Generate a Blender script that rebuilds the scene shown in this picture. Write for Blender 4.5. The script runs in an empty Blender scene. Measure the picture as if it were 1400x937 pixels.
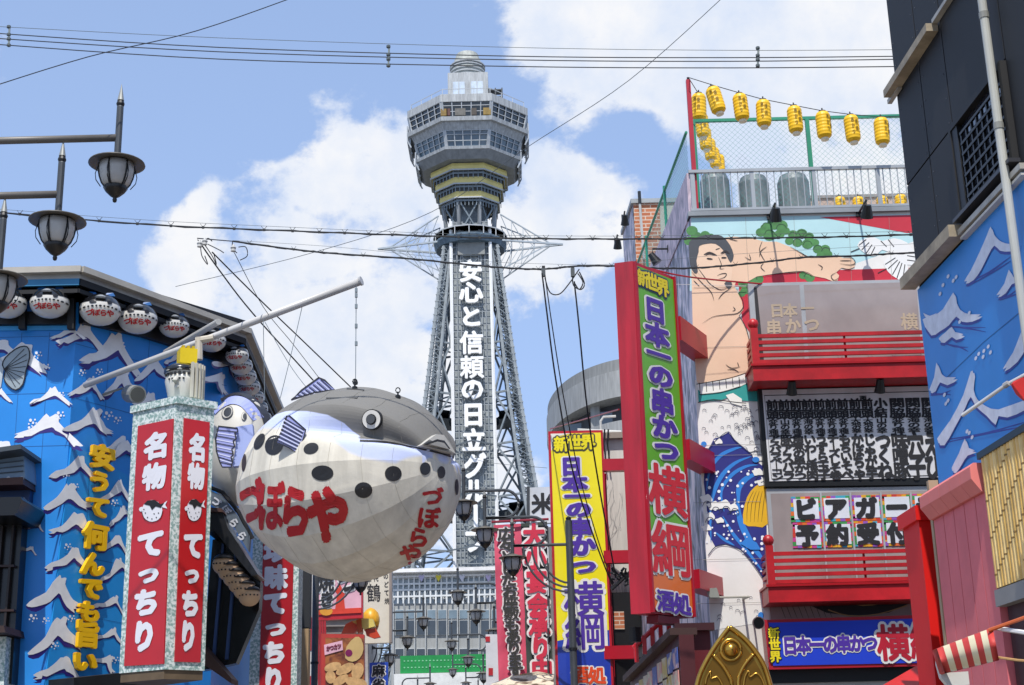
import bpy, bmesh, math, random
from mathutils import Vector, Matrix
from mathutils.bvhtree import BVHTree
random.seed(7)
scene = bpy.context.scene
V = Vector
# ---------------------------------------------------------------- camera
FPX = 2000.0
PITCH, ROLL = math.radians(17.07), math.radians(1.42)
CAM = V((0, 0, 1.6))
FW = V((0, math.cos(PITCH), math.sin(PITCH)))
_x, _u = V((1, 0, 0)), V((0, -math.sin(PITCH), math.cos(PITCH)))
RT = math.cos(ROLL) * _x - math.sin(ROLL) * _u
UP = math.sin(ROLL) * _x + math.cos(ROLL) * _u
cam = bpy.data.cameras.new('camera')
cam.lens = 36 * FPX / 1400; cam.sensor_width = 36; cam.clip_start = .05; cam.clip_end = 20000
cam_o = bpy.data.objects.new('camera', cam)
scene.collection.objects.link(cam_o)
m3 = Matrix((RT, UP, -FW)).transposed()
cam_o.matrix_world = Matrix.Translation(CAM) @ m3.to_4x4()
scene.camera = cam_o
# ---------------------------------------------------------------- light
SUN = V((-0.06, -0.50, 0.86)).normalized()          # direction to the sun
sl = bpy.data.lights.new('sun', 'SUN'); sl.energy = 4.8; sl.angle = math.radians(.53); sl.color = (1, .95, .88)
so = bpy.data.objects.new('sun', sl); scene.collection.objects.link(so)
so.rotation_euler = SUN.to_track_quat('Z', 'Y').to_euler(); so.location = (0, -20, 60)
scene.view_settings.view_transform = 'Standard'; scene.view_settings.look = 'None'
scene.view_settings.gamma = 1; scene.view_settings.exposure = 0.0
def ray(x, y): return FW + (x - 700) / FPX * RT + (468.5 - y) / FPX * UP
def aY(x, y, Y):
    d = ray(x, y); return CAM + d * (Y / d.y)
def aZ(x, y, Z):
    d = ray(x, y); return CAM + d * ((Z - 1.6) / d.z)
w = bpy.data.worlds.new('World'); scene.world = w; w.use_nodes = True
nt = w.node_tree; nt.nodes.clear()
def N(t, **k):
    n = nt.nodes.new(t)
    for a, b in k.items(): setattr(n, a, b)
    return n
def L(a, b): nt.links.new(a, b)
def val(op, a, b=None, clamp=False):
    n = N('ShaderNodeMath', operation=op, use_clamp=clamp)
    for i, q in enumerate((a, b)):
        if q is None: continue
        if isinstance(q, (int, float)): n.inputs[i].default_value = q
        else: L(q, n.inputs[i])
    return n.outputs[0]
sky = N('ShaderNodeTexSky', sky_type='NISHITA', sun_disc=False)
sky.sun_elevation = math.asin(SUN.z); sky.sun_rotation = math.atan2(SUN.x, SUN.y)
sky.air_density = 1.0; sky.dust_density = .9; sky.ozone_density = 2.0; sky.altitude = 10
tc = N('ShaderNodeTexCoord')
mp = N('ShaderNodeMapping'); mp.inputs['Scale'].default_value = (1, 1, 1.25); L(tc.outputs['Generated'], mp.inputs[0])
n1 = N('ShaderNodeTexNoise'); n1.inputs['Scale'].default_value = 7.5; n1.inputs['Detail'].default_value = 12; n1.inputs['Roughness'].default_value = .60
n1.inputs['Distortion'].default_value = .25
L(mp.outputs[0], n1.inputs['Vector'])
bias = None
# cumulus banks: direction (through picture x,y), radius in radians, strength
BL = [(330, 330, .075, .34), (430, 290, .075, .34), (530, 235, .05, .32), (250, 320, .05, .22), (400, 380, .10, .34), (520, 340, .09, .34), (560, 480, .09, .30), (480, 470, .08, .26),
      (420, 620, .10, .24), (820, 30, .07, .30), (960, 40, .11, .32), (1130, 60, .11, .34), (1010, 130, .09, .24), (780, 260, .055, .30), (840, 300, .05, .22), (760, 330, .06, .22),
      (730, 390, .06, .12), (830, 430, .06, .08), (60, 520, .08, .15), (750, 620, .08, .12), (1100, 230, .08, .08), (1220, 200, .06, .12), (470, 400, .10, .2), (330, 300, .04, .1),
      (120, 120, .14, -.3), (380, 120, .12, -.28), (640, 120, .05, -.16), (130, 280, .06, -.25), (60, 330, .05, -.2), (770, 500, .06, -.08), (690, 470, .05, -.1), (560, 60, .07, -.2), (740, 190, .06, -.22), (930, 230, .06, -.26), (790, 450, .07, -.2), (720, 540, .06, -.2), (860, 180, .04, -.15)]
for (bx, by, br, bs) in BL:
    d = ray(bx, by).normalized()
    vm = N('ShaderNodeVectorMath', operation='DISTANCE'); L(tc.outputs['Generated'], vm.inputs[0]); vm.inputs[1].default_value = d
    mr = N('ShaderNodeMapRange', interpolation_type='SMOOTHSTEP')
    L(vm.outputs['Value'], mr.inputs[0]); mr.inputs[1].default_value = br * 1.25; mr.inputs[2].default_value = br * .1; mr.inputs[3].default_value = 0; mr.inputs[4].default_value = bs
    bias = mr.outputs[0] if bias is None else val('ADD', bias, mr.outputs[0])
bias = val('MINIMUM', bias, .30)
nb = N('ShaderNodeTexNoise'); nb.inputs['Scale'].default_value = 22; nb.inputs['Detail'].default_value = 8; nb.inputs['Roughness'].default_value = .6; L(mp.outputs[0], nb.inputs['Vector'])
nsum = val('ADD', val('MULTIPLY', n1.outputs[0], 1.5), val('MULTIPLY', nb.outputs[0], .75))
tot = val('ADD', nsum, bias)
mk = N('ShaderNodeMapRange', interpolation_type='SMOOTHSTEP'); L(tot, mk.inputs[0]); mk.inputs[1].default_value = 1.15; mk.inputs[2].default_value = 1.36
n2 = N('ShaderNodeTexNoise'); n2.inputs['Scale'].default_value = 11; n2.inputs['Detail'].default_value = 10; n2.inputs['Roughness'].default_value = .6; L(tc.outputs['Generated'], n2.inputs['Vector'])
cr = N('ShaderNodeValToRGB'); L(n2.outputs[0], cr.inputs[0])
cr.color_ramp.elements[0].position = .36; cr.color_ramp.elements[0].color = (7.0, 7.9, 9.6, 1)
cr.color_ramp.elements[1].position = .60; cr.color_ramp.elements[1].color = (9.4, 9.5, 9.8, 1)
# thin high haze lightens the blue towards the horizon
sep = N('ShaderNodeSeparateXYZ'); L(tc.outputs['Generated'], sep.inputs[0])
hz = N('ShaderNodeMapRange'); L(sep.outputs['Z'], hz.inputs[0]); hz.inputs[1].default_value = .0; hz.inputs[2].default_value = .75; hz.inputs[3].default_value = .62; hz.inputs[4].default_value = .40
mixh = N('ShaderNodeMix', data_type='RGBA'); L(hz.outputs[0], mixh.inputs[0]); L(sky.outputs[0], mixh.inputs[6]); mixh.inputs[7].default_value = (5.9, 8.3, 13.6, 1)
mx = N('ShaderNodeMix', data_type='RGBA'); L(mk.outputs[0], mx.inputs[0]); L(mixh.outputs[2], mx.inputs[6]); L(cr.outputs[0], mx.inputs[7])
bg = N('ShaderNodeBackground'); bg.inputs[1].default_value = .1; L(mx.outputs[2], bg.inputs[0])
wo = N('ShaderNodeOutputWorld'); L(bg.outputs[0], wo.inputs[0])
# ---------------------------------------------------------------- materials
_mc = {}
def lin(h):
    c = [int(h[i:i + 2], 16) / 255 for i in (0, 2, 4)]
    return tuple((x / 12.92 if x <= .04045 else ((x + .055) / 1.055) ** 2.4) for x in c) + (1,)
def M(h, r=.6, me=0, dirt=.14, sc=1.5, bump=0, coat=0, streak=False, alpha=1):
    k = (h, r, me, dirt, sc, bump, coat, streak, alpha)
    if k in _mc: return _mc[k]
    m = bpy.data.materials.new('m_' + h); m.use_nodes = True; t = m.node_tree; b = t.nodes['Principled BSDF']
    b.inputs['Roughness'].default_value = r; b.inputs['Metallic'].default_value = me
    if coat: b.inputs['Coat Weight'].default_value = coat
    if alpha < 1: b.inputs['Alpha'].default_value = alpha
    c = lin(h)
    tcn = t.nodes.new('ShaderNodeTexCoord'); nz = t.nodes.new('ShaderNodeTexNoise'); nz.inputs['Scale'].default_value = sc; nz.inputs['Detail'].default_value = 7; nz.inputs['Roughness'].default_value = .62
    mpn = t.nodes.new('ShaderNodeMapping'); mpn.inputs['Scale'].default_value = (3, 3, .35) if streak else (1, 1, 1)
    t.links.new(tcn.outputs['Object'], mpn.inputs[0]); t.links.new(mpn.outputs[0], nz.inputs['Vector'])
    rp = t.nodes.new('ShaderNodeValToRGB'); t.links.new(nz.outputs[0], rp.inputs[0])
    rp.color_ramp.elements[0].position = .3; rp.color_ramp.elements[1].position = .68
    rp.color_ramp.elements[0].color = tuple(x * (1 - dirt * 1.6) for x in c[:3]) + (1,)
    rp.color_ramp.elements[1].color = tuple(min(1, x * (1 + dirt * .3)) for x in c[:3]) + (1,)
    t.links.new(rp.outputs[0], b.inputs['Base Color'])
    if bump:
        bp = t.nodes.new('ShaderNodeBump'); bp.inputs['Strength'].default_value = bump; bp.inputs['Distance'].default_value = .01
        n3 = t.nodes.new('ShaderNodeTexNoise'); n3.inputs['Scale'].default_value = sc * 14; n3.inputs['Detail'].default_value = 4
        t.links.new(tcn.outputs['Object'], n3.inputs['Vector']); t.links.new(n3.outputs[0], bp.inputs['Height']); t.links.new(bp.outputs[0], b.inputs['Normal'])
    _mc[k] = m; return m
def M2(name, h1, h2, sc, lo=.45, hi=.55, r=.5, kind='noise', h3=None, stretch=(1, 1, 1)):
    """two-tone procedural: mottled stone, brush scribbles, brick"""
    if name in _mc: return _mc[name]
    m = bpy.data.materials.new(name); m.use_nodes = True; t = m.node_tree; b = t.nodes['Principled BSDF']; b.inputs['Roughness'].default_value = r
    tcn = t.nodes.new('ShaderNodeTexCoord'); mpn = t.nodes.new('ShaderNodeMapping'); mpn.inputs['Scale'].default_value = stretch
    t.links.new(tcn.outputs['Object'], mpn.inputs[0])
    if kind == 'brick':
        mpn.inputs['Rotation'].default_value = (math.radians(90), 0, 0)
        q = t.nodes.new('ShaderNodeTexBrick'); q.inputs['Scale'].default_value = sc; q.inputs['Color1'].default_value = lin(h1); q.inputs['Color2'].default_value = lin(h2); q.inputs['Mortar'].default_value = lin(h3)
        q.inputs['Mortar Size'].default_value = .025; q.inputs['Brick Width'].default_value = .55; q.inputs['Row Height'].default_value = .2
        t.links.new(mpn.outputs[0], q.inputs['Vector']); t.links.new(q.outputs[0], b.inputs['Base Color'])
    else:
        q = t.nodes.new('ShaderNodeTexNoise'); q.inputs['Scale'].default_value = sc; q.inputs['Detail'].default_value = 6; q.inputs['Distortion'].default_value = 1.6 if kind == 'brush' else .4
        rp = t.nodes.new('ShaderNodeValToRGB'); rp.color_ramp.elements[0].position = lo; rp.color_ramp.elements[1].position = hi
        rp.color_ramp.elements[0].color = lin(h1); rp.color_ramp.elements[1].color = lin(h2)
        if h3:
            e = rp.color_ramp.elements.new(min(.95, hi + .08)); e.color = lin(h3)
        t.links.new(mpn.outputs[0], q.inputs['Vector']); t.links.new(q.outputs[0], rp.inputs[0]); t.links.new(rp.outputs[0], b.inputs['Base Color'])
    _mc[name] = m; return m
WHITE = M('e2e0dc', .5); CREAM = M('d9d3c4', .5); INK = M('15151a', .6, dirt=.05); RED = M('b3141f', .4, dirt=.22, sc=2.5, coat=.1); BLUE = M('2288dc', .42, dirt=.08, sc=.8)
DBLUE = M('2a2f86', .5); PURPLE = M('4a2a96', .45, dirt=.05); LWHITE = M('d8d8e0', .45, dirt=.08); YEL = M('e8d800', .4, dirt=.06); GREEN = M('5fa818', .4, dirt=.08); GREY = M('8b8f93', .5)
STEEL = M('7f8a90', .45, .3); BLACK = M('141518', .5); DARK = M('0c0c0e', .6); SKIN = M('e3bfa3', .5, dirt=.05); TEAL = M('2b9a94', .5, dirt=.05)
LAV = M('9aa4dc', .5, dirt=.06); GLASS = M('4c6474', .08, .0, dirt=.3, sc=.7, coat=1); DGLASS = M('1d2428', .06, 0, dirt=.3, sc=.5, coat=1); CONC = M('b4b4ae', .8, dirt=.2, streak=True)
# ---------------------------------------------------------------- mesh builder
def catmull(pts, n=4, closed=True):
    out = []; k = len(pts)
    rng = range(k) if closed else range(k - 1)
    for i in rng:
        g = lambda j: V(pts[j % k]) if closed else V(pts[max(0, min(k - 1, j))])
        p0, p1, p2, p3 = g(i - 1), g(i), g(i + 1), g(i + 2)
        for s in range(n):
            t = s / n
            out.append(.5 * ((2 * p1) + (p2 - p0) * t + (2 * p0 - 5 * p1 + 4 * p2 - p3) * t * t + (3 * p1 - p0 - 3 * p2 + p3) * t ** 3))
    if not closed: out.append(V(pts[-1]))
    return out
def setprops(o, label=None, cat=None, group=None, kind=None):
    for a, b in (('label', label), ('category', cat), ('group', group), ('kind', kind)):
        if b: o[a] = b
    return o
def thing(name, label, cat, loc=(0, 0, 0), group=None):
    o = bpy.data.objects.new(name, None); scene.collection.objects.link(o); o.location = loc; o.empty_display_size = .2
    o['org'] = tuple(loc)
    return setprops(o, label, cat, group)
class MB:
    big = False
    def __init__(s): s.v = []; s.f = []; s.mi = []; s.cur = 0; s.marks = []
    def mark(s): s.marks.append((len(s.v), len(s.f)))
    def add(s, vs, fs):
        b = len(s.v); s.v += [tuple(x) for x in vs]; s.f += [tuple(b + i for i in q) for q in fs]; s.mi += [s.cur] * len(fs); return s
    def hexa(s, p):   # p: 4 bottom, 4 top
        return s.add(p, [(3, 2, 1, 0), (4, 5, 6, 7), (0, 1, 5, 4), (1, 2, 6, 5), (2, 3, 7, 6), (3, 0, 4, 7)])
    def box(s, c, size, ux=(1, 0, 0), uy=(0, 1, 0), uz=(0, 0, 1)):
        c = V(c); a, b, d = V(ux).normalized() * size[0] / 2, V(uy).normalized() * size[1] / 2, V(uz).normalized() * size[2] / 2
        return s.hexa([c - a - b - d, c + a - b - d, c + a + b - d, c - a + b - d, c - a - b + d, c + a - b + d, c + a + b + d, c - a + b + d])
    def prism(s, pts, vec):
        pts = [V(p) for p in pts]; vec = V(vec); n = len(pts)
        return s.add(pts + [p + vec for p in pts], [tuple(range(n)), tuple(range(2 * n - 1, n - 1, -1))] + [(i, (i + 1) % n, n + (i + 1) % n, n + i) for i in range(n)])
    def tube(s, path, r, n=6, cap=True, r2=None):
        path = [V(p) for p in path]; k = len(path); vs = []; fs = []
        for i, p in enumerate(path):
            t = (path[min(k - 1, i + 1)] - path[max(0, i - 1)]).normalized()
            a = t.cross(V((0, 0, 1)));
            if a.length < .05: a = t.cross(V((0, 1, 0)))
            a.normalize(); b = t.cross(a).normalized()
            rr = r if r2 is None else r + (r2 - r) * i / (k - 1)
            vs += [p + (a * math.cos(2 * math.pi * (j + .5) / n) + b * math.sin(2 * math.pi * (j + .5) / n)) * rr for j in range(n)]
        for i in range(k - 1):
            for j in range(n): fs.append((i * n + j, i * n + (j + 1) % n, (i + 1) * n + (j + 1) % n, (i + 1) * n + j))
        if cap: fs += [tuple(range(n - 1, -1, -1)), tuple((k - 1) * n + j for j in range(n))]
        return s.add(vs, fs)
    def lathe(s, prof, c=(0, 0, 0), n=24, phase=0, sx=1, sy=1):
        c = V(c); vs = []; fs = []; k = len(prof)
        for (r, z) in prof:
            for j in range(n):
                a = 2 * math.pi * (j + phase) / n; vs.append(c + V((math.cos(a) * r * sx, math.sin(a) * r * sy, z)))
        for i in range(k - 1):
            for j in range(n): fs.append((i * n + j, i * n + (j + 1) % n, (i + 1) * n + (j + 1) % n, (i + 1) * n + j))
        fs += [tuple(range(n - 1, -1, -1)), tuple((k - 1) * n + j for j in range(n))]
        return s.add(vs, fs)
    def build(s, name, mat, parent=None, smooth=False, **kw):
        if not s.v: return None
        if parent is not None and len(s.marks) > 1 and s.marks[0] == (0, 0) and len(s.marks) < 40 and not isinstance(mat, (list, tuple)) and s.big:
            nm = {'lettering': 'letter', 'lettering_outline': 'letter_outline'}.get(name, name); ends = s.marks[1:] + [(len(s.v), len(s.f))]; o = None
            for (v0, f0), (v1, f1) in zip(s.marks, ends):
                q = MB(); q.v = s.v[v0:v1]; q.f = [tuple(i - v0 for i in f) for f in s.f[f0:f1]]; q.mi = [0] * (f1 - f0); o = q.build(nm, mat, parent, smooth, **kw)
            return o
        if parent is not None and not s.big and len(s.marks) > 1 and 'kind' not in kw: kw['kind'] = 'stuff'
        if parent is not None:
            q = parent
            while q.parent: q = q.parent
            org = V(q['org'])
        else:
            org = V((sum(v[0] for v in s.v), sum(v[1] for v in s.v), 0)) / len(s.v); org.z = min(v[2] for v in s.v)
        me = bpy.data.meshes.new(name); me.from_pydata([V(v) - org for v in s.v], [], s.f)
        mats = mat if isinstance(mat, (list, tuple)) else [mat]
        for m in mats: me.materials.append(m)
        if len(mats) > 1: me.polygons.foreach_set('material_index', s.mi)
        if smooth: me.polygons.foreach_set('use_smooth', [True] * len(me.polygons))
        me.update()
        o = bpy.data.objects.new(name, me); scene.collection.objects.link(o)
        if parent is not None: o.parent = parent
        else: o.location = org; o['org'] = tuple(org)
        return setprops(o, **kw)
def rep(src, parent, loc=(0, 0, 0), rz=0, sc=1, **kw):
    """another piece sharing the mesh of a piece"""
    c = src.copy(); scene.collection.objects.link(c); c.parent = parent; c.location = loc; c.rotation_euler = (0, 0, rz); c.scale = (sc, sc, sc) if not isinstance(sc, tuple) else sc
    for k in ('label', 'category', 'group', 'kind'):
        if k in c: del c[k]
    return setprops(c, **kw)
def copy_tree(o, loc, rz=None, sc=None, label=None, parent=None):
    c = o.copy(); scene.collection.objects.link(c)
    if parent is None:
        c.location = loc
        if rz is not None: c.rotation_euler = (0, 0, rz)
        if sc is not None: c.scale = (sc, sc, sc)
        if label: c['label'] = label
    else: c.parent = parent
    for ch in list(o.children): copy_tree(ch, None, parent=c)
    return c
def U_(o):   # finish: drop helper property
    if 'org' in o: del o['org']
# ---------------------------------------------------------------- planes and marks
class Plane:
    def __init__(s, o, u):      # o point, u horizontal direction to the right as seen from outside
        s.o = V(o); s.u = V((u[0], u[1], 0)).normalized(); s.n = V((s.u.y, -s.u.x, 0))
        s.z = V((0, 0, 1))
    def P(s, x, y, off=0):
        d = ray(x, y); t = (s.o - CAM).dot(s.n) / d.dot(s.n); return CAM + d * t + s.n * off
    def basis(s, x, y): return s.u, s.z, s.n
    def shift(s, off): return Plane(s.o + s.n * off, s.u)
class Surf:                      # picture ray onto a built mesh
    def __init__(s, o, org):
        me = o.data; s.bvh = BVHTree.FromPolygons([v.co + V(org) for v in me.vertices], [tuple(p.vertices) for p in me.polygons]); s.last = None
    def P(s, x, y, off=0):
        h = s.bvh.ray_cast(CAM, ray(x, y).normalized())
        if h[0] is None:
            return s.last if s.last else aY(x, y, 19)
        n = h[1] if h[1].dot(FW) < 0 else -h[1]
        s.last = h[0] + n * off; return s.last
_fc = bpy.data.curves.new('glyphs', 'FONT'); _fo = bpy.data.objects.new('glyphs', _fc); scene.collection.objects.link(_fo); _fc.resolution_u = 2
_gc = {}
def glyph(ch, ext=0):
    if (ch, ext) not in _gc:
        _fc.body = ch; _fc.extrude = ext; bpy.context.view_layer.update(); me = _fo.to_mesh()
        _gc[(ch, ext)] = ([(v.co.x - .5, v.co.y - .37, v.co.z) for v in me.vertices], [tuple(p.vertices) for p in me.polygons]); _fo.to_mesh_clear()
    return _gc[(ch, ext)]
CN = [0]; _gl = {}
def glen(ch):     # length of a glyph's outline: dense characters get thinner strokes
    if ch not in _gl:
        vs, fs = glyph(ch, 0); ec = {}
        for f in fs:
            for a, b in zip(f, f[1:] + f[:1]): k = (min(a, b), max(a, b)); ec[k] = ec.get(k, 0) + 1
        _gl[ch] = sum(math.dist(vs[a][:2], vs[b][:2]) for (a, b), n in ec.items() if n == 1)
    return _gl[ch]
def ring(r):
    o = [(0, 0)]
    if r > .05: o += [(r * .5 * math.cos(a * math.pi / 3), r * .5 * math.sin(a * math.pi / 3)) for a in range(6)]
    k = 8 if r < .075 else 14
    if r > 0: o += [(r * math.cos(a * 2 * math.pi / k + .4), r * math.sin(a * 2 * math.pi / k + .4)) for a in range(k)]
    return o
def char(mb, pl, ch, cx, cy, w, h, r=.035, off=.006, rot=0, skew=0, ext=0, yb=None):
    """one written character; cx, cy, w, h in picture pixels, laid on the sign's own plane"""
    vs, fs = glyph(ch, 1 if ext else 0); CN[0] += 1; off += (CN[0] % 6) * .00003
    r = max(.004, r - min(.042, max(0, (glen(ch) - 5.5) * .0030)))
    mb.mark(); mb.big = mb.big or max(w, h) > 12
    if isinstance(pl, Plane):
        c = pl.P(cx, cy); u = pl.u; z = V((0, 0, 1))
        mw = abs((pl.P(cx + w / 2, cy) - pl.P(cx - w / 2, cy)).dot(u)); mh = (pl.P(cx, cy - h / 2) - pl.P(cx, cy + h / 2)).z
        cs, sn = math.cos(rot), math.sin(rot)
        for k, (dx, dy) in enumerate(ring(r)):
            out = []
            for (x, y, e) in vs:
                x2, y2 = (x + dx), (y + dy)
                x2, y2 = cs * x2 - sn * y2, sn * x2 + cs * y2
                out.append(c + u * (x2 * mw + skew * y2 * mh) + z * (y2 * mh) + pl.n * (off + k * .0002 + (e * ext)))
            mb.add(out, fs)
    else:
        cs, sn = math.cos(rot), math.sin(rot)
        for k, (dx, dy) in enumerate(ring(r)):
            out = []
            for (x, y, e) in vs:
                x2, y2 = (x + dx) * w, (y + dy) * h
                x3, y3 = cs * x2 - sn * y2, sn * x2 + cs * y2
                out.append(pl.P(cx + x3 + skew * y3, cy - y3, off + k * .0003))
            mb.add(out, fs)
def column(mb, pl, s, x0, y0, x1, y1, w, h, **k):
    n = len(s)
    for i, ch in enumerate(s):
        t = i / (n - 1) if n > 1 else 0
        if ch == ' ': continue
        kk = dict(k)
        if ch == 'ー' and abs(y1 - y0) > abs(x1 - x0): kk['rot'] = kk.get('rot', 0) + math.pi / 2
        char(mb, pl, ch, x0 + (x1 - x0) * t, y0 + (y1 - y0) * t, w, h, **kk)
def poly(mb, pl, pts, off=.003, sm=0, closed=True):
    if sm: pts = [(p.x, p.y) for p in catmull([V((a, b, 0)) for a, b in pts], sm)]
    CN[0] += 1; off += (CN[0] % 30) * .00003
    mb.mark(); mb.big = True
    mb.add([pl.P(x, y, off) for x, y in pts], [tuple(range(len(pts)))])
def disc(mb, pl, cx, cy, rx, ry, off=.003, n=16, rot=0, inner=0):
    CN[0] += 1; off += (CN[0] % 30) * .00003
    cs, sn = math.cos(rot), math.sin(rot)
    rings = [1, .55, inner] if not inner else [1, inner]
    vs = []; fs = []
    for q in rings[:2]:
        for j in range(n):
            a = 2 * math.pi * j / n; x, y = rx * q * math.cos(a), ry * q * math.sin(a); vs.append(pl.P(cx + x * cs - y * sn, cy + x * sn + y * cs, off))
    for j in range(n): fs.append((j, (j + 1) % n, n + (j + 1) % n, n + j))
    if not inner: fs.append(tuple(range(n, 2 * n)))
    mb.add(vs, fs)
def stroke(mb, pl, pts, wd, off=.004, sm=3, closed=False, taper=False):
    p = catmull([V((a, b, 0)) for a, b in pts], sm, closed) if sm else [V((a, b, 0)) for a, b in pts]
    CN[0] += 1; off += (CN[0] % 30) * .00003
    k = len(p); vs = []; fs = []
    for i in range(k):
        t = (p[(i + 1) % k] - p[i - 1]) if closed else (p[min(k - 1, i + 1)] - p[max(0, i - 1)])
        t.normalize(); nn = V((-t.y, t.x, 0)); hw = wd / 2 * (math.sin(math.pi * (i + .6) / (k + .2)) if taper else 1)
        for sg in (1, -1):
            q = p[i] + nn * hw * sg; vs.append(pl.P(q.x, q.y, off))
    for i in range(k if closed else k - 1): j = (i + 1) % k; fs.append((2 * i, 2 * i + 1, 2 * j + 1, 2 * j))
    mb.add(vs, fs)
def slab(mb, pl, pts, o0, o1):
    """a board lying on the plane between two distances from it"""
    mb.prism([pl.P(x, y, o0) for x, y in pts], pl.n * (o1 - o0))
def wire(pts, r, name, label, cat='cable', sag=0, n=14, mat=None, parent=None, group=None):
    P = [aY(*p) for p in pts]; out = []
    if len(P) == 2:
        for i in range(n + 1):
            t = i / n; q = P[0].lerp(P[1], t); q.z -= sag * 4 * t * (1 - t); out.append(q)
    else: out = catmull(P, 6, False)
    mb = MB().tube(out, r, 5)
    if parent is not None: return mb.build(name, mat or BLACK, parent)
    return mb.build(name, mat or BLACK, None, label=label, cat=cat, group=group)
# ================================================================ SETTING
g = MB(); g.add([(-900, -60, 0), (900, -60, 0), (900, 1500, 0), (-900, 1500, 0)], [(0, 1, 2, 3)])
U_(g.build('ground', M('6f6d69', .9, dirt=.3, sc=.3), None, kind='structure'))
g = MB(); g.add([(-3.6, -40, .02), (2.6, -40, .02), (-1.2, 150, .02), (-8, 150, .02)], [(0, 1, 2, 3)])
U_(g.build('street', M('9a8f80', .85, dirt=.2, sc=1), None, kind='structure'))
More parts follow.
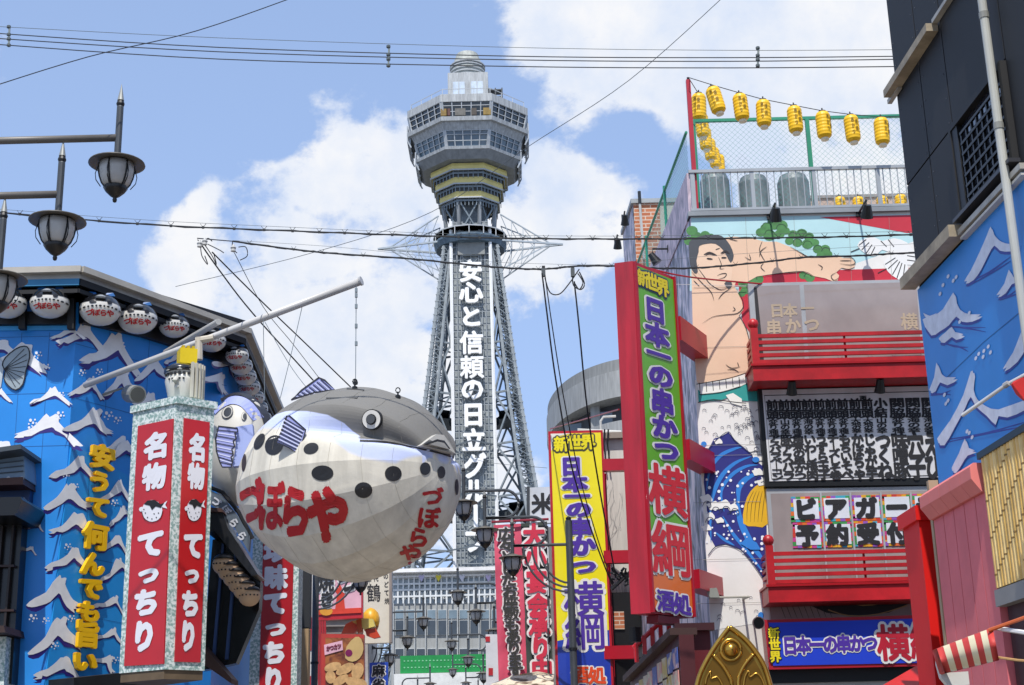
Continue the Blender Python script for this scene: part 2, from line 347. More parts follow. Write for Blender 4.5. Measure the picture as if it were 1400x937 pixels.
# ================================================================ TOWER
TY = 185.0
def tower():
    cx = (aY(616, 300, TY).x + aY(669, 300, TY).x) / 2
    R = thing('observation_tower', 'tall steel lattice tower with octagonal observation decks and vertical lettering', 'tower', (cx, TY, 0))
    def zf(py, k): return aY(643, py, TY - k).z          # height of a front-face row at distance k before the axis
    W = (aY(722, 158, TY - 3).x - aY(556, 158, TY - 3).x) / 2
    c8 = math.cos(math.pi / 8)
    def oct_(a): return [V((cx + a / c8 * math.cos(math.pi / 8 + k * math.pi / 4), TY + a / c8 * math.sin(math.pi / 8 + k * math.pi / 4), 0)) for k in range(8)]
    def band(name, prof, mat, parent=R, open_=False):
        mb = MB(); vs = []; fs = []
        for (a, z) in prof: vs += [p + V((0, 0, z)) for p in oct_(a)]
        for i in range(len(prof) - 1):
            for j in range(8): fs.append((i * 8 + j, i * 8 + (j + 1) % 8, (i + 1) * 8 + (j + 1) % 8, (i + 1) * 8 + j))
        fs += [tuple(range(7, -1, -1)), tuple((len(prof) - 1) * 8 + j for j in range(8))]
        mb.add(vs, fs); return mb.build(name, mat, parent)
    TW = M('b1b5b6', .5, dirt=.28, sc=1.2, streak=True); TG = M('8c9194', .5, dirt=.2, sc=.6, streak=True); TD = M('4b5054', .6, dirt=.2); GOLD = M('dccb7c', .4, dirt=.12, sc=.5)
    MUL = M('b2b7ba', .5)
    z = {}
    zr1, zr0 = zf(127, W), zf(138, W)
    band('parapet', [(W * .99, zr0), (W * .99, zr1 - .1), (W * .97, zr1), (W * .9, zr1)], TW)
    zw1 = zf(160, W * .95); zl = zf(163.5, W)
    band('upper_ledge', [(W * .98, zl), (W * .99, zw1), (W * .93, zw1)], TW)
    def windows(a0, z0, a1, z1, cols, warm):
        gl = band('window_band', [(a0 * .985, z0), (a1 * .985, z1)], [DGLASS, GLASS][0 if warm else 1])
        mb = MB(); mb2 = MB()
        for k in range(8):
            p0, p1 = oct_(a0)[k], oct_(a0)[(k + 1) % 8]; q0, q1 = oct_(a1)[k], oct_(a1)[(k + 1) % 8]
            for i in range(cols + 1):
                t = i / cols; t = .02 + t * .96
                A = p0.lerp(p1, t) + V((0, 0, z0)); B = q0.lerp(q1, t) + V((0, 0, z1)); mb.tube([A, B], .09 if 0 < i < cols else .16, 4)
            for s in (.0, .40, .76, 1.0):
                A = p0.lerp(q0, s) + V((0, 0, z0 + (z1 - z0) * s)); B = p1.lerp(q1, s) + V((0, 0, z0 + (z1 - z0) * s)); mb.tube([A, B], .06, 4)
        mb.build('window_mullions', MUL, gl, kind='stuff')
        # people, desks and souvenir racks seen through the glass as small inner blocks
        return gl
    windows(W * .925, zw1, W * .975, zr0, 5, True)
    zb0 = zf(178, W * .87)
    for (dx, ww, c_) in ((-.36, .9, '8a6e2c'), (-.29, .5, '5a3026'), (-.1, 1.4, '6a6862'), (.12, .7, '463e36'), (.33, 1.0, '94782e')):   # souvenir racks behind the front glass
        mb = MB(); mb.box((cx + dx * W, TY - W * .945, zw1 + .75), (ww, .3, 1.0)); mb.build('display_rack', M(c_, .5, dirt=.3, sc=2), R)
    band('upper_skirt', [(W * .87, zb0), (W * .93, zl)], TW)
    zc0 = zf(199.5, W * .85)
    windows(W * .80, zc0, W * .87, zb0, 5, False)
    zd = zf(203, W * .87)
    band('lower_ledge', [(W * .86, zd), (W * .87, zc0 - .05), (W * .80, zc0 - .05)], TW)
    ze = zf(216, W * .78)
    band('lower_skirt', [(W * .74, ze), (W * .85, zd)], TG)
    zg = zf(269, W * .49)
    band('deck_core', [(W * .43, zg), (W * .46, zf(262, W * .46)), (W * .60, ze)], TD)
    for (y1, y0, f) in ((222.5, 230.5, .625), (241.5, 249.5, .55), (261, 268.5, .485)):
        b = band('gold_ring', [(W * f * .9, zf(y0, W * f)), (W * f * .985, zf(y0, W * f)), (W * f, zf((y0 + y1) / 2, W * f)), (W * f * .985, zf(y1, W * f)), (W * f * .9, zf(y1, W * f))], GOLD)
        s = MB()
        P = [p + V((0, 0, zf(y0, W * f) - .12)) for p in oct_(W * f * 1.0)]
        s.tube(P + [P[0]], .13, 4); s.build('ring_rail', MUL, b)
        gb = MB()
        zt, zb = zf(y0, W * f), zf(y0 + 11, W * f)
        for k in range(8):
            a, c = oct_(W * f * .93)[k], oct_(W * f * .93)[(k + 1) % 8]
            for i in range(6):
                q = a.lerp(c, i / 6); gb.tube([q + V((0, 0, zb)), q + V((0, 0, zt))], .07, 4)
            gb.add([a + V((0, 0, zb + .6)), c + V((0, 0, zb + .6)), c + V((0, 0, zb + .9)), a + V((0, 0, zb + .9))], [(0, 1, 2, 3)])
        gb.build('ring_posts', STEEL, b, kind='stuff')
    # outer service cages on the diagonal faces
    for sx in (-1, 1):
        for (f0, f1, ya, yb) in ((.99, .93, 180, 215), (.86, .80, 216, 246)):
            mb = MB(); z1, z0 = zf(ya - 6, W * .3), zf(yb - 12, W * .3)
            for yy in (-.38, -.13, .13, .38):
                mb.tube([(cx + sx * W * f0, TY + yy * W, z1), (cx + sx * W * f0, TY + yy * W, z0 + 1), (cx + sx * W * f1, TY + yy * W, z0)], .12, 4)
            for k in range(5):
                zz = z0 + 1 + (z1 - z0 - 1) * k / 4; mb.tube([(cx + sx * W * f0, TY - .38 * W, zz), (cx + sx * W * f0, TY + .38 * W, zz)], .1, 4)
            mb.box((cx + sx * W * (f0 - .035), TY, (z0 + z1) / 2), (W * .03, W * .72, (z1 - z0) * .8))
            mb.build('service_cage', M('a9b0b6', .4, dirt=.15), R)
    # rooftop
    zt0, zt1 = zr1 - .3, zf(98, 3)
    hw = (aY(667, 110, TY - 3).x - aY(612, 110, TY - 3).x) / 2
    mb = MB(); mb.box((cx + .1, TY, (zt0 + zt1) / 2), (hw * 2, hw * 2, zt1 - zt0)); rh = mb.build('rooftop_house', TW, R)
    for s in (-1, 1):
        mb = MB(); mb.box((cx + s * hw * .45 + .1, TY - hw - .05, (zt0 + zt1) / 2 + .1), (hw * .62, .1, (zt1 - zt0) * .5)); mb.build('window', M('c9d6e2', .15, coat=1), rh)
        for q in (-1, 0, 1):
            mb = MB(); mb.box((cx + s * hw * .45 + .1 + q * hw * .31, TY - hw - .13, (zt0 + zt1) / 2 + .1), (.12, .08, (zt1 - zt0) * .5)); mb.build('frame', MUL, rh)
    mb = MB(); mb.lathe([(hw * .84, zt1), (hw * .86, zt1 + 1.4), (hw * .8, zt1 + 2.0), (hw * .55, zf(76, 0)), (hw * .1, zf(75, 0))], (cx, TY, 0), 20)
    dm = mb.build('dome', M('a9ada6', .6, dirt=.25, sc=1.2), R)
    mb = MB()
    for zz in (.1, .6, 1.1, 1.7, 2.1): mb.lathe([(hw * .9, zt1 + zz), (hw * .9, zt1 + zz + .14)], (cx, TY, 0), 20)
    mb.build('neon_hoops', MUL, dm)
    mb = MB()
    for i in range(4):
        mb.box((cx + hw + 1.1, TY - 1.5, zt0 + .6 + i * 1.05), (2.0, 1.5, .15))
    for q in (-.9, 0, .9): mb.tube([(cx + hw + 1.1 + q, TY - 2.2, zt0), (cx + hw + 1.1 + q, TY - 2.2, zt0 + 4)], .12, 4)
    mb.build('roof_stair', TD, R)
    mb = MB()
    P = [p + V((0, 0, zr1 + .9)) for p in oct_(W * .93)]; mb.tube(P + [P[0]], .05, 4)
    for i in range(8):
        for t in (0, .33, .66): q = P[i].lerp(P[(i + 1) % 8], t); mb.tube([q - V((0, 0, .9)), q], .05, 4)
    mb.build('roof_railing', MUL, R)
    # neck
    zn0 = zf(330, 5)
    for k, ang in enumerate([i * math.pi / 4 + math.pi / 8 for i in range(8)]):
        d = V((math.cos(ang), math.sin(ang), 0)); c0 = V((cx, TY, 0))
        mb = MB(); mb.tube([c0 + d * W * .46 + V((0, 0, zg + .5)), c0 + d * W * .42 + V((0, 0, (zg + zn0) / 2)), c0 + d * W * .36 + V((0, 0, zn0))], .28, 4); mb.build('neck_strut', TG, R)
        e = V((math.cos(ang + math.pi / 4), math.sin(ang + math.pi / 4), 0))
        mb = MB(); mb.tube([c0 + d * W * .46 + V((0, 0, zg)), c0 + e * W * .38 + V((0, 0, zn0 + 2))], .14, 4); mb.tube([c0 + e * W * .46 + V((0, 0, zg)), c0 + d * W * .38 + V((0, 0, zn0 + 2))], .14, 4); mb.build('neck_brace', STEEL, R)
    mb = MB(); mb.lathe([(W * .30, zn0 - 1), (W * .30, zg + .5)], (cx, TY, 0), 8, .5); mb.build('neck_core', M('7d868b', .5, dirt=.3), R)
    zp = zf(318, 5)
    mb = MB(); mb.lathe([(W * .36, zp - .9), (W * .56, zp - .8), (W * .60, zp - .1), (W * .60, zp + .15), (W * .36, zp + .15)], (cx, TY, 0), 16, .5); pf = mb.build('neon_platform', M('5f7484', .5, dirt=.3), R)
    mb = MB()
    for i in range(16):
        a = 2 * math.pi * i / 16; mb.tube([(cx + W * .6 * math.cos(a), TY + W * .6 * math.sin(a), zp), (cx + W * .6 * math.cos(a), TY + W * .6 * math.sin(a), zp + 1.1)], .08, 4)
    mb.lathe([(W * .605, zp + 1.05), (W * .605, zp + 1.2), (W * .595, zp + 1.2), (W * .595, zp + 1.05)], (cx, TY, 0), 16); mb.build('railing', MUL, pf)
    # neon arm trusses to left and right
    for s in (-1, 1):
        for yo in (-2.2, 2.2):
            tip = V((cx + s * (aY(769, 322, TY).x - cx), TY, zp - .1)); top = V((cx + s * W * .5, TY + yo, zp + 3.6)); mid = V((cx + s * W * .5, TY + yo, zp - .1)); bot = V((cx + s * W * .42, TY + yo, zp - 4.6))
            mb = MB()
            tip2 = mid.lerp(tip, .8)
            mb.tube([mid, tip], .16, 4); mb.tube([top, tip2], .1, 4); mb.tube([bot, tip2], .1, 4)
            for (t0, t1) in ((.0, .22), (.22, .22), (.22, .45), (.45, .45), (.45, .68), (.68, .68)):
                mb.tube([top.lerp(tip2, t0), mid.lerp(tip2, t1)], .06, 4); mb.tube([bot.lerp(tip2, t0), mid.lerp(tip2, t1)], .06, 4)
            mb.build('neon_arm', M('a9b3ba', .5), R)
    # shaft with lettering
    SH = 3.0
    zs0, zs1 = 24.0, zf(300, 4)
    xl0, xr0 = aY(616.5, 310, TY - SH).x, aY(669.5, 310, TY - SH).x
    xl1, xr1 = aY(622, 780, TY - SH).x, aY(681.5, 780, TY - SH).x
    zA, zB = aY(616, 310, TY - SH).z, aY(622, 780, TY - SH).z
    def xe(l, zz):
        t = (zA - zz) / (zA - zB); return (xl0 + (xl1 - xl0) * t) if l else (xr0 + (xr1 - xr0) * t)
    mb = MB(); mb.hexa([(xe(1, zs0), TY - SH + .3, zs0), (xe(0, zs0), TY - SH + .3, zs0), (xe(0, zs0), TY + SH, zs0), (xe(1, zs0), TY + SH, zs0), (xe(1, zs1), TY - SH + .3, zs1), (xe(0, zs1), TY - SH + .3, zs1), (xe(0, zs1), TY + SH, zs1), (xe(1, zs1), TY + SH, zs1)])
    sh = mb.build('lift_shaft', M2('shaft', '7a8388', 'a6aeb1', 1.1, .4, .62, stretch=(2, 2, .35)), R)
    for l in (1, 0):
        mb = MB(); mb.tube([(xe(l, zs0), TY - SH - .35, zs0), (xe(l, zs1), TY - SH - .35, zs1)], .24, 6); mb.build('neon_edge_tube', M('f0f0ee', .3, dirt=.02), sh)
        mb = MB()
        k = 1 if l else -1
        for dx in (.75, 1.25):
            mb.tube([(xe(l, zs0) + k * dx, TY - SH - .15, zs0), (xe(l, zs1) + k * dx, TY - SH - .15, zs1)], .1, 4)
        mb.build('cable_riser', M('8b9296', .5), sh)
        mb = MB(); zz = zs0
        while zz < zs1: mb.box((xe(l, zz) + k * .8, TY - SH - .1, zz), (1.5, .1, .1)); zz += .9
        mb.build('ladder_rungs', M('a2a8ab', .5), sh, kind='stuff')
    mb = MB(); zz = zs0; i = 0
    while zz < zs1 - 3:
        mb.tube([(xe(1, zz) + 1.2, TY - SH - .3, zz), (xe(0, zz) - 1.2, TY - SH - .3, zz)], .08, 4)
        mb.tube([(xe(1, zz) + 1.2, TY - SH - .2, zz), (xe(0, zz) - 1.2, TY - SH - .2, zz + 2.4)], .05, 4); mb.tube([(xe(0, zz) - 1.2, TY - SH - .2, zz), (xe(1, zz) + 1.2, TY - SH - .2, zz + 2.4)], .05, 4)
        zz += 2.4
    for q in (.3, .5, .7): mb.tube([(xe(1, zs0) * (1 - q) + xe(0, zs0) * q, TY - SH - .25, zs0), (xe(1, zs1) * (1 - q) + xe(0, zs1) * q, TY - SH - .25, zs1)], .05, 4)
    mb.build('sign_grid', M('8d959a', .5), sh, kind='stuff')
    mb = MB(); zz1 = aY(640, 318, TY - SH).z; zz0 = aY(640, 350, TY - SH).z
    mb.box((cx + .2, TY - SH - .4, (zz0 + zz1) / 2), (3.6, .3, zz1 - zz0)); mb.build('blank_panel', M('8c8f8c', .6), sh)
    PL = Plane((cx, TY - SH - .6, 0), (1, 0)); 
    for ch, px_, py_, hh in zip('安心と信頼の日立グループ', (643.5, 644, 644, 645, 645.5, 646, 647, 648, 649, 650, 651, 650), (372, 401, 434, 469.5, 503, 533, 568, 603, 638, 672, 706, 740), (28, 27, 27, 29, 29, 29, 31, 29, 32, 33, 32, 32)):
        mb = MB(); char(mb, PL, ch, px_, py_, 33, hh * 1.1, r=.045, off=.2, rot=math.pi / 2 if ch == 'ー' else 0, ext=.22)
        mb.build('letter', M('f2f2f0', .4, dirt=.02), sh)
    # legs
    edge = [(363, 605.5, 681), (450, 595, 693.5), (540, 585.5, 707), (610, 576, 718), (669, 566, 727), (760, 549, 742), (860, 528, 762), (960, 505, 785)]
    prof = []
    for (y, a, b) in edge:
        z_ = aY(a, y, TY).z; prof.append((max(z_, 0), (aY(b, y, TY).x - aY(a, y, TY).x) / 2))
    prof = [(zp, prof[0][1] * .93)] + prof
    def hx(zz):
        for (a, b) in zip(prof, prof[1:]):
            if a[0] >= zz >= b[0]: return a[1] + (b[1] - a[1]) * (a[0] - zz) / (a[0] - b[0])
        return prof[-1][1] if zz < prof[-1][0] else prof[0][1]
    ccx = cx + .1
    levels = [zp - 1 - i * 3.4 for i in range(22) if zp - 1 - i * 3.4 > 0] + [0]
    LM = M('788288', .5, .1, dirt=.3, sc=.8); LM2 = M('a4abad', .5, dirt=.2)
    for sx in (-1, 1):
        for sy in (-1, 1):
            leg = MB(); lc = MB()
            def corner(zz, i, j):
                h = hx(zz); wd = .9 + (zp - zz) * .022; return V((ccx + sx * (h - (wd if i else 0)), TY + sy * (h * .8 - (wd if j else 0)), zz))
            for i in (0, 1):
                for j in (0, 1): leg.tube([corner(q, i, j) for q in levels], .22 if i == 0 else .19, 4)
            for a, b in zip(levels, levels[1:]):
                n = 3
                for q in range(n):
                    za, zb = a + (b - a) * q / n, a + (b - a) * (q + 1) / n
                    lc.tube([corner(za, 0, 0), corner(zb, 1, 0)], .07, 3); lc.tube([corner(za, 0, 0), corner(zb, 0, 1)], .07, 3)
                    lc.tube([corner(za, 1, 0), corner(zb, 0, 0)], .07, 3); lc.tube([corner(za, 0, 0), corner(za, 1, 0)], .09, 3); lc.tube([corner(za, 1, 1), corner(zb, 1, 0)], .07, 3)
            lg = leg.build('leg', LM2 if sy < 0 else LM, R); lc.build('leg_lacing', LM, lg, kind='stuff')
            # ladder strip on the outer chord, as on the real tower's outside edge
            if sy < 0:
                mb = MB(); zz = 10.0
                while zz < zp - 1: c = corner(zz, 0, 0); mb.box(c + V((sx * .05, -.12, 0)), (.5, .12, .10)); zz += .95
                mb.build('outer_rungs', LM2, lg, kind='stuff')
    bl = levels[::2]
    for a, b in zip(bl, bl[1:]):
        for sy in (-1, 1):
            ha, hb = hx(a), hx(b)
            for s in (-1, 1):
                mb = MB(); mid = (a + b) / 2; xi = (xl0 if s < 0 else xr0) + (.2 * s)
                o0 = V((ccx + s * (ha - .5), TY + sy * ha * .75, a)); o1 = V((ccx + s * (hb - .5), TY + sy * hb * .75, b)); i0 = V((xi, TY + sy * 3, a)); i1 = V((xi, TY + sy * 3, b))
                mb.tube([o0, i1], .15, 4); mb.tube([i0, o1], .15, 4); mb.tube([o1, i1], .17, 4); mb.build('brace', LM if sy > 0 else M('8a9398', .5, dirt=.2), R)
        for s in (-1, 1):
            mb = MB(); ha, hb = hx(a) - .5, hx(b) - .5
            mb.tube([(ccx + s * ha, TY - ha * .75, a), (ccx + s * hb, TY + hb * .75, b)], .15, 4); mb.tube([(ccx + s * ha, TY + ha * .75, a), (ccx + s * hb, TY - hb * .75, b)], .15, 4); mb.tube([(ccx + s * hb, TY - hb * .75, b), (ccx + s * hb, TY + hb * .75, b)], .16, 4)
            mb.build('side_brace', LM, R)
        mb = MB(); h = hx(a) * .8
        mb.tube([(ccx - h, TY, a), (ccx, TY - h, a), (ccx + h, TY, a), (ccx, TY + h, a), (ccx - h, TY, a)], .12, 4); mb.build('inner_tie', LM, R)
    for py in (562, 692):
        zz = zf(py, 6); h = hx(zz) - .6; skip = set(range(17, 26))
        mb = MB(); n = 28; vs = []
        for (f, dz) in ((.62, 0), (1.0, 0), (1.0, 1.1), (.62, 1.1)):
            for k in range(n):
                a = 2 * math.pi * k / n; q = 1 / max(abs(math.cos(a)), abs(math.sin(a))); q = min(q, 1.18); vs.append(V((ccx + h * f * q * math.cos(a) * .92, TY + h * f * q * math.sin(a) * .8, zz + dz)))
        fs = [(i * n + j, i * n + (j + 1) % n, ((i + 1) % 4) * n + (j + 1) % n, ((i + 1) % 4) * n + j) for i in range(4) for j in range(n) if j not in skip]
        mb.add(vs, fs); mb.build('ring_walkway', M('5a6369', .6, dirt=.2), R)
    U_(R)
    return R
tower()

# ================================================================ BACKGROUND BUILDINGS
def glass_building():
    Y = 120.0; pl = Plane((0, Y, 0), (1, 0))
    R = thing('glass_building', 'wide grey glass building with a white roof canopy at the foot of the tower', 'building', aY(610, 937, Y).xy.to_3d())
    def bx(x0, y0, x1, y1, name, mat, o0=0, o1=.4, parent=None, **k):
        mb = MB(); slab(mb, pl, [(x0, y1), (x1, y1 - .025 * (x1 - x0)), (x1, y0 - .025 * (x1 - x0)), (x0, y0)], o0, o1); return mb.build(name, mat, parent or R, **k)
    b = MB(); A = pl.P(535, 826); B = pl.P(735, 822); b.hexa([(A.x, Y, 0), (B.x, Y, 0), (B.x, Y + 25, 0), (A.x, Y + 25, 0), (A.x, Y, A.z), (B.x, Y, A.z), (B.x, Y + 25, A.z), (A.x, Y + 25, A.z)]); b.build('wall', M('a3a6a6', .6, dirt=.15, streak=True), R)
    bx(535, 781, 735, 786, 'roof_canopy', M('eeeeee', .4), -6, 1.2)
    bx(535, 789, 735, 791.5, 'roof_rail', M('e8e8e8', .4), 0, .5)
    top = bx(537, 792, 733, 826, 'glass_screen', M('a9b7c0', .12, coat=1, dirt=.2), -.5, -.2)
    mb = MB()
    for i in range(27): x = 537 + i * 7.4; mb.tube([pl.P(x, 826, .3), pl.P(x, 786, .3)], .09, 4)
    for y in (800, 808, 817): mb.tube([pl.P(535, y, .3), pl.P(735, y - 5, .3)], .1, 4)
    for i in range(14):
        x = 538 + i * 14; mb.tube([pl.P(x, 822, 0), pl.P(x + 7, 804, 0), pl.P(x + 14, 822, 0)], .1, 4)
    mb.build('screen_truss', M('dfe3e4', .4), top, kind='stuff')
    for (x, c) in ((577, 'c9c3e8'), (600, 'e8d840'), (668, 'd8c8f0'), (632, 'e0e0f0')):   # small heart ornaments on the screen
        mb = MB(); poly(mb, pl, [(x, 797), (x - 4, 790), (x - 2.5, 787), (x, 789), (x + 2.5, 787), (x + 4, 790)], .6); mb.build('heart_ornament', M(c, .5), top)
    WL = M('3c434a', .1, dirt=.3, coat=1, sc=.4); WL2 = M('7e929e', .1, dirt=.3, coat=1, sc=.4)
    for (y0, y1, m) in ((834, 847, WL2), (848, 869, WL), (887, 897, WL)):
        for i in range(13):
            x = 540 + i * 14.6
            f = bx(x, y0, x + 12.6, y1, 'window', M('c5c9ca', .5), .0, .12); bx(x + .8, y0 + .8, x + 11.8, y1 - .8, 'pane', m, .12, .16, f)
    for i in range(14): bx(537.8 + i * 14.6, 826, 539.0 + i * 14.6, 937, 'fin', M('aeb2b4', .5), .15, .5)
    bx(548, 898, 735, 922, 'green_signboard', M('178a42', .45), .5, .62)
    mb = MB(); P2 = pl.shift(.63)
    # illegible small print: kept as rows of pale marks
    mb = MB()
    for r_ in range(2):
        for i in range(26): x = 553 + i * 5; disc(mb, P2, x, 904 + r_ * 9 - i * .1, 1.4, 1.1, .02, 6)
    mb.build('pale_print', M('78c090', .5), R, kind='stuff')
    bx(540, 923, 735, 960, 'white_fascia', M('dcdedc', .5), .5, 1.0)
    # plant pots along the canopy
    U_(R)
glass_building()

def round_block():
    cx, cy, rx, ry = 0, 118, 7.0, 15
    c = aY(862, 560, 118); cx = c.x
    R = thing('apartment_building', 'round grey concrete apartment block with curved balconies behind the signs', 'building', (cx, cy, 0))
    def cyl(name, f0, z0, z1, mat, f1=None, parent=None):
        mb = MB(); mb.lathe([(f0 * .9, z0), (f0, z0), (f1 or f0, z1), (f0 * .9, z1)], (cx, cy, 0), 96, 0, rx, ry); return mb.build(name, mat, parent or R, smooth=False)
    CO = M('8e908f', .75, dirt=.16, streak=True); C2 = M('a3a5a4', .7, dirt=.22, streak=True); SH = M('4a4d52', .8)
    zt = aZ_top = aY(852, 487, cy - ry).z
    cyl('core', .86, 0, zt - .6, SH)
    cyl('roof_fascia', 1.0, zt - 2.9, zt - .9, C2); cyl('roof_rim', .985, zt - .9, zt, CO)
    h = 3.1
    for k in range(8):
        z1 = zt - 4.6 - k * h; p = cyl('balcony_parapet', .975, z1 - 1.25, z1, C2)
        cyl('balcony_slab', .96, z1 - 1.5, z1 - 1.2502, CO, parent=p)
        for a in range(0, 24):
            t = math.pi + .12 + a * math.pi / 12 * .55
            d = V((math.cos(t) * rx, math.sin(t) * ry, 0)); 
            mb = MB()
            if a % 3 == 0:
                mb.box(V((cx, cy, z1 + .8)) + d * .925, (.25, .7, 1.7 + 1.2), d.normalized(), d.cross(V((0, 0, 1)))); mb.build('balcony_divider', C2, R)
            elif a % 3 == 1:
                mb.box(V((cx, cy, z1 + .5)) + d * .868, (.1, 1.6, 1.5), d.normalized(), d.cross(V((0, 0, 1)))); mb.build('window', M('56646e', .1, coat=1), R)
    U_(R)
round_block()
# ================================================================ LEFT RESTAURANT (blue wave wall)
SD = V((-.0536, .9986, 0))                      # street direction
RA = aZ(110, 372, 9); RL = V((-11, RA.y, 9)); RB = aZ(336, 455, 9); RC = RB + SD * 9
WA = aY(103, 470, RA.y + .45); WA.z = 0
WB = V((RB.x - .42, RB.y + .22, 0)); WL_ = V((-11, WA.y, 0)); WC = WB + SD * 9
PA = Plane(WL_, (1, 0)); PB = Plane(WA, (WB - WA)); PC = Plane(WB, SD)
def wave(mbw, mbs, pl, cx, cy, s, flip=1, rot=0, sh=1.0, style=0):
    T = [[(-1, .28), (-.72, .12), (-.42, .04), (-.1, -.22), (.08, -.42), (.16, -.38), (.24, -.46), (.36, -.40), (.40, -.22), (.62, .1), (1, .5), (.86, .47), (.8, .52), (.5, .22), (.3, .02), (.18, .0), (-.1, .16), (-.42, .26), (-.6, .29), (-.68, .34), (-.94, .38), (-.8, .31)],
         [(-1, .42), (-.7, .22), (-.4, .0), (-.15, -.3), (.0, -.5), (.1, -.42), (.2, -.5), (.34, -.42), (.3, -.28), (.44, -.06), (.66, .12), (.95, .18), (.8, .24), (.92, .34), (.66, .32), (.74, .46), (.44, .30), (.2, .14), (.05, .02), (-.2, .22), (-.5, .38), (-.8, .48)]][style]
    j = lambda: random.uniform(-.045, .045)
    T = [(a + j(), b + j()) for a, b in T]; q_ = random.uniform(.85, 1.15); T = [(a * (q_ if a > .2 else 2 - q_), b) for a, b in T]; rot += random.uniform(-.08, .08)
    T = [(p.x, p.y) for p in catmull([V((a, b, 0)) for a, b in T], 2)]
    c, n = math.cos(rot), math.sin(rot)
    tr = lambda x, y: (cx + (x * flip * c - y * n) * s, cy + (x * flip * n + y * c) * s * sh)
    poly(mbs, pl, [tr(x + .0, y + .10 + .05 * math.sin(x * 7)) for x, y in T], .004)
    poly(mbw, pl, [tr(x, y) for x, y in T], .008)
def drops(mb, pl, x, y, s):
    for (a, b, r) in ((0, 0, 1), (.9, .9, .8), (1.6, -.2, .6), (-.6, 1.3, .55), (2.0, 1.0, .5), (.5, 2.0, .45)): disc(mb, pl, x + a * s * 3.2, y + b * s * 3.2, r * s * 1.7, r * s * 1.9, .009, 8)
WAVES_B = [(149, 480, 37, 1, .05, 1, 0), (120, 530, 22, 1, .05, 1, 0), (165, 524, 24, 1, .08, 1, 1), (208, 505, 24, 1, 0, .9, 1), (240, 490, 16, 1, 0, .9, 0), (200, 548, 20, 1, .1, .9, 0), (107, 460, 30, 1, .1, .8, 0), (125, 577, 30, 1, .2, .8, 1), (160, 610, 22, 1, 0, .9, 0),
          (103, 640, 30, 1, 0, .8, 0), (160, 672, 20, 1, -.1, 1.1, 0), (165, 618, 26, 1, -.1, .8, 0), (90, 680, 30, 1, .1, .8, 1), (165, 705, 18, 1, -.2, .9, 0), (98, 718, 32, 1, .05, .8, 0), (156, 744, 20, 1, 0, .9, 0), (95, 765, 30, 1, -.1, .8, 0), (160, 778, 22, 1, -.2, .9, 0),
          (152, 825, 20, 1, .1, .8, 0), (78, 812, 32, 1, .1, 1, 1), (78, 868, 36, 1, -.1, .9, 1), (150, 868, 18, 1, .2, .8, 0), (80, 915, 32, 1, 0, .8, 0), (145, 905, 16, 1, .5, .9, 1)]
WAVES_A = [(28, 490, 48, 1, .15, .9, 1), (-14, 478, 60, 1, 0, .5, 0), (68, 542, 30, 1, 0, .9, 0), (-4, 540, 24, 1, 0, .8, 0), (60, 585, 48, 1, .05, .9, 0), (-2, 615, 36, 1, .1, .8, 0), (92, 455, 26, 1, -.1, .8, 0), (50, 720, 14, 1, .2, .9, 0), (40, 752, 14, 1, .2, .8, 0)]
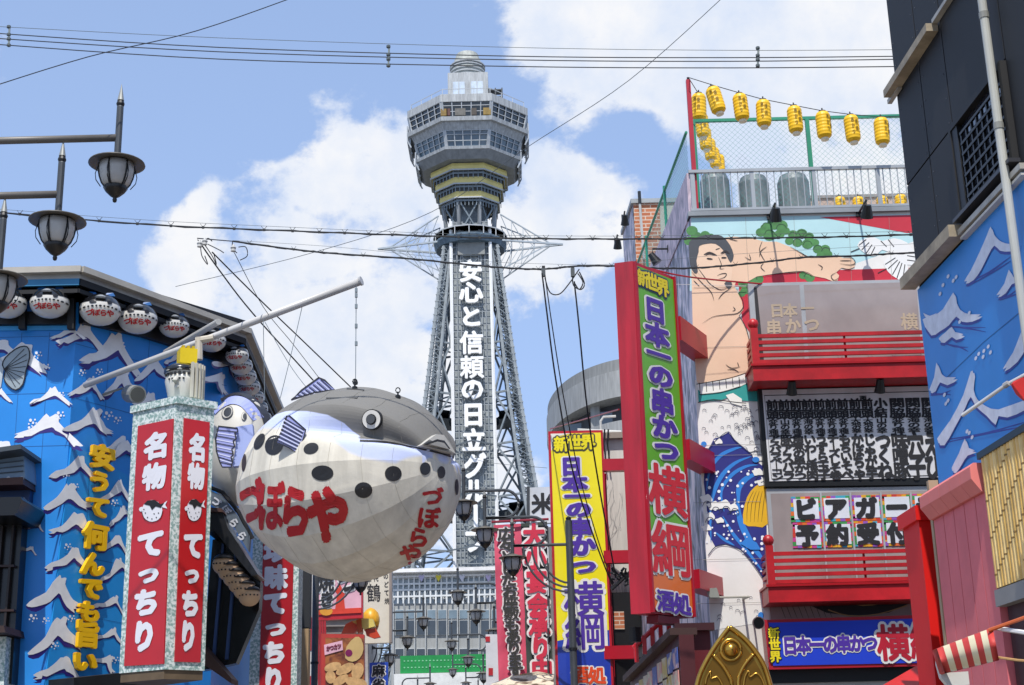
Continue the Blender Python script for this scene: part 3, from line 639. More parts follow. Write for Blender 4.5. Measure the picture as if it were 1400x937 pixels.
def left_restaurant():
    R = thing('corner_restaurant', 'corner restaurant with bright blue wall painted with white wave crests under black eaves', 'building', (WA.x, WA.y, 0))
    H = 8.75
    mb = MB(); ring_ = [WL_, WA, WB, WC, WC + V((-6, 0, 0)), V((-11, WC.y, 0))]
    mb.prism(ring_, (0, 0, H)); mb.build('wall', BLUE, R)
    # sheet joints as thin recessed seams
    # lower wall panel on the diagonal face, slightly proud with brighter sheet
    p = MB(); slab(p, PB, [(96, 607), (181, 655), (165, 945), (60, 937)], 0, .03); wallp = p.build('wall_panel', M('2390dc', .4, dirt=.08, sc=.8), R)
    PB2 = PB.shift(.03)
    # roof and eaves
    mb = MB(); rr = [RL, RA, RB, RC, RC + V((-6, 0, 0)), V((-11, RC.y, 9))]
    mb.prism([q - V((0, 0, .10)) for q in rr], (0, 0, .10)); rf = mb.build('roof', M('a7a49c', .4, .2, dirt=.2), R)
    for a, b in ((RL, RA), (RA, RB), (RB, RC)):
        d = (b - a).normalized(); n = V((d.y, -d.x, 0)); mb = MB(); mb.box((a + b) / 2 + n * .05 + V((0, 0, .02)), ((b - a).length + .06, .1, .09), d, n); mb.build('gutter', M('b5b0a5', .4), rf)
        mb = MB(); mb.box((a + b) / 2 - n * .02 + V((0, 0, -.15)), ((b - a).length - .02, .05, .10), d, n); mb.build('fascia', M('2f7fae', .5) if a is RL else DARK, rf)
        w0, w1 = a - n * .02, b - n * .02
        mb = MB(); mb.hexa([w0 - n * .5 + V((0, 0, -.31)), w1 - n * .5 + V((0, 0, -.31)), w1 + V((0, 0, -.31)), w0 + V((0, 0, -.31)), w0 - n * .5 + V((0, 0, -.25)), w1 - n * .5 + V((0, 0, -.25)), w1 + V((0, 0, -.25)), w0 + V((0, 0, -.25))]); mb.build('soffit', DARK, rf)
    # black frieze that carries the small fish figures
    fr = MB()
    slab(fr, PA, [(-60, 388), (103, 388), (101, 446), (-60, 446)], .01, .10)
    slab(fr, PB, [(107, 372), (330, 440), (326, 505), (305, 498), (272, 487), (192, 462), (107, 443)], .01, .10)
    fz = fr.build('frieze', M('121214', .5, dirt=.3), R)
    for i, x0 in enumerate((-2, 36, 76)):
        mb = MB(); slab(mb, PA, [(x0, 401), (x0 + 26, 401), (x0 + 26, 425), (x0 + 20, 429), (x0, 429)], .10, .12); mb.build('niche', M('1c5fae', .5), fz)
    for x in (32, 98):
        mb = MB(); slab(mb, PA, [(x, 385), (x + 9, 385), (x + 8, 455), (x - 1, 455)], .1, .2); mb.build('frieze_post', DARK, fz)
    mb = MB(); slab(mb, PA, [(-20, 447), (98, 446), (98, 452), (-20, 453)], 0, .03); mb.build('light_strip', M('3aa3e8', .5), fz)
    # painted waves
    a, b = MB(), MB()
    for (x, y, s, f, r, h, st) in WAVES_A: wave(a, b, PA, x, y, s, f, r, h, st)
    for (x, y, s, f, r, h, st) in WAVES_B: wave(a, b, PB2 if y > 612 else PB, x, y, s * 1.18, f, r, h * 1.32, st)
    a2, a = a, MB()
    for (x, y, s) in ((50, 483, 1.1), (60, 500, 1.2), (82, 538, .9), (42, 575, 1.2), (40, 585, 1), (80, 565, 1.2)): drops(a, PA, x, y, s)
    for (x, y, s) in ((162, 470, 1.2), (110, 507, 1), (133, 506, 1), (145, 565, 1.3), (158, 572, 1.1), (100, 663, 1), (154, 685, 1), (90, 745, 1), (42, 842, 1.2), (60, 846, 1), (72, 880, 1.1), (95, 843, 1), (155, 900, 1), (207, 492, 1), (88, 648, .9)): drops(a, PB2 if y > 612 else PB, x, y, s)
    a.build('painted_foam', M('e8e8ea', .5, dirt=.06), R, kind='stuff'); a = a2
    jn = MB()
    for pts in ([(104, 545), (181, 566), (300, 600)], [(103, 470), (200, 497), (310, 528)]): stroke(jn, PB, pts, .7, .0025, 0)
    for x in (150, 205, 258): stroke(jn, PB, [(x, 450), (x - 6, 560)], .6, .0025, 0)
    for y in (680, 760, 840): stroke(jn, PB2, [(88, y - 3), (176, y + 14)], .6, .0025, 0)
    stroke(jn, PB2, [(124, 614), (106, 935)], .6, .0025, 0)
    for y in (462, 540, 612): stroke(jn, PA, [(-10, y), (98, y - 3)], .6, .0025, 0)
    for x in (30, 68): stroke(jn, PA, [(x, 455), (x - 12, 640)], .6, .0025, 0)
    jn.build('sheet_joints', M('145a9c', .6), R)
    # street-side face
    for (x, y, s) in ((296, 520, 22), (312, 500, 20), (335, 700, 14), (318, 730, 12), (352, 800, 12), (345, 850, 12)): wave(a, b, PC, x, y, s, 1, .6, 1.2, 1)
    b.build('painted_wave_shadow', M('2b1f78', .5, dirt=.05), R); a.build('painted_wave', M('e8e8ea', .5, dirt=.08, sc=5), R)
    # painted fish tail on the far left
    mb = MB(); poly(mb, PA, [(22, 478), (34, 474), (40, 478), (41, 490), (36, 508), (32, 526), (22, 534), (12, 528), (6, 518), (8, 508), (4, 500), (8, 490)], .02, 2); t = mb.build('painted_fish_tail', M('9aa8b0', .5), R)
    mb = MB(); stroke(mb, PA, [(22, 478), (34, 474), (40, 478), (41, 490), (36, 508), (32, 526), (22, 534), (12, 528), (6, 518), (8, 508), (4, 500), (8, 490)], 1.6, .024, 2, True)
    for (x, y) in ((34, 478), (37, 485), (38, 493), (36, 502), (34, 510), (32, 518), (28, 526), (22, 530)): stroke(mb, PA, [(7, 505), (x, y)], .8, .026, 0)
    mb.build('tail_outline', INK, t)
    mb = MB(); poly(mb, PA, [(-20, 486), (0, 488), (6, 500), (2, 530), (-20, 545)], .018); mb.build('painted_fish_body', M('b8c4cc', .5), R)
    # small canopy roofs and dark window bay, lower left
    mb = MB(); slab(mb, PA, [(-40, 646), (48, 633), (50, 664), (-40, 668)], 0, .5); hr = mb.build('hood', M('7d96ae', .5, dirt=.2), R)
    mb = MB(); slab(mb, PA, [(-40, 641), (56, 627), (57, 633), (-40, 647)], -.05, .9); mb.build('hood_cap', M('39424a', .5), hr)
    for i in range(3):
        mb = MB(); slab(mb, PA, [(-40, 650 + i * 6), (48, 640 + i * 7), (48, 641 + i * 7), (-40, 651 + i * 6)], .5, .53); mb.build('hood_batten', M('4a5a68', .5), hr)
    mb = MB(); slab(mb, PA, [(-40, 668), (48, 663), (49, 673), (-40, 676)], 0, .55); mb.build('hood_board', M('4a2a22', .6), hr)
    for x in (12, 30): mb = MB(); disc(mb, PA.shift(.5), x, 655, 3.2, 3.2, .01, 12); mb.build('lamp_disc', M('d8dce0', .4), hr)
    mb = MB(); slab(mb, PA, [(-40, 676), (46, 673), (44, 697), (-40, 697)], 0, .15); mb.build('fascia_panel', M('1b3e70', .5), R)
    mb = MB(); wm, ws = MB(), MB()
    for (x, y) in ((12, 690), (30, 684)): wave(wm, ws, PA.shift(.15), x, y, 10, 1, 0, .8, 0)
    wm.build('painted_wave', M('8c9cb8', .5), R)
    mb = MB(); slab(mb, PA, [(-40, 700), (60, 698), (62, 702), (56, 716), (52, 722), (-40, 724)], 0, 1.0); mb.build('canopy', M('0b0c0e', .35, dirt=.2), R)
    mb = MB(); slab(mb, PA, [(-40, 724), (38, 722), (24, 937), (-40, 937)], 0, .25); mb.build('dark_bay', M('09090b', .25, dirt=.3), R)
    for x in (-2, 12, 27):
        mb = MB(); slab(mb, PA, [(x, 724), (x + 3, 724), (x - 9, 866), (x - 12, 866)], .25, .33); mb.build('bay_post', M('1d120e', .5), R)
    for y in (778, 838): mb = MB(); slab(mb, PA, [(-40, y), (30, y - 1), (30, y + 2), (-40, y + 3)], .25, .34); mb.build('bay_rail', M('2b130e', .5), R)
    mb = MB(); slab(mb, PA, [(-40, 866), (32, 864), (34, 873), (-40, 876)], 0, .8); mb.build('sill_roof', M('35201b', .6, dirt=.3), R)
    mb = MB(); slab(mb, PA, [(-40, 876), (24, 875), (20, 945), (-40, 945)], .0, .45); mf = mb.build('menu_frame', M2('mottle', '7f9c96', 'd3dcd8', 26, .42, .58), R)
    mb = MB(); slab(mb, PA, [(-40, 888), (13, 886), (10, 930), (-40, 932)], .45, .48); mb.build('menu_board', M('b9bfc6', .5), mf)
    # yellow raised lettering
    mb, ol = MB(), MB()
    col = list(zip('安うて何んでも旨い', (136.5, 132.5, 130, 126.5, 122.5, 120, 117.5, 115, 112), (626, 660, 694, 734, 772, 805, 837, 868, 905), (34, 30, 32, 34, 32, 32, 32, 34, 34), (34, 30, 30, 38, 34, 32, 30, 38, 30)))
    for ch, x, y, w_, h_ in col: char(mb, PB2, ch, x, y, w_, h_, r=.06, off=.05, ext=.03)
    mb.build('lettering', M('f2bc0a', .4, dirt=.05), R)
    # lower eave edge and kerb canopy under wall
    mb = MB(); slab(mb, PB, [(64, 930), (180, 918), (181, 940), (64, 945)], .03, .5); mb.build('lower_canopy', M('1c1f22', .5), R)
    # spotlight drum on the blue wall
    U_(R); return R
left_restaurant()
def wall_spot():
    c = PB.P(152, 545, .45); R = thing('wall_spotlight', 'grey drum spotlight mounted on the blue wave wall under the pole', 'spotlight', tuple(c))
    d = V((.55, -.75, -.25)).normalized(); mb = MB(); mb.tube([c - d * .16, c + d * .16], .135, 16); mb.build('housing', M('9b9d98', .4, .2), R, smooth=False)
    mb = MB(); mb.tube([c + d * .161, c + d * .17], .11, 16); mb.build('lens', M('5a5c58', .2), R)
    mb = MB(); mb.tube([c - d * .1 - V((.13, 0, 0)), c - d * .1 - V((.16, -.1, -.12)), PB.P(140, 540, 0)], .02, 5); mb.build('bracket', M('8a8c88', .4), R); U_(R)
wall_spot()
# ---------------------------------------------------------------- small pufferfish figures
def ell(mb, a, b, c, cen=(0, 0, 0), n=20, m=12):
    prof = []; vs = []; fs = []
    for i in range(m + 1):
        t = -math.pi / 2 + math.pi * i / m
        for j in range(n): ph = 2 * math.pi * j / n; vs.append((cen[0] + a * math.cos(t) * math.cos(ph), cen[1] + b * math.cos(t) * math.sin(ph), cen[2] + c * math.sin(t)))
    for i in range(m):
        for j in range(n): fs.append((i * n + j, i * n + (j + 1) % n, (i + 1) * n + (j + 1) % n, (i + 1) * n + j))
    return mb.add(vs, fs)
class EllFront:
    def __init__(s, a, b, c): s.a, s.b, s.c = a, b, c
    def P(s, x, y, off=0):   # x right, y down, both in units of the half-axes
        q = max(0, 1 - x * x - y * y) ** .5; k = 1 + off / s.a
        return V((x * s.a * k, -q * s.b * k - .001, -y * s.c * k))
def make_puffer():
    R = thing('pufferfish_figure', 'x', 'figure', (0, 0, 0)); a, b, c = .30, .26, .235
    E_ = EllFront(a, b, c)
    mb = MB(); ell(mb, a, b, c); mb.build('body', M('cfccc4', .22, dirt=.08, coat=.6), R, True)
    # dark back: cap over the top of the body
    mb = MB(); n = 20; vs = []; fs = []
    for i in range(5):
        t = math.radians(14 + i * 18.5)
        for j in range(n): ph = 2 * math.pi * j / n; k = 1.02; vs.append((a * k * math.cos(t) * math.cos(ph), b * k * math.cos(t) * math.sin(ph), c * k * math.sin(t)))
    for i in range(4):
        for j in range(n): fs.append((i * n + j, i * n + (j + 1) % n, (i + 1) * n + (j + 1) % n, (i + 1) * n + j))
    fs.append(tuple(4 * n + j for j in range(n))); mb.add(vs, fs); cap = mb.build('back', M('17181c', .15, coat=1), R, True)
    for s in (-1, 1):
        mb = MB(); mb.prism([(s * .05, -.03, .22), (s * .2, -.02, .22), (s * .17, -.01, .275), (s * .08, -.01, .265)], (0, .03, 0)); mb.build('top_fin', M('1f5f9e', .3), R)
    mb = MB(); mb.lathe([(.04, .0), (.055, .02), (.02, .05)], (0, -.25, .10), 10, 0, 1.6, .7); mb.build('mouth', M('8a8e92', .3, coat=.5), R)
    mb = MB()
    for i in range(11):
        x = -.92 + i * .184; disc(mb, E_, x, .08 + .10 * x * x, .05 + .02 * (i % 2), .065, .006, 8)
    disc(mb, E_, -.36, -.2, .17, .13, .006, 10); disc(mb, E_, .42, -.2, .12, .13, .006, 10); mb.build('spots', M('1a1a20', .3), R)
    mb = MB()
    for i, ch in enumerate('づぼらや'):
        x = -.48 + i * .32; char(mb, E_, ch, x, .48 - .12 * (x * x), .36, .38, r=.045, off=.007)
    mb.build('lettering', M('c01c22', .4), R)
    mb = MB(); mb.tube([(0, .2, .0), (0, .34, .0)], .03, 6); mb.build('bracket', DARK, R)
    return R
PUF = make_puffer()
spots = [(10, 415, PA, 0, 'small pufferfish figure in the eaves behind the lowest left lamp', .45, .95), (68, 415, PA, .15, 'small pufferfish figure in the eaves frieze, first left of the wall corner', .45, .95),
         (137, 424, PB, .15, 'small pufferfish figure in the eaves, first to the right of the wall corner', .5, 1.0), (188, 436, PB, .1, 'small pufferfish figure in the eaves, second to the right of the wall corner', .5, 1.0), (238, 446, PB, .3, 'small pufferfish figure in the eaves with the white pole crossing just below it', .45, .8), (289, 466, PB, .3, 'small pufferfish figure in the eaves directly above and right of the white pole', .45, .8)]
spots += [(324 + i * 5.6, 486 + i * 14.5, PC, -.3, 'pufferfish lantern %s in the slanting row under the street-side eave' % s, .35, .66) for i, s in enumerate(('topmost', 'second from the top', 'third from the top', 'middle', 'third from the bottom', 'second from the bottom', 'lowest'))]
for i, (x, y, pl, da, lb, off, sc) in enumerate(spots):
    p = pl.shift(off * .8).P(x, y); rz = .1 if pl is PA else .28
    if pl is PC: rz = -.15
    if i == 0: o = PUF; o.location = p; o.rotation_euler = (0, 0, rz); o.scale = (sc,) * 3; o['label'] = lb
    else: o = copy_tree(PUF, p, rz, sc, lb)
    o['group'] = 'pufferfish figures under the eaves'
    U_(o) if i == 0 else None
for o in scene.objects:
    if o.name.startswith('pufferfish_figure') and 'org' in o: del o['org']
# ---------------------------------------------------------------- box sign with two red faces
MOT = M2('mottle', '7f9c96', 'd3dcd8', 26, .42, .58)
def box_sign():
    Z = 6.75; a, b, c = aZ(182, 565, Z), aZ(241, 552, Z), aZ(293, 560, Z)
    R = thing('two_sided_box_sign', 'large red box sign with mottled stone frame, white lettering and pufferfish emblem on two faces', 'sign', (b.x, b.y, 0))
    zb = aY(238, 915, b.y).z
    back = (a + c) / 2 + V((-.3, .9, 0))
    mb = MB(); base = [V((p.x, p.y, zb)) for p in (a, b, c, back)]; mb.prism(base, (0, 0, Z - zb)); mb.build('case', MOT, R)
    e = MB(); cc = (a + b + c + back) / 4
    e.prism([V((p.x, p.y, Z)) + (V((p.x, p.y, 0)) - V((cc.x, cc.y, 0))) * .08 for p in (a, b, c, back)], (0, 0, .1)); e.build('cornice', MOT, R)
    e = MB(); e.prism([V((p.x, p.y, zb - .12)) + (V((p.x, p.y, 0)) - V((cc.x, cc.y, 0))) * -.04 for p in (a, b, c, back)], (0, 0, .119)); e.build('base_board', M('6b5a44', .7, dirt=.3), R)
    P1, P2 = Plane(b, b - a), Plane(b, c - b)
    RF = M('b81018', .35, dirt=.1, coat=.3); LT = M('dcdce2', .4, dirt=.03)
    for pl, q, cols, xs in ((P1, [(190, 583), (238, 573), (225, 908), (171, 911)], 0, 0), (P2, [(251, 572), (286, 578), (273, 906), (238, 905)], 1, 0)):
        mb = MB(); slab(mb, pl, q, 0, .02); f = mb.build('red_face', RF, R)
        mb = MB()
        if cols == 0: L_ = [('名', 216, 610, 34, 36), ('物', 213, 652, 32, 36), ('て', 208, 744, 38, 38), ('っ', 205, 784, 34, 30), ('ち', 202, 824, 36, 38), ('り', 199, 870, 34, 44)]; fx, fy, fs = 210, 699, 1.0
        else: L_ = [('名', 269, 613, 24, 38), ('物', 267, 652, 23, 36), ('て', 263, 746, 28, 38), ('っ', 261, 785, 24, 30), ('ち', 259, 826, 26, 38), ('り', 256, 870, 24, 44)]; fx, fy, fs = 264, 698, .72
        for ch, x, y, w_, h_ in L_: char(mb, pl, ch, x, y, w_, h_, r=.07, off=.026)
        mb.build('lettering', LT, f)
        e1, e2 = MB(), MB(); s = fs
        disc(e1, pl, fx, fy, 14 * s, 15, .026, 20); poly(e1, pl, [(fx + 10 * s, fy - 6), (fx + 21 * s, fy - 14), (fx + 18 * s, fy - 8), (fx + 21 * s, fy - 3)], .028); disc(e1, pl, fx - 14 * s, fy - 2, 4 * s, 3.5, .028, 8)
        e1.build('fish_emblem', LT, f)
        poly(e2, pl, [(fx - 11 * s, fy - 9), (fx - 6 * s, fy - 14), (fx + 4 * s, fy - 15), (fx + 12 * s, fy - 9), (fx + 17 * s, fy - 11), (fx + 12 * s, fy - 4), (fx + 5 * s, fy - 6), (fx, fy - 1), (fx - 3 * s, fy - 7)], .031)
        for (dx, dy) in ((-9, 3), (-6, 9), (0, 11), (6, 9), (9, 3), (-11, -2), (3, 4)): disc(e2, pl, fx + dx * s, fy + dy, .9 * s, .9, .031, 6)
        stroke(e2, pl, [(fx - 14 * s, fy), (fx - 10 * s, fy + 12), (fx, fy + 15.5), (fx + 11 * s, fy + 11), (fx + 14.5 * s, fy)], .7, .03, 2)
        e2.build('emblem_marks', INK, f)
    U_(R)
    return a, b, c, Z
BS = box_sign()
def statue():
    # wooden-tub pufferfish statue with a yellow box on its head
    b = (BS[0] + BS[1] * 2 + BS[2]) / 4; z0 = BS[3] + .1; c = aY(250, 530, b.y + .25)
    R = thing('pufferfish_statue', 'white and black pufferfish statue wearing a yellow box, standing on the red box sign', 'statue', (c.x, c.y, z0))
    mb = MB(); mb.lathe([(.15, z0), (.2, z0 + .1), (.25, z0 + .32), (.235, z0 + .42)], (c.x, c.y, 0), 24); mb.lathe([(.235, z0 + .40), (.25, z0 + .46), (.19, z0 + .50)], (c.x, c.y, 0), 24); mb.build('body', M('d8d6cc', .3, coat=.4), R, True)
    mb = MB(); mb.lathe([(.245, z0 + .44), (.245, z0 + .50), (.15, z0 + .56), (.06, z0 + .56)], (c.x - .02, c.y - .02, 0), 20); mb.build('back', M('15161a', .2, coat=.8), R, True)
    mb = MB()
    for i in range(8): a = -2.6 + i * .26; mb.box((c.x + .245 * math.cos(a), c.y + .245 * math.sin(a), z0 + .4), (.035, .035, .03))
    for i in range(5): a = -2.2 + i * .22; mb.box((c.x + .245 * math.cos(a), c.y + .245 * math.sin(a), z0 + .32), (.025, .025, .025))
    mb.build('spots', INK, R)
    for a in (-2.25, -1.55):
        mb = MB(); mb.lathe([(.03, 0), (.04, .01), (.0, .03)], (c.x + .25 * math.cos(a), c.y + .25 * math.sin(a), z0 + .44), 10); mb.build('eye', M('e8e8e4', .3), R)
    mb = MB(); mb.tube([(c.x - .03, c.y - .24, z0 + .33), (c.x - .05, c.y - .31, z0 + .27), (c.x - .03, c.y - .25, z0 + .2)], .035, 8); mb.build('mouth', M('c9c7be', .4), R)
    for i in range(5):
        mb = MB(); a = -.9 + i * .22; mb.box((c.x + .28 * math.cos(a), c.y + .28 * math.sin(a), z0 + .3), (.05, .03, .5), (math.cos(a), math.sin(a), 0), (-math.sin(a), math.cos(a), 0)); mb.build('side_slat', M('c9c5b5', .5), R)
    mb = MB(); mb.box((c.x + .04, c.y, z0 + .68), (.24, .24, .22), (.9, .4, 0), (-.4, .9, 0)); yb = mb.build('yellow_box', M('e6c80c', .4), R)
    for dx in (-.07, .0, .07): mb = MB(); mb.box((c.x + .04 + dx * .9, c.y + dx * .4 - .01, z0 + .81), (.04, .2, .04), (.9, .4, 0), (-.4, .9, 0)); mb.build('ridge', M('c9ac08', .4), yb)
    U_(R)
statue()
# ---------------------------------------------------------------- boom
def boom():
    A = PB.P(112, 528, .05); B = aY(492, 385, 19.3); R = thing('white_pole', 'long white steel pole slanting out from the blue wall that carries the giant fish', 'pole', tuple(A))
    d = (B - A).normalized()
    mb = MB(); mb.tube([A, A.lerp(B, .5), B], .044, 14, r2=.056); mb.build('pole', M('c3c2c0', .35, dirt=.1), R, True)
    mb = MB(); mb.tube([B, B + d * .03], .066, 14); mb.build('end_cap', M('a8a8a8', .3), R)
    C_ = PB.P(203, 487, .35); D = aY(299, 440, 19.9); mb = MB(); mb.tube([C_, D], .046, 12); mb.build('stay_tube', M('b9b8b4', .35), R)
    p = aY(272, 462, 19.9); q = aY(272, 492, 19.9); mb = MB(); mb.tube([p, q], .055, 8); mb.tube([aY(268, 466, 19.9), aY(292, 462, 19.9)], .05, 8); mb.build('support_post', M('c0b8a8', .5), R)
    U_(R)
    h = thing('hanging_cable', 'thin steel hanging cable with shackles between the white pole tip and the giant fish', 'cable', tuple(aY(487, 527, 19.2)))
    mb = MB(); mb.tube([aY(487, 392, 19.3), aY(486, 527, 19.2)], .006, 5); mb.build('wire', STEEL, h)
    for y in (397, 404, 419, 446, 470): mb = MB(); c = aY(487, y, 19.25); mb.box(c, (.035, .035, .06)); mb.build('clip', STEEL, h)
    mb = MB(); c = aY(486, 523, 19.2); mb.lathe([(.0, -.04), (.03, -.03), (.035, 0), (.02, .04)], c, 8); mb.build('shackle', BLACK, h); U_(h)
    for (x0, y0, x1, y1, lb) in ((415, 411, 383, 545, 'thin slack wire hanging from the middle of the white pole to the fish tail'), (360, 437, 362, 548, 'thin vertical wire hanging beside the black eave down to the fish')):
        wire([(x0, y0, 19.6), (x1, y1, 19.6)], .005, 'support_wire', lb, 'cable', .03, mat=STEEL)
    wire([(362, 440, 19.7), (400, 505, 19.7), (440, 555, 19.4)], .005, 'support_wire', 'thin wire slanting from pole down to the dorsal fin of the fish', 'cable', mat=STEEL)
boom()
# ---------------------------------------------------------------- the giant pufferfish
def giant_fish():
    C = aY(474, 661, 19.0); hd = math.radians(58); f = V((math.sin(hd), -math.cos(hd), 0)); s = V((-math.cos(hd), -math.sin(hd), 0)); a, b = 1.56, 1.27
    R = thing('giant_pufferfish_lantern', 'giant inflated pufferfish lantern with grey back, cream belly and red lettering hanging over the street', 'lantern', (C.x, C.y, C.z - b))
    def surf(th, ph):
        # th 0 nose .. pi tail, ph angle in cross-section (0 = visible side, pi/2 = up)
        NC = 18; seg = 2 * math.pi / NC; q = (ph % seg) - seg / 2; fac = math.cos(seg / 2) / math.cos(q) * 1.008
        ps = ph if ph <= math.pi / 2 else math.pi - ph
        fr = max(0, math.cos(th)) ** .6 if math.cos(th) > 0 else 0
        if -.3 < ps < 1.2:
            dg = math.degrees(ps); cut = math.exp(-((dg - 25) / 7) ** 2) * .25 + math.exp(-((dg - 42) / 8) ** 2) * -.06
            fac *= 1 - cut * fr
        rs = abs(math.sin(th)) ** .86
        up = math.sin(ph); zz = b * rs * fac * up * (.985 if up > 0 else 1.02 * (1 - .24 * max(0, -math.cos(th)) ** 1.2))
        if math.cos(th) < 0: rs2 = 1 - .10 * abs(math.cos(th)) ** 2
        else: rs2 = 1
        ring_ = 1 + .004 * math.cos(th * 22)
        return C + f * (a * math.cos(th)) + s * (b * rs * fac * math.cos(ph) * rs2 * ring_) + V((0, 0, 1)) * (zz * rs2)
    n, m = 216, 150; vs = []; fs = []
    for i in range(m + 1):
        th = .02 + (math.pi - .04) * i / m
        for j in range(n): vs.append(surf(th, 2 * math.pi * j / n))
    for i in range(m):
        for j in range(n): fs.append((i * n + j, (i + 1) * n + j, (i + 1) * n + (j + 1) % n, i * n + (j + 1) % n))
    fs += [tuple(range(n)), tuple(m * n + j for j in range(n - 1, -1, -1))]
    mb = MB(); mb.add(vs, fs)
    tmp = bpy.data.meshes.new('t'); tmp.from_pydata(mb.v, [], mb.f); to = bpy.data.objects.new('t', tmp)
    S0 = Surf(to, (0, 0, 0))
    g1 = [(330, 592), (342, 583), (362, 570), (393, 562), (420, 562), (448, 567), (470, 578), (483, 590), (492, 600), (526, 603), (567, 610), (601, 618), (626, 626)]
    g2 = [(326, 606), (335, 595), (362, 583), (417, 588), (451, 592), (465, 606), (478, 616), (499, 624), (540, 631), (557, 624), (581, 622), (608, 631), (626, 650)]
    def crv(g):
        o = []
        for x, y in g:
            p = S0.P(x, y) - C; o.append((p.dot(f), p.z))
        o.sort(); return o
    c1, c2 = crv(g1), crv(g2)
    def at(c, x):
        if x <= c[0][0]: return c[0][1]
        for (x0, y0), (x1, y1) in zip(c, c[1:]):
            if x <= x1: return y0 + (y1 - y0) * (x - x0) / max(1e-6, x1 - x0)
        return c[-1][1]
    bpy.data.objects.remove(to)
    D1 = [(V(v) - C).z - at(c1, (V(v) - C).dot(f)) for v in mb.v]; D2 = [(V(v) - C).z - at(c2, (V(v) - C).dot(f)) for v in mb.v]
    CR = M('d9d4c6', .78, dirt=.18, sc=1.3, bump=.25, streak=True); GB = M('74736f', .4, dirt=.14, sc=1.2, coat=.15); LB = M('a3b1e2', .5, dirt=.12, sc=.8)
    body = mb.build('body', CR.copy(), R)
    for nm_, D_ in (('zone_back', D1), ('zone_band', D2)):
        at_ = body.data.attributes.new(nm_, 'FLOAT', 'POINT'); at_.data.foreach_set('value', D_)
    tm = body.data.materials[0].node_tree; bs_ = tm.nodes['Principled BSDF']; src = bs_.inputs['Base Color'].links[0].from_socket
    for nm_, hx_, k_ in (('zone_band', 'bcc6e6', .35), ('zone_back', '72716e', 0)):
        an = tm.nodes.new('ShaderNodeAttribute'); an.attribute_name = nm_; gt = tm.nodes.new('ShaderNodeMapRange'); gt.inputs[1].default_value = -.012 - k_ * .1; gt.inputs[2].default_value = .004
        tm.links.new(an.outputs['Fac'], gt.inputs[0]); mxx = tm.nodes.new('ShaderNodeMix'); mxx.data_type = 'RGBA'; tm.links.new(gt.outputs[0], mxx.inputs[0]); tm.links.new(src, mxx.inputs[6]); mxx.inputs[7].default_value = lin(hx_); src = mxx.outputs[2]
    tm.links.new(src, bs_.inputs['Base Color'])
    S = Surf(body, (C.x, C.y, C.z - b))
    def sec(name, mat, fn):
        q = MB(); fn(q); return q.build(name, mat, R)
    # spots
    for (x, y, rx, ry, rot) in ((277, 0, 0, 0, 0), (355, 604, 6, 12, .5), (375, 609, 12, 14, .5), (334, 633, 3, 12, .1), (425.5, 613.5, 10.5, 7.5, -.3), (441, 647, 15, 10.5, 0), (537.5, 647.8, 11.5, 10.5, 0), (497, 670.3, 12, 10.8, 0), (581, 641, 7.3, 8.6, 0), (603, 646, 5.4, 8.4, 0), (624, 666, 2.6, 11, 0)):
        if rx: sec('spot', M('222225', .45, dirt=.1), lambda q: disc(q, S, x, y, rx, ry, .006, 20, rot))
    # fabric seams: thin dark stitched lines running round the lantern
    def seams(q):
        for k in range(3, 15): stroke_pts = None
        for th in [math.pi * t / 11 for t in range(2, 10)]:
            pts = [surf(th, ph) + (surf(th, ph) - C).normalized() * .004 for ph in [2 * math.pi * t / 60 for t in range(61)]]
            q.tube(pts, .0016, 3, cap=False)
    sec('seams', M('aaa699', .6), seams)
    RL_ = M('b3161c', .45, dirt=.06)
    def big(q):
        for ch, x, y, w_, h_, sk, r_ in (('づ', 344, 686, 31, 64, -.06, .048), ('ぼ', 371, 692, 35, 66, -.03, .05), ('ら', 404, 700, 42, 68, -.04, .06), ('や', 448, 704, 56, 72, 0, .066)): char(q, S, ch, x, y, w_ * 1.05, h_ * 1.1, r=r_, off=.007, skew=sk, rot=-.05)
    sec('lettering', RL_, big)
    def small(q):
        for ch, x, y, w_, h_ in (('づ', 591, 679, 27, 28), ('ぼ', 585.5, 708, 29, 32), ('ら', 572, 735, 28, 30), ('や', 561, 758, 29, 30)): char(q, S, ch, x, y, w_ * 1.1, h_ * .98, r=.045, off=.007, rot=-.08)
    sec('lettering', RL_, small)
    # eye
    h = S.bvh.ray_cast(CAM, ray(509, 574).normalized()); n_ = h[1] if h[1].dot(FW) < 0 else -h[1]
    e = (n_ * .75 + s * .35).normalized()
    for r_, o0, o1, m_, nm in ((.130, -.05, .03, BLACK, 'eye_ring'), (.118, .0, .038, M('e6e4de', .4), 'eye_white'), (.068, .0, .044, BLACK, 'eye_rim'), (.055, .0, .07, M('55585c', .3), 'pupil')):
        q = MB(); q.tube([h[0] + e * o0, h[0] + e * o1], r_, 28); q.build(nm, m_, R)
    # mouth: beak-like lips
    mo = lambda pts, off: [S.P(x, y, off) for x, y in pts]
    q = MB(); q.prism(mo([(569, 611), (580, 603), (590, 596), (600, 597), (608, 607), (616, 622), (603, 619)], .0), f * .10 + s * .03); q.build('lips', M('c4c2bb', .45), R)
    q = MB(); P3 = [(574, 609.5), (590, 603), (600, 605), (608, 616)]
    q.prism(mo(P3, .0), f * .112 + s * .034); q.build('mouth_line', M('2b2b2e', .5), R)
    q = MB(); q.prism(mo([(580, 610), (590, 606.5), (599, 608.5), (606, 617)], .0), f * .12 + s * .038); q.build('tooth', M('aaa8a2', .5), R)
    q = MB()
    bd = [(492, 603), (526, 605), (567, 612), (601, 620), (626, 628)]; stroke(q, S, bd, 2.2, .008, 3); q.build('lip_line', M('202024', .5), R)
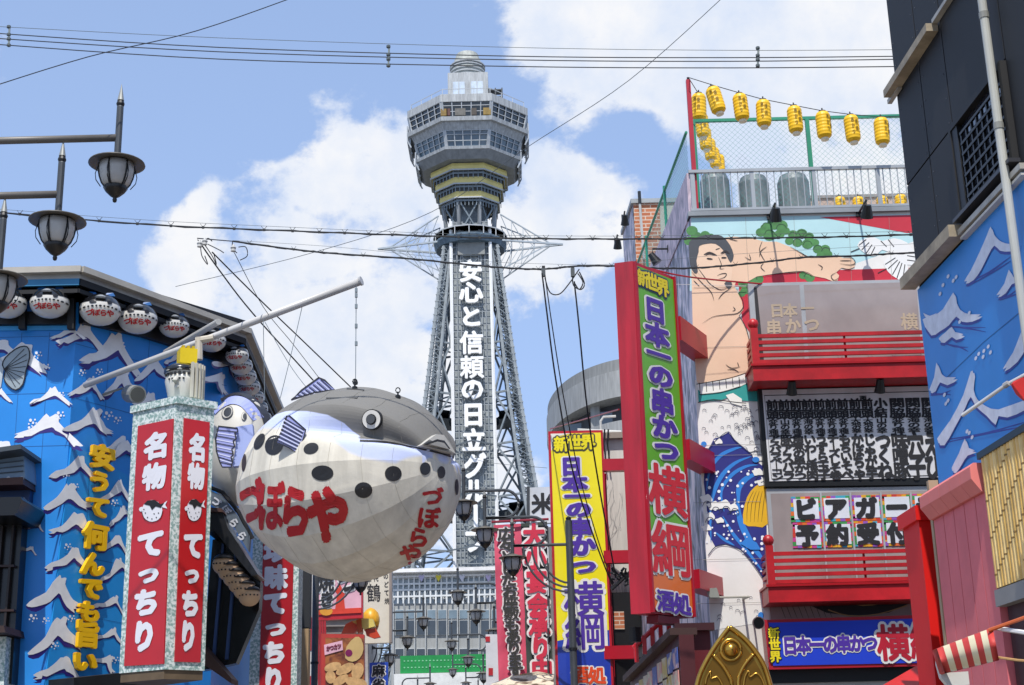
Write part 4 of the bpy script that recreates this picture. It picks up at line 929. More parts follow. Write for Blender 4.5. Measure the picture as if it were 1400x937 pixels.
    # fins
    FL = M('9aa0d8', .5, dirt=.08)
    def fin(name, outline, stripes, Y0, thick=.05, w_=2.0):
        pl = Plane((0, Y0, 0), (1, 0)); q = MB(); q.prism([pl.P(x, y) for x, y in outline], (0, thick, 0)); o = q.build(name, FL, R)
        q = MB(); stroke(q, pl, outline, w_, .006, 0, True)
        for (x0, y0, x1, y1) in stripes: stroke(q, pl, [(x0, y0), (x1, y1)], 1.2, .007, 0)
        q.build('fin_outline', M('1c1d26', .5), o)
        q = MB()
        for (A, B) in zip(stripes, stripes[1:]):
            stroke(q, pl, [((A[0] + B[0]) / 2, (A[1] + B[1]) / 2), ((A[2] + B[2]) / 2, (A[3] + B[3]) / 2)], 1.5, .006, 0)
        q.build('fin_ray', M('d0d4f0', .5), o)
    fin('dorsal_fin', [(398, 547), (412, 534), (436, 516.5), (444, 520), (458, 533), (430, 537)], [(402 + i * 5.2, 543.5 - i * 3.5, 407 + i * 6.6, 545 - i * 1.8) for i in range(8)], 19.2)
    yb = S.P(395, 598).y - .12
    fin('pectoral_fin', [(392, 569), (396, 569), (418, 588), (415, 600), (407, 620), (394, 612), (378, 605), (385, 590)], [(380 + i * 1.4, 603 - i * 5.2, 407.5 + i * 1.4, 616 - i * 4.6) for i in range(7)], yb)
    pt = 19.75
    q = MB(); pl = Plane((0, pt, 0), (1, 0)); q.prism([pl.P(x, y) for x, y in [(322, 584), (345, 580), (350, 634), (318, 638), (322, 610)]], (0, .12, 0)); q.build('tail_root', LB, R)
    fin('tail_fin', [(299, 583), (325, 586), (325, 591), (321, 592), (323, 601), (319, 603), (321, 611), (317, 614), (319, 622), (316, 625), (318, 632), (316, 639), (304, 639), (301, 633), (296, 617), (295, 600)], [(296, 588, 325, 591), (295.5, 596, 323, 601), (295.5, 606, 321, 611), (297, 616, 319, 621), (299, 625, 318, 631), (301, 632, 318, 636)], pt - .06)
    # lifting eyes on the back
    for (x, y) in ((485, 528), (544, 540)):
        c = S.P(x, y + 4) ; q = MB(); q.lathe([(.035, -.01), (.035, .03), (.012, .04), (.012, .08)], c, 8)
        q.tube([c + V((.03 * math.cos(t), 0, .10 + .035 * math.sin(t))) for t in [i * math.pi / 4 for i in range(9)]], .008, 5); q.build('lifting_eye', M('303234', .4, .5), R)
    q = MB(); stroke(q, S, [(446, 545), (488, 545), (498, 534), (474, 532)], 1.2, .01, 0); q.build('hatch_seam', M('4a4946', .5), R)
    U_(R)
giant_fish()
def wall_fish():
    c = PB.P(330, 615, .4); c = aY(328, 615, 21.6)
    R = thing('wall_pufferfish', 'second large white pufferfish with lavender brow fixed to the wall behind the giant fish tail', 'figure', tuple(c))
    mb = MB(); ell(mb, .50, .5, .86, c, 32, 24); mb.build('body', M('cbc8bf', .5, dirt=.1), R, True)
    class WF:
        def P(s, x, y, off=0):
            q = MB; dx = (x - 328) / 47.5; dz = (615 - y) / 82.0; k = max(0, 1 - dx * dx - dz * dz) ** .5; e = 1 + off
            return c + V((dx * .5 * e, -k * .5 * e, dz * .86 * e))
    S = WF()
    mb = MB(); pts = [(293, 560), (302, 552), (318, 546), (336, 548), (352, 562), (366, 580)]
    stroke(mb, S, [(292, 562), (306, 553), (322, 549), (340, 556), (358, 578)], 15, .02, 4); mb.build('brow', LAV, R)
    mb = MB(); stroke(mb, S, [(300, 544), (318, 536), (338, 540), (360, 560), (370, 585)], 9, .025, 4); mb.build('back', M('26262c', .4), R)
    for (x, y, rx, ry) in ((316, 570, 8.5, 10.5), (340, 577, 3.5, 6.5)):
        mb = MB(); disc(mb, S, x, y, rx, ry, .03, 20); mb.build('eye_ring', M('3a3a40', .4), R)
        mb = MB(); disc(mb, S, x, y, rx * .88, ry * .88, .034, 20); mb.build('eye_white', M('c6c4bd', .4), R)
        mb = MB(); disc(mb, S, x + .8, y + .5, rx * .66, ry * .7, .04, 20); mb.build('pupil', M('3c4046', .3), R)
    U_(R)
wall_fish()
# ---------------------------------------------------------------- street-side pieces on the left
def left_street():
    # curved dark sign board with pale brush lettering
    pl = Plane((0, 21.3, 0), (1, 0)); R = thing('curved_sign_board', 'dark curved canopy sign board with faded lettering behind the red box sign', 'sign', tuple(pl.P(318, 760)))
    mb = MB(); slab(mb, pl, [(288, 672), (305, 680), (325, 705), (344, 735), (342, 756), (322, 722), (300, 698), (288, 690)], 0, .12); mb.build('board', M('5d6a78', .5, dirt=.3), R)
    mb = MB()
    for (x, y) in ((298, 688), (311, 700), (322, 717), (333, 735)): char(mb, pl, 'づぼらや'[int((x - 298) / 12)], x, y, 13, 13, r=.05, off=.13, rot=-.9)
    mb.build('lettering', M('c8ccd6', .5), R)
    mb = MB(); mb.tube([pl.P(x, y, .1) for x, y in ((288, 668), (306, 675), (328, 702), (347, 738))], .03, 6); mb.build('rim', BLACK, R); U_(R)
    R = thing('dark_window_hood', 'black tiled window hood above a dark window on the blue street-side wall', 'canopy', tuple(pl.P(310, 937)))
    mb = MB(); slab(mb, pl, [(290, 702), (310, 706), (318, 728), (358, 790), (350, 792), (300, 732), (290, 734)], -.3, .35); mb.build('hood', M('17181c', .35, dirt=.3), R)
    mb = MB(); slab(mb, pl, [(288, 700), (310, 702), (312, 707), (288, 706)], -.3, .4); mb.build('ridge', M('4a3028', .5), R)
    mb = MB(); slab(mb, pl, [(286, 734), (300, 732), (352, 792), (350, 830), (318, 905), (270, 915)], -.5, -.25); mb.build('window', M('0b0d12', .15, dirt=.3), R)
    for x in (300, 318): mb = MB(); slab(mb, pl, [(x, 740), (x + 3, 742), (x - 10, 900), (x - 14, 900)], -.25, -.18); mb.build('mullion', M('1f3f70', .5), R)
    mb = MB(); slab(mb, pl, [(262, 880), (282, 884), (322, 930), (322, 937), (262, 895)], -.2, .3); mb.build('sill', M('3a241e', .6), R); U_(R)
    # tan pufferfish lantern row
    R = thing('pufferfish_lantern_string', 'slanting bundle of tan pufferfish lanterns hanging under the dark window hood', 'lantern', tuple(pl.P(330, 830)))
    for i in range(6):
        c = pl.P(311 + i * 7, 776 + i * 8.5, .3); mb = MB(); ell(mb, .16, .13, .15, c, 16, 10); o = mb.build('lantern', M('c9a988', .5, dirt=.1), R, True)
        mb = MB(); mb.lathe([(.16, .07), (.13, .11), (.06, .15)], c, 14, 0, 1, .85); mb.build('back', M('1b1a1c', .4), o, True)
        mb = MB()
        for k in range(6): a = -2.4 + k * .35; mb.box(c + V((.165 * math.cos(a), .135 * math.sin(a), .0)), (.02, .012, .02))
        mb.build('spots', INK, o)
    U_(R)
    # second red box sign
    P2 = Plane((0, 25.5, 0), (1, .02)); R = thing('narrow_red_sign', 'narrow red vertical sign with mottled frame half hidden behind the giant fish', 'sign', tuple(P2.P(380, 937)))
    mb = MB(); A, B = P2.P(347, 700), P2.P(410, 700); zb = P2.P(378, 1000).z; mb.hexa([V((A.x, A.y, zb)), V((B.x, B.y, zb)), V((B.x, B.y + .5, zb)), V((A.x, A.y + .5, zb)), A, B, B + V((0, .5, 0)), A + V((0, .5, 0))]); mb.build('case', MOT, R)
    mb = MB(); slab(mb, P2, [(361, 708), (403, 707), (396, 990), (353, 990)], 0, .02); f_ = mb.build('red_face', M('a80f1a', .35, dirt=.1, coat=.3), R)
    mb = MB()
    for ch, x, y, w_, h_ in (('珍', 377, 752, 32, 34), ('味', 377.5, 790, 32, 34), ('て', 377, 825, 34, 32), ('っ', 377, 858, 34, 26), ('ち', 375, 893, 34, 32), ('り', 374, 930, 30, 36)): char(mb, P2, ch, x, y, w_, h_, r=.075, off=.026)
    mb.build('lettering', M('dcdce2', .4), f_); U_(R)
    # tan shutter and white wall slices right of it
    P3 = Plane((0, 29, 0), (1, 0)); R = thing('tan_side_wall', 'tan and white striped shop wall slice right of the narrow red sign', 'building', tuple(P3.P(420, 937)))
    mb = MB(); A, B = P3.P(403, 860), P3.P(422, 860); mb.hexa([V((A.x, 29, 0)), V((B.x, 29, 0)), V((B.x, 29.3, 0)), V((A.x, 29.3, 0)), V((A.x, 29, A.z)), V((B.x, 29, A.z)), V((B.x, 29.3, A.z)), V((A.x, 29.3, A.z))]); mb.build('wall', M('a98e68', .7), R)
    mb = MB(); slab(mb, P3, [(404, 760), (424, 760), (423, 858), (404, 858)], -.3, -.01); mb.build('dark_upper', M('24272a', .6), R); U_(R)
left_street()
# ---------------------------------------------------------------- street lamps
LM_ = M('4f5357', .45, .3, dirt=.2); LF = M('5b4b40', .5, dirt=.2); LGL = M('b9b9b6', .3, dirt=.12, sc=4)
def lamp_head(R, c, s=1.0, det=True):
    """bell lamp on a hanging stem; c = centre of the shade disc"""
    n = 28 if det else 14
    mb = MB(); mb.lathe([(.036, .02), (.036, .62), (.034, .63)], c, 12); st = mb.build('stem', LM_, R)
    mb = MB(); mb.lathe([(.034, .63), (.044, .66), (.034, .69), (.03, .70)], c, 12); mb.build('collar', BLACK, st)
    mb = MB(); mb.lathe([(.036, .70), (.0, .90)], c, 12); mb.build('spike', M('9a9c98', .4, .3), st)
    mb = MB(); mb.lathe([(.0, .06), (.06, .05), (.10, .035), (.285, -.02), (.29, -.035), (.27, -.035), (.10, -.005)], c, n); mb.build('shade', LF if not det else M('5e5a52', .45, dirt=.2), R, True)
    mb = MB(); mb.lathe([(.175, -.03), (.178, -.10), (.165, -.18), (.14, -.25), (.11, -.29)], c, n); bw = mb.build('glass_bowl', LGL, R, True)
    mb = MB()
    for k in range(6):
        a = k * math.pi / 3 + .35; mb.tube([c + V((math.cos(a) * r, math.sin(a) * r, z)) for r, z in ((.18, -.03), (.185, -.10), (.17, -.18), (.145, -.25), (.115, -.29))], .010, 4)
        if det: mb.tube([c + V((math.cos(a) * r, math.sin(a) * r, z)) for r, z in ((.19, -.08), (.21, -.16), (.20, -.23), (.15, -.30))], .006, 4)
    mb.build('ribs', BLACK, bw)
    mb = MB(); mb.lathe([(.115, -.285), (.125, -.30), (.10, -.34), (.05, -.39), (.018, -.41), (.024, -.43), (.018, -.455), (0, -.465)], c, n); mb.build('finial', M('1d1c1b', .4), R, True)
def lamppost(label, heads, px, side, post_top, det=True, name='street_lamp'):
    """heads: three disc centres, top to bottom; px: post x; side +1 when the post stands to the right of its lamps"""
    Y = heads[0].y; c3 = heads[2]; R = thing(name, label, 'street lamp', (px, Y, 0), 'three-lamp street lamps along the street')
    mb = MB(); mb.tube([(px, Y, 0), (px, Y, post_top * .62), (px, Y, post_top)], .075, 12); mb.build('post', LM_, R)
    mb = MB(); mb.lathe([(.09, 0), (.09, .05)], (px, Y, post_top * .62), 12); mb.build('post_collar', BLACK, R)
    mb = MB(); mb.lathe([(.05, post_top), (.06, post_top + .06), (.0, post_top + .10)], (px, Y, 0), 10); mb.build('post_cap', BLACK, R)
    for c in heads: lamp_head(R, c, 1, det)
    ah = .22
    za = [c.z + ah for c in heads]
    rr = (za[0] - za[1]) / 2
    for i in (0, 1):   # loop from the upper arm round to the lower one
        zt, zb = za[i], za[i + 1]; rr = (zt - zb) / 2; xo = heads[i + 1].x + side * (.42 + .0 * i)
        pts = [V((heads[i].x, Y, zt)), V((xo - side * rr * .3, Y, zt))] + [V((xo + side * rr * math.sin(t), Y, (zt + zb) / 2 + rr * math.cos(t))) for t in [math.pi * k / 10 for k in range(0, 11)]] + [V((heads[i + 1].x, Y, zb))]
        mb = MB(); mb.tube(pts, .032, 8); mb.build('arm', LM_, R)
    mb = MB(); mb.tube([V((heads[2].x, Y, za[2])), V((px, Y, za[2]))], .032, 8); mb.build('arm', LM_, R)
    for k, q in enumerate((.95, .78, .62)):
        x0 = px - side * q; mb = MB(); mb.tube([V((x0 + side * (1 - math.cos(t)) * q, Y, za[2] - math.sin(t) * (.45 + .17 * (2 - (2 - k) ) * 0 + q * .55))) for t in [math.pi / 2 * i / 8 for i in range(9)]], .022, 6); mb.build('brace', LM_, R)
    U_(R)
H1 = [aY(160, 221, 14), aY(79, 299, 14), aY(-2, 378, 14)]
def simple_near():
    Y = 14; px = H1[2].x - .9
    R = thing('street_lamp', 'nearest street lamp with three bell lamps stepping down at the upper left against blue sky', 'street lamp', (px, Y, 0), 'three-lamp street lamps along the street')
    mb = MB(); mb.tube([(px, Y, 0), (px, Y, 7.4)], .075, 12); mb.build('post', LM_, R)
    for i, c in enumerate(H1):
        lamp_head(R, c, 1, True); z = c.z + .27
        mb = MB(); mb.tube([V((c.x - .02, Y - .0, z)), V((px - (.5 if i < 2 else 0), Y, z))], .04, 10); mb.build('arm', M('6a6660', .45, dirt=.2), R, True)
        if i < 2:
            zb = H1[i + 1].z + .27; mb = MB(); rr = (z - zb) / 2; mb.tube([V((px - .5 - rr * math.sin(t), Y, (z + zb) / 2 + rr * math.cos(t))) for t in [math.pi * k / 10 for k in range(11)]], .04, 8); mb.build('arm', LM_, R)
    U_(R)
simple_near()
def grp(label, pts, Y, px, side, top):
    hs = [aY(x, y, Y) for x, y in pts]; P_ = aY(px, pts[2][1], Y); lamppost(label, hs, P_.x, side, aY(px, top, Y).z)
grp('street lamp with dark post standing in front of the yellow sign', [(634, 686), (663, 723), (701, 761)], 30, 779, 1, 712)
grp('second street lamp on the right side, its lamps in front of the grey glass building', [(626, 809), (651, 835), (676, 861)], 44, 728, 1, 830)
grp('third street lamp on the right side, farther down the street', [(617.6, 876), (640, 898), (661, 920)], 58, 700, 1, 895)
grp('farthest visible street lamp on the right side, lowest in the picture', [(619, 915), (637, 933), (654, 950)], 74, 686, 1, 928)
grp('street lamp with dark post beside the narrow red sign, lamps mostly behind the giant fish', [(560, 716), (527, 752), (493, 786)], 33, 432, -1, 742)
grp('street lamp on the left side before the pale crane sign, hooked arms', [(579, 845), (557, 871), (533, 895)], 51, 484, -1, 870)
grp('farther street lamp on the left side at the bottom of the picture', [(588, 934), (571, 951), (552, 966)], 66, 510, -1, 950)
# ---------------------------------------------------------------- far-left shop signs under the fish
def shop_signs():
    # poster sign
    pl = Plane((0, 46, 0), (1, 0)); R = thing('grill_sign', 'red framed pink sign with outlined black lettering just under the giant fish', 'sign', tuple(pl.P(465, 850)), )
    mb = MB(); slab(mb, pl, [(431, 778), (497, 776), (497, 846), (431, 850)], 0, .25); mb.build('frame', M('b5202a', .4), R)
    P_ = pl.shift(.25); mb = MB(); slab(mb, P_, [(435, 781), (494, 779), (494, 838), (435, 841)], 0, .03); f_ = mb.build('face', M('dba7b4', .45), R)
    P_ = pl.shift(.28)
    mb = MB(); slab(mb, P_, [(435, 834), (494, 831), (494, 838), (435, 841)], 0, .01); poly(mb, P_, [(458, 835), (461, 812), (456, 806), (463, 804), (464, 797), (468, 806), (474, 808), (470, 815), (472, 834)], .01); mb.build('maple_leaf_print', M('cf3a22', .5), f_)
    mb = MB(); disc(mb, P_, 446, 836, 9, 6, .014, 12); mb.build('sunflower_print', M('d8932a', .5), f_)
    for r_, m_, o in ((.13, WHITE, .02), (.05, INK, .05)):
        mb = MB()
        for ch, x, y, w_, h_ in (('焼', 446, 795, 22, 30), ('き', 447, 820, 20, 24), ('つ', 476, 797, 28, 30)): char(mb, P_, ch, x, y, w_, h_, r=r_, off=o)
        mb.build('lettering' if m_ is INK else 'lettering_outline', m_, f_)
    U_(R)
    # food poster
    R = thing('food_poster_sign', 'tall poster sign of fried skewers and a red cup below the pink sign', 'sign', tuple(pl.P(470, 937)))
    mb = MB(); slab(mb, pl, [(441, 868), (499, 869), (500, 1000), (441, 1000)], 0, .3); mb.build('frame', M('b0392e', .4), R)
    P_ = pl.shift(.3); mb = MB(); slab(mb, P_, [(445, 872), (498, 873), (498, 1000), (445, 1000)], 0, .02); f_ = mb.build('face', M2('poster', '5a2416', '9a5a2a', 3, .4, .6), R)
    P_ = pl.shift(.33)
    mb = MB(); slab(mb, P_, [(443, 882), (468, 876), (469, 889), (444, 896)], 0, .02); mb.build('label_strip', M('d9a8b6', .5), f_)
    mb = MB()
    for i, ch in enumerate('かつカツ'): char(mb, P_, ch, 449 + i * 5, 887 - i, 5.5, 8, r=.07, off=.03)
    mb.build('lettering', M('6a1430', .5), f_)
    mb = MB(); poly(mb, P_, [(474, 884), (486, 871), (494, 874), (497, 888), (492, 900), (482, 905), (472, 900)], .012, 2); mb.build('tempura_print', M('c2a368', .5), f_)
    mb = MB(); disc(mb, P_, 477, 893, 5, 5, .02, 12); mb.build('cup_print', M('7a2050', .3), f_)
    for (x, y, rx, ry, ro) in ((455, 912, 12, 6, -.3), (472, 915, 14, 6.5, -.5), (489, 918, 8, 12, .3), (452, 926, 7, 9, 0), (492, 935, 10, 7, .2), (466, 930, 12, 6, -.6), (480, 932, 8, 6, .3)):
        mb = MB(); disc(mb, P_, x, y, rx, ry, .012 + .001 * x / 50, 14, ro); mb.build('skewer_print', M('caa06a', .45, dirt=.25, sc=6), f_)
    U_(R)
    # white crane sign
    p2 = Plane((0, 49.4, 0), (1, 0)); R = thing('pale_sign_board', 'tall pale sign board with black brush lettering of a crane character', 'sign', tuple(p2.P(515, 937)))
    mb = MB(); slab(mb, p2, [(497, 770), (535, 769), (535, 880), (498, 881)], 0, .3); mb.build('board', M('cfc8b8', .6, dirt=.1), R)
    mb = MB(); slab(mb, p2, [(533.5, 769), (537, 769), (537, 880), (533.5, 880)], .0, .4); mb.build('edge_post', M('8a7f78', .5), R)
    mb = MB(); P_ = p2.shift(.3); char(mb, P_, '鶴', 511, 811, 20, 26, r=.03, off=.01); column(mb, P_, 'のどて焼', 527.5, 788, 529, 822, 7, 9, r=.02, off=.01)
    char(mb, P_, '名', 505, 792, 7, 7, r=.03, off=.01); char(mb, P_, '代', 514, 792, 7, 7, r=.03, off=.01); mb.build('lettering', INK, R)
    U_(R)
    R = thing('yellow_lantern_roof', 'round yellow ribbed ornament between the pink sign and the pale sign board', 'ornament', tuple(pl.P(508, 862)))
    mb = MB(); c = aY(507, 845, 48); n = 20
    vs = [(.30, -.3), (.34, -.12), (.34, .0), (.28, .18), (.16, .3), (.03, .36)]; mb.lathe([(r * .85, z * .9) for r, z in vs], c, 20); mb.build('dome', M('dda012', .4, dirt=.2, sc=6), R, True)
    mb = MB(); mb.lathe([(.2, -.42), (.26, -.27)], c, 16); mb.build('base', M('a05a1c', .5), R)
    U_(R)
    R = thing('folded_paper_ornament', 'orange and gold folded ornament shaped like a crustacean under the yellow dome', 'ornament', tuple(aY(495, 890, 47)))
    pp = Plane((0, 47, 0), (1, 0))
    for (pts, m_, d) in (([(483, 852), (495, 847), (511, 848), (514, 858), (500, 862)], M('d9c86a', .4), .35), ([(468, 868), (474, 855), (484, 850), (492, 858), (486, 868)], M('d8623a', .4), .3), ([(489, 850), (496, 848), (497, 866), (491, 868)], M('b8541c', .4), .42), ([(500, 862), (514, 860), (521, 872), (512, 874), (502, 870)], M('c0401c', .4), .25)):
        mb = MB(); slab(mb, pp, pts, 0, d); mb.build('fold', m_, R)
    U_(R)
    R = thing('blue_vertical_sign', 'small blue vertical sign with white outlined black characters at the bottom', 'sign', tuple(aY(518, 937, 49)))
    p3 = Plane((0, 49, 0), (1, 0)); mb = MB(); slab(mb, p3, [(506, 907), (531, 906), (531, 990), (506, 990)], 0, .2); mb.build('board', M('1f46a8', .4), R)
    for r_, m_, o in ((.12, WHITE, .21), (.05, INK, .23)):
        mb = MB(); char(mb, p3, '麻', 518.5, 918, 18, 17, r=r_, off=o); char(mb, p3, '雀', 518.5, 937, 18, 17, r=r_, off=o); mb.build('lettering', m_, R)
    U_(R)
    R = thing('left_shop_building', 'grey and white shop building slice behind the food posters', 'building', tuple(aY(470, 937, 50)))
    mb = MB(); A, B = aY(425, 770, 50), aY(505, 770, 50); mb.hexa([V((A.x - 3, 50, 0)), V((B.x, 50, 0)), V((B.x, 53, 0)), V((A.x - 3, 53, 0)), V((A.x - 3, 50, A.z)), V((B.x, 50, A.z)), V((B.x, 53, A.z)), V((A.x - 3, 53, A.z))]); mb.build('wall', M('b3aea9', .7, dirt=.25), R)
    p4 = Plane((0, 50, 0), (1, 0))
    for y in (846, 856, 866): mb = MB(); slab(mb, p4, [(430, y), (505, y - 1), (505, y + 1), (430, y + 2)], 0, .2); mb.build('ledge', M('85807c', .6), R)
    for i in range(4):
        mb = MB(); mb.tube([aY(434 + i * 3.4, 848, 49.5), aY(438 + i * 3.4, 1000, 49.5)], .05, 4); mb.build('red_pole', M('9c1c26', .5), R)
    U_(R)
    R = thing('red_white_panel', 'red and white vertical panel strip beside the dark lamp post', 'sign', tuple(aY(426, 937, 40)))
    p5 = Plane((0, 40, 0), (1, 0))
    mb = MB(); slab(mb, p5, [(424, 780), (430, 780), (431, 990), (425, 990)], 0, .1); mb.build('board', M('d8d4d0', .5), R)
    for (y0, y1) in ((845, 890), (925, 960)): mb = MB(); slab(mb, p5, [(424.5, y0), (430.5, y0), (430.8, y1), (425, y1)], .1, .12); mb.build('red_block', M('b02030', .5), R)
    U_(R)
shop_signs()
# ================================================================ RIGHT RESTAURANT (mural)
MY = 22.0; PM = Plane((2.95, MY, 0), (1, 0)); X0 = PM.P(945, 300).x
PS = Plane((X0, MY, 0), -SD)          # side wall, seen from the street: right = towards camera
def right_restaurant():
    R = thing('mural_restaurant', 'tall restaurant building with a painted wrestler and blue wave mural and red balconies', 'building', (X0, MY, 0))
    zt = PM.P(945, 297).z; far = V((X0, MY, 0)) + SD * 7.6
    mb = MB(); mb.prism([V((X0, MY, 0)), V((9.5, MY, 0)), V((9.5, MY + 7.6, 0)), V((far.x, far.y, 0))], (0, 0, zt)); mb.build('wall', M('d9d5cf', .55, dirt=.1, streak=True), R)
    # painted side wall: brush-like crowd pattern in grey and lilac
    mb = MB(); mb.hexa([V((X0, MY, 0)) - V((.012, 0, 0)), V((X0, MY, 0)), far, far - V((.012, 0, 0)), V((X0 - .012, MY, zt)), V((X0, MY, zt)), far + V((0, 0, zt)), far + V((-.012, 0, zt))]); mb.build('painted_side', M2('brush', '4d5058', '9c9caf', 2.6, .36, .50, .5, 'brush', 'd6c9d2', (1.4, 1.4, .5)), R)
    # parapet cap
    zc = PM.P(945, 291).z
    mb = MB(); mb.hexa([V((X0 - .05, MY - .06, zt)), V((9.5, MY - .06, zt)), V((9.5, MY + .2, zt)), V((X0 - .05, MY + .2, zt)), V((X0 - .05, MY - .06, zc)), V((9.5, MY - .06, zc)), V((9.5, MY + .2, zc)), V((X0 - .05, MY + .2, zc))]); mb.build('parapet_cap', M('8f9498', .45, .2), R)
    # parapet on the side wall (painted panel up to railing height)
    zr = PM.P(945, 237).z
    mb = MB(); mb.hexa([V((X0 - .03, MY, zt)), V((X0 + .02, MY, zt)), far + V((.02, 0, zt)), far + V((-.03, 0, zt)), V((X0 - .03, MY, zr)), V((X0 + .02, MY, zr)), far + V((.02, 0, zr)), far + V((-.03, 0, zr))]); mb.build('side_parapet', M2('brushpink', '8d8390', 'cdb9c4', 3.2, .38, .6, .5, 'brush', None, (1.4, 1.4, .6)), R)
    # railing
    RM = M('a6abae', .4, .3); A = PM.P(945, 236); B = PM.P(1262, 230); Zt = A.z; Zb = PM.P(945, 290).z
    rl = MB(); rl.box(((X0 + 8) / 2, MY - .02, Zt), (8 - X0, .06, .05)); rl = rl.build('railing_top', RM, R)
    mb = MB(); mb.box(((X0 + 8) / 2, MY - .02, Zb + .02), (8 - X0, .05, .04)); mb.build('railing_foot', RM, R)
    bal = None
    for i in range(56):
        x = X0 + .09 + i * .118
        if bal is None: mb = MB(); mb.box((x, MY - .02, (Zt + Zb) / 2), (.014, .014, Zt - Zb - .03)); bal = mb.build('baluster', RM, R); x00 = x
        else: rep(bal, R, (x - x00, 0, 0))
    for px_ in (947, 1029, 1114, 1202): x = PM.P(px_, 260).x; mb = MB(); mb.box((x, MY - .01, (Zt + Zb) / 2), (.06, .05, Zt - Zb + .03)); mb.build('railing_post', RM, R)
    # ---- mural
    SK = M('e6c2a4', .5, dirt=.04); AQ = M('b5dade', .5, dirt=.06); RDM = M('c42a3c', .45, dirt=.08); HR = M('474a50', .5, dirt=.1); GR = M('4d8a4a', .5, dirt=.25, sc=7); TW_ = M('e6e4df', .5, dirt=.06)
    def layer(name, mat, fn, **k):
        q = MB(); fn(q)
        if not q.marks: k['kind'] = 'stuff'
        return q.build(name, mat, R, **k)
    layer('mural_sky', AQ, lambda q: poly(q, PM, [(945, 298), (1262, 293), (1262, 390), (943, 398)], .003))
    layer('mural_white', TW_, lambda q: (poly(q, PM, [(950, 520), (1048, 520), (1052, 850), (972, 862)], .003), poly(q, PM, [(1195, 352), (1262, 325), (1262, 372), (1130, 374)], .0045)))
    layer('mural_red', RDM, lambda q: (poly(q, PM, [(1120, 297), (1262, 294), (1262, 317), (1240, 319)], .006), poly(q, PM, [(1005, 382), (1062, 372), (1260, 366), (1260, 388), (1005, 392)], .006), poly(q, PM, [(1010, 392), (1035, 392), (1035, 470), (1015, 440)], .006)))
    def tree(q):
        for (x, y, r) in ((1048, 313, 9), (1059, 306, 10), (1068, 309, 9), (1052, 322, 9), (1040, 318, 7), (1066, 320, 7), (1074, 316, 6), (1084, 321, 7), (1096, 320, 8), (1106, 324, 7), (1079, 330, 6), (1090, 332, 7), (1104, 334, 8), (1114, 332, 6), (1118, 341, 7), (1128, 341, 7), (1132, 348, 6), (1122, 350, 6), (1026, 384, 9), (1036, 382, 8), (1016, 388, 7), (1018, 398, 6), (1098, 377, 6), (1107, 380, 7), (1014, 402, 5), (946, 316, 8), (952, 324, 8), (964, 322, 7), (942, 330, 7), (972, 324, 5)): disc(q, PM, x, y, r, r * .85, .007, 12)
    layer('mural_pine', GR, tree)
    def treel(q):
        for (x, y, r) in ((1048, 311, 7), (1060, 305, 8), (1052, 321, 7), (1068, 313, 7), (1096, 320, 6), (1084, 322, 5), (1106, 326, 6), (1090, 332, 6), (1104, 335, 6), (1118, 341, 6), (1129, 344, 6), (1028, 383, 7), (1016, 394, 5), (1104, 379, 5)): stroke(q, PM, [(x - r, y), (x - r * .6, y - r * .7), (x, y - r * .85), (x + r * .7, y - r * .6), (x + r, y)], .8, .009, 3)
    layer('mural_pine_outline', M('23452c', .5), treel)
    # bird
    layer('mural_crane', M('e8e8e6', .5, dirt=.03), lambda q: (poly(q, PM, [(1172, 336), (1180, 327), (1196, 325), (1206, 330), (1222, 326), (1240, 332), (1250, 345), (1262, 350), (1262, 362), (1236, 362), (1224, 350), (1206, 342), (1198, 350), (1188, 350), (1180, 345)], .009, 2), poly(q, PM, [(1208, 360), (1216, 350), (1230, 350), (1240, 362), (1242, 375), (1234, 384), (1224, 380), (1214, 372)], .009, 2)))
    layer('mural_crane_feathers', INK, lambda q: [stroke(q, PM, [(a, b), (c, d)], 1.2, .011, 0, taper=False) for a, b, c, d in ((1174, 336, 1184, 328), (1178, 342, 1188, 332), (1184, 347, 1192, 335), (1190, 350, 1196, 338), (1210, 362, 1224, 353), (1214, 368, 1227, 356), (1220, 376, 1230, 358), (1226, 381, 1233, 360), (1234, 383, 1237, 362), (1163, 345, 1175, 340), (1204, 330, 1212, 338), (1214, 328, 1222, 338), (1240, 350, 1252, 352), (1240, 356, 1254, 358), (1200, 374, 1212, 368))])
    # wrestler
    layer('mural_body', SK, lambda q: (poly(q, PM, [(945, 362), (952, 340), (985, 326), (1004, 324), (1028, 326), (1045, 331), (1062, 331), (1080, 338), (1096, 347), (1108, 352), (1128, 351), (1146, 351), (1152, 353), (1164, 353), (1169, 360), (1168, 366), (1160, 369), (1150, 367), (1143, 373), (1147, 377), (1145, 384), (1138, 385), (1128, 381), (1112, 378), (1098, 372), (1070, 374), (1050, 376), (1034, 379), (1018, 388), (1006, 386), (1004, 392), (1014, 412), (1016, 424), (1010, 432), (1020, 450), (1027, 480), (1027, 520), (1010, 530), (960, 537), (952, 520), (947, 450)], .012)))
    layer('mural_face', M('e9c8ab', .5, dirt=.03), lambda q: poly(q, PM, [(950, 345), (956, 335), (970, 331), (990, 335), (1000, 350), (1001, 372), (998, 388), (988, 395), (976, 396), (966, 388), (958, 378), (950, 366)], .014, 2))
    layer('mural_hair', HR, lambda q: (poly(q, PM, [(942, 332), (950, 326), (966, 322), (982, 322), (990, 326), (998, 336), (1003, 350), (999, 360), (994, 352), (988, 342), (978, 334), (966, 334), (956, 337), (955, 345), (952, 357), (954, 372), (949, 374), (943, 362), (942, 345)], .017, 2), poly(q, PM, [(990, 388), (997, 384), (1001, 390), (996, 396)], .017, 2)))
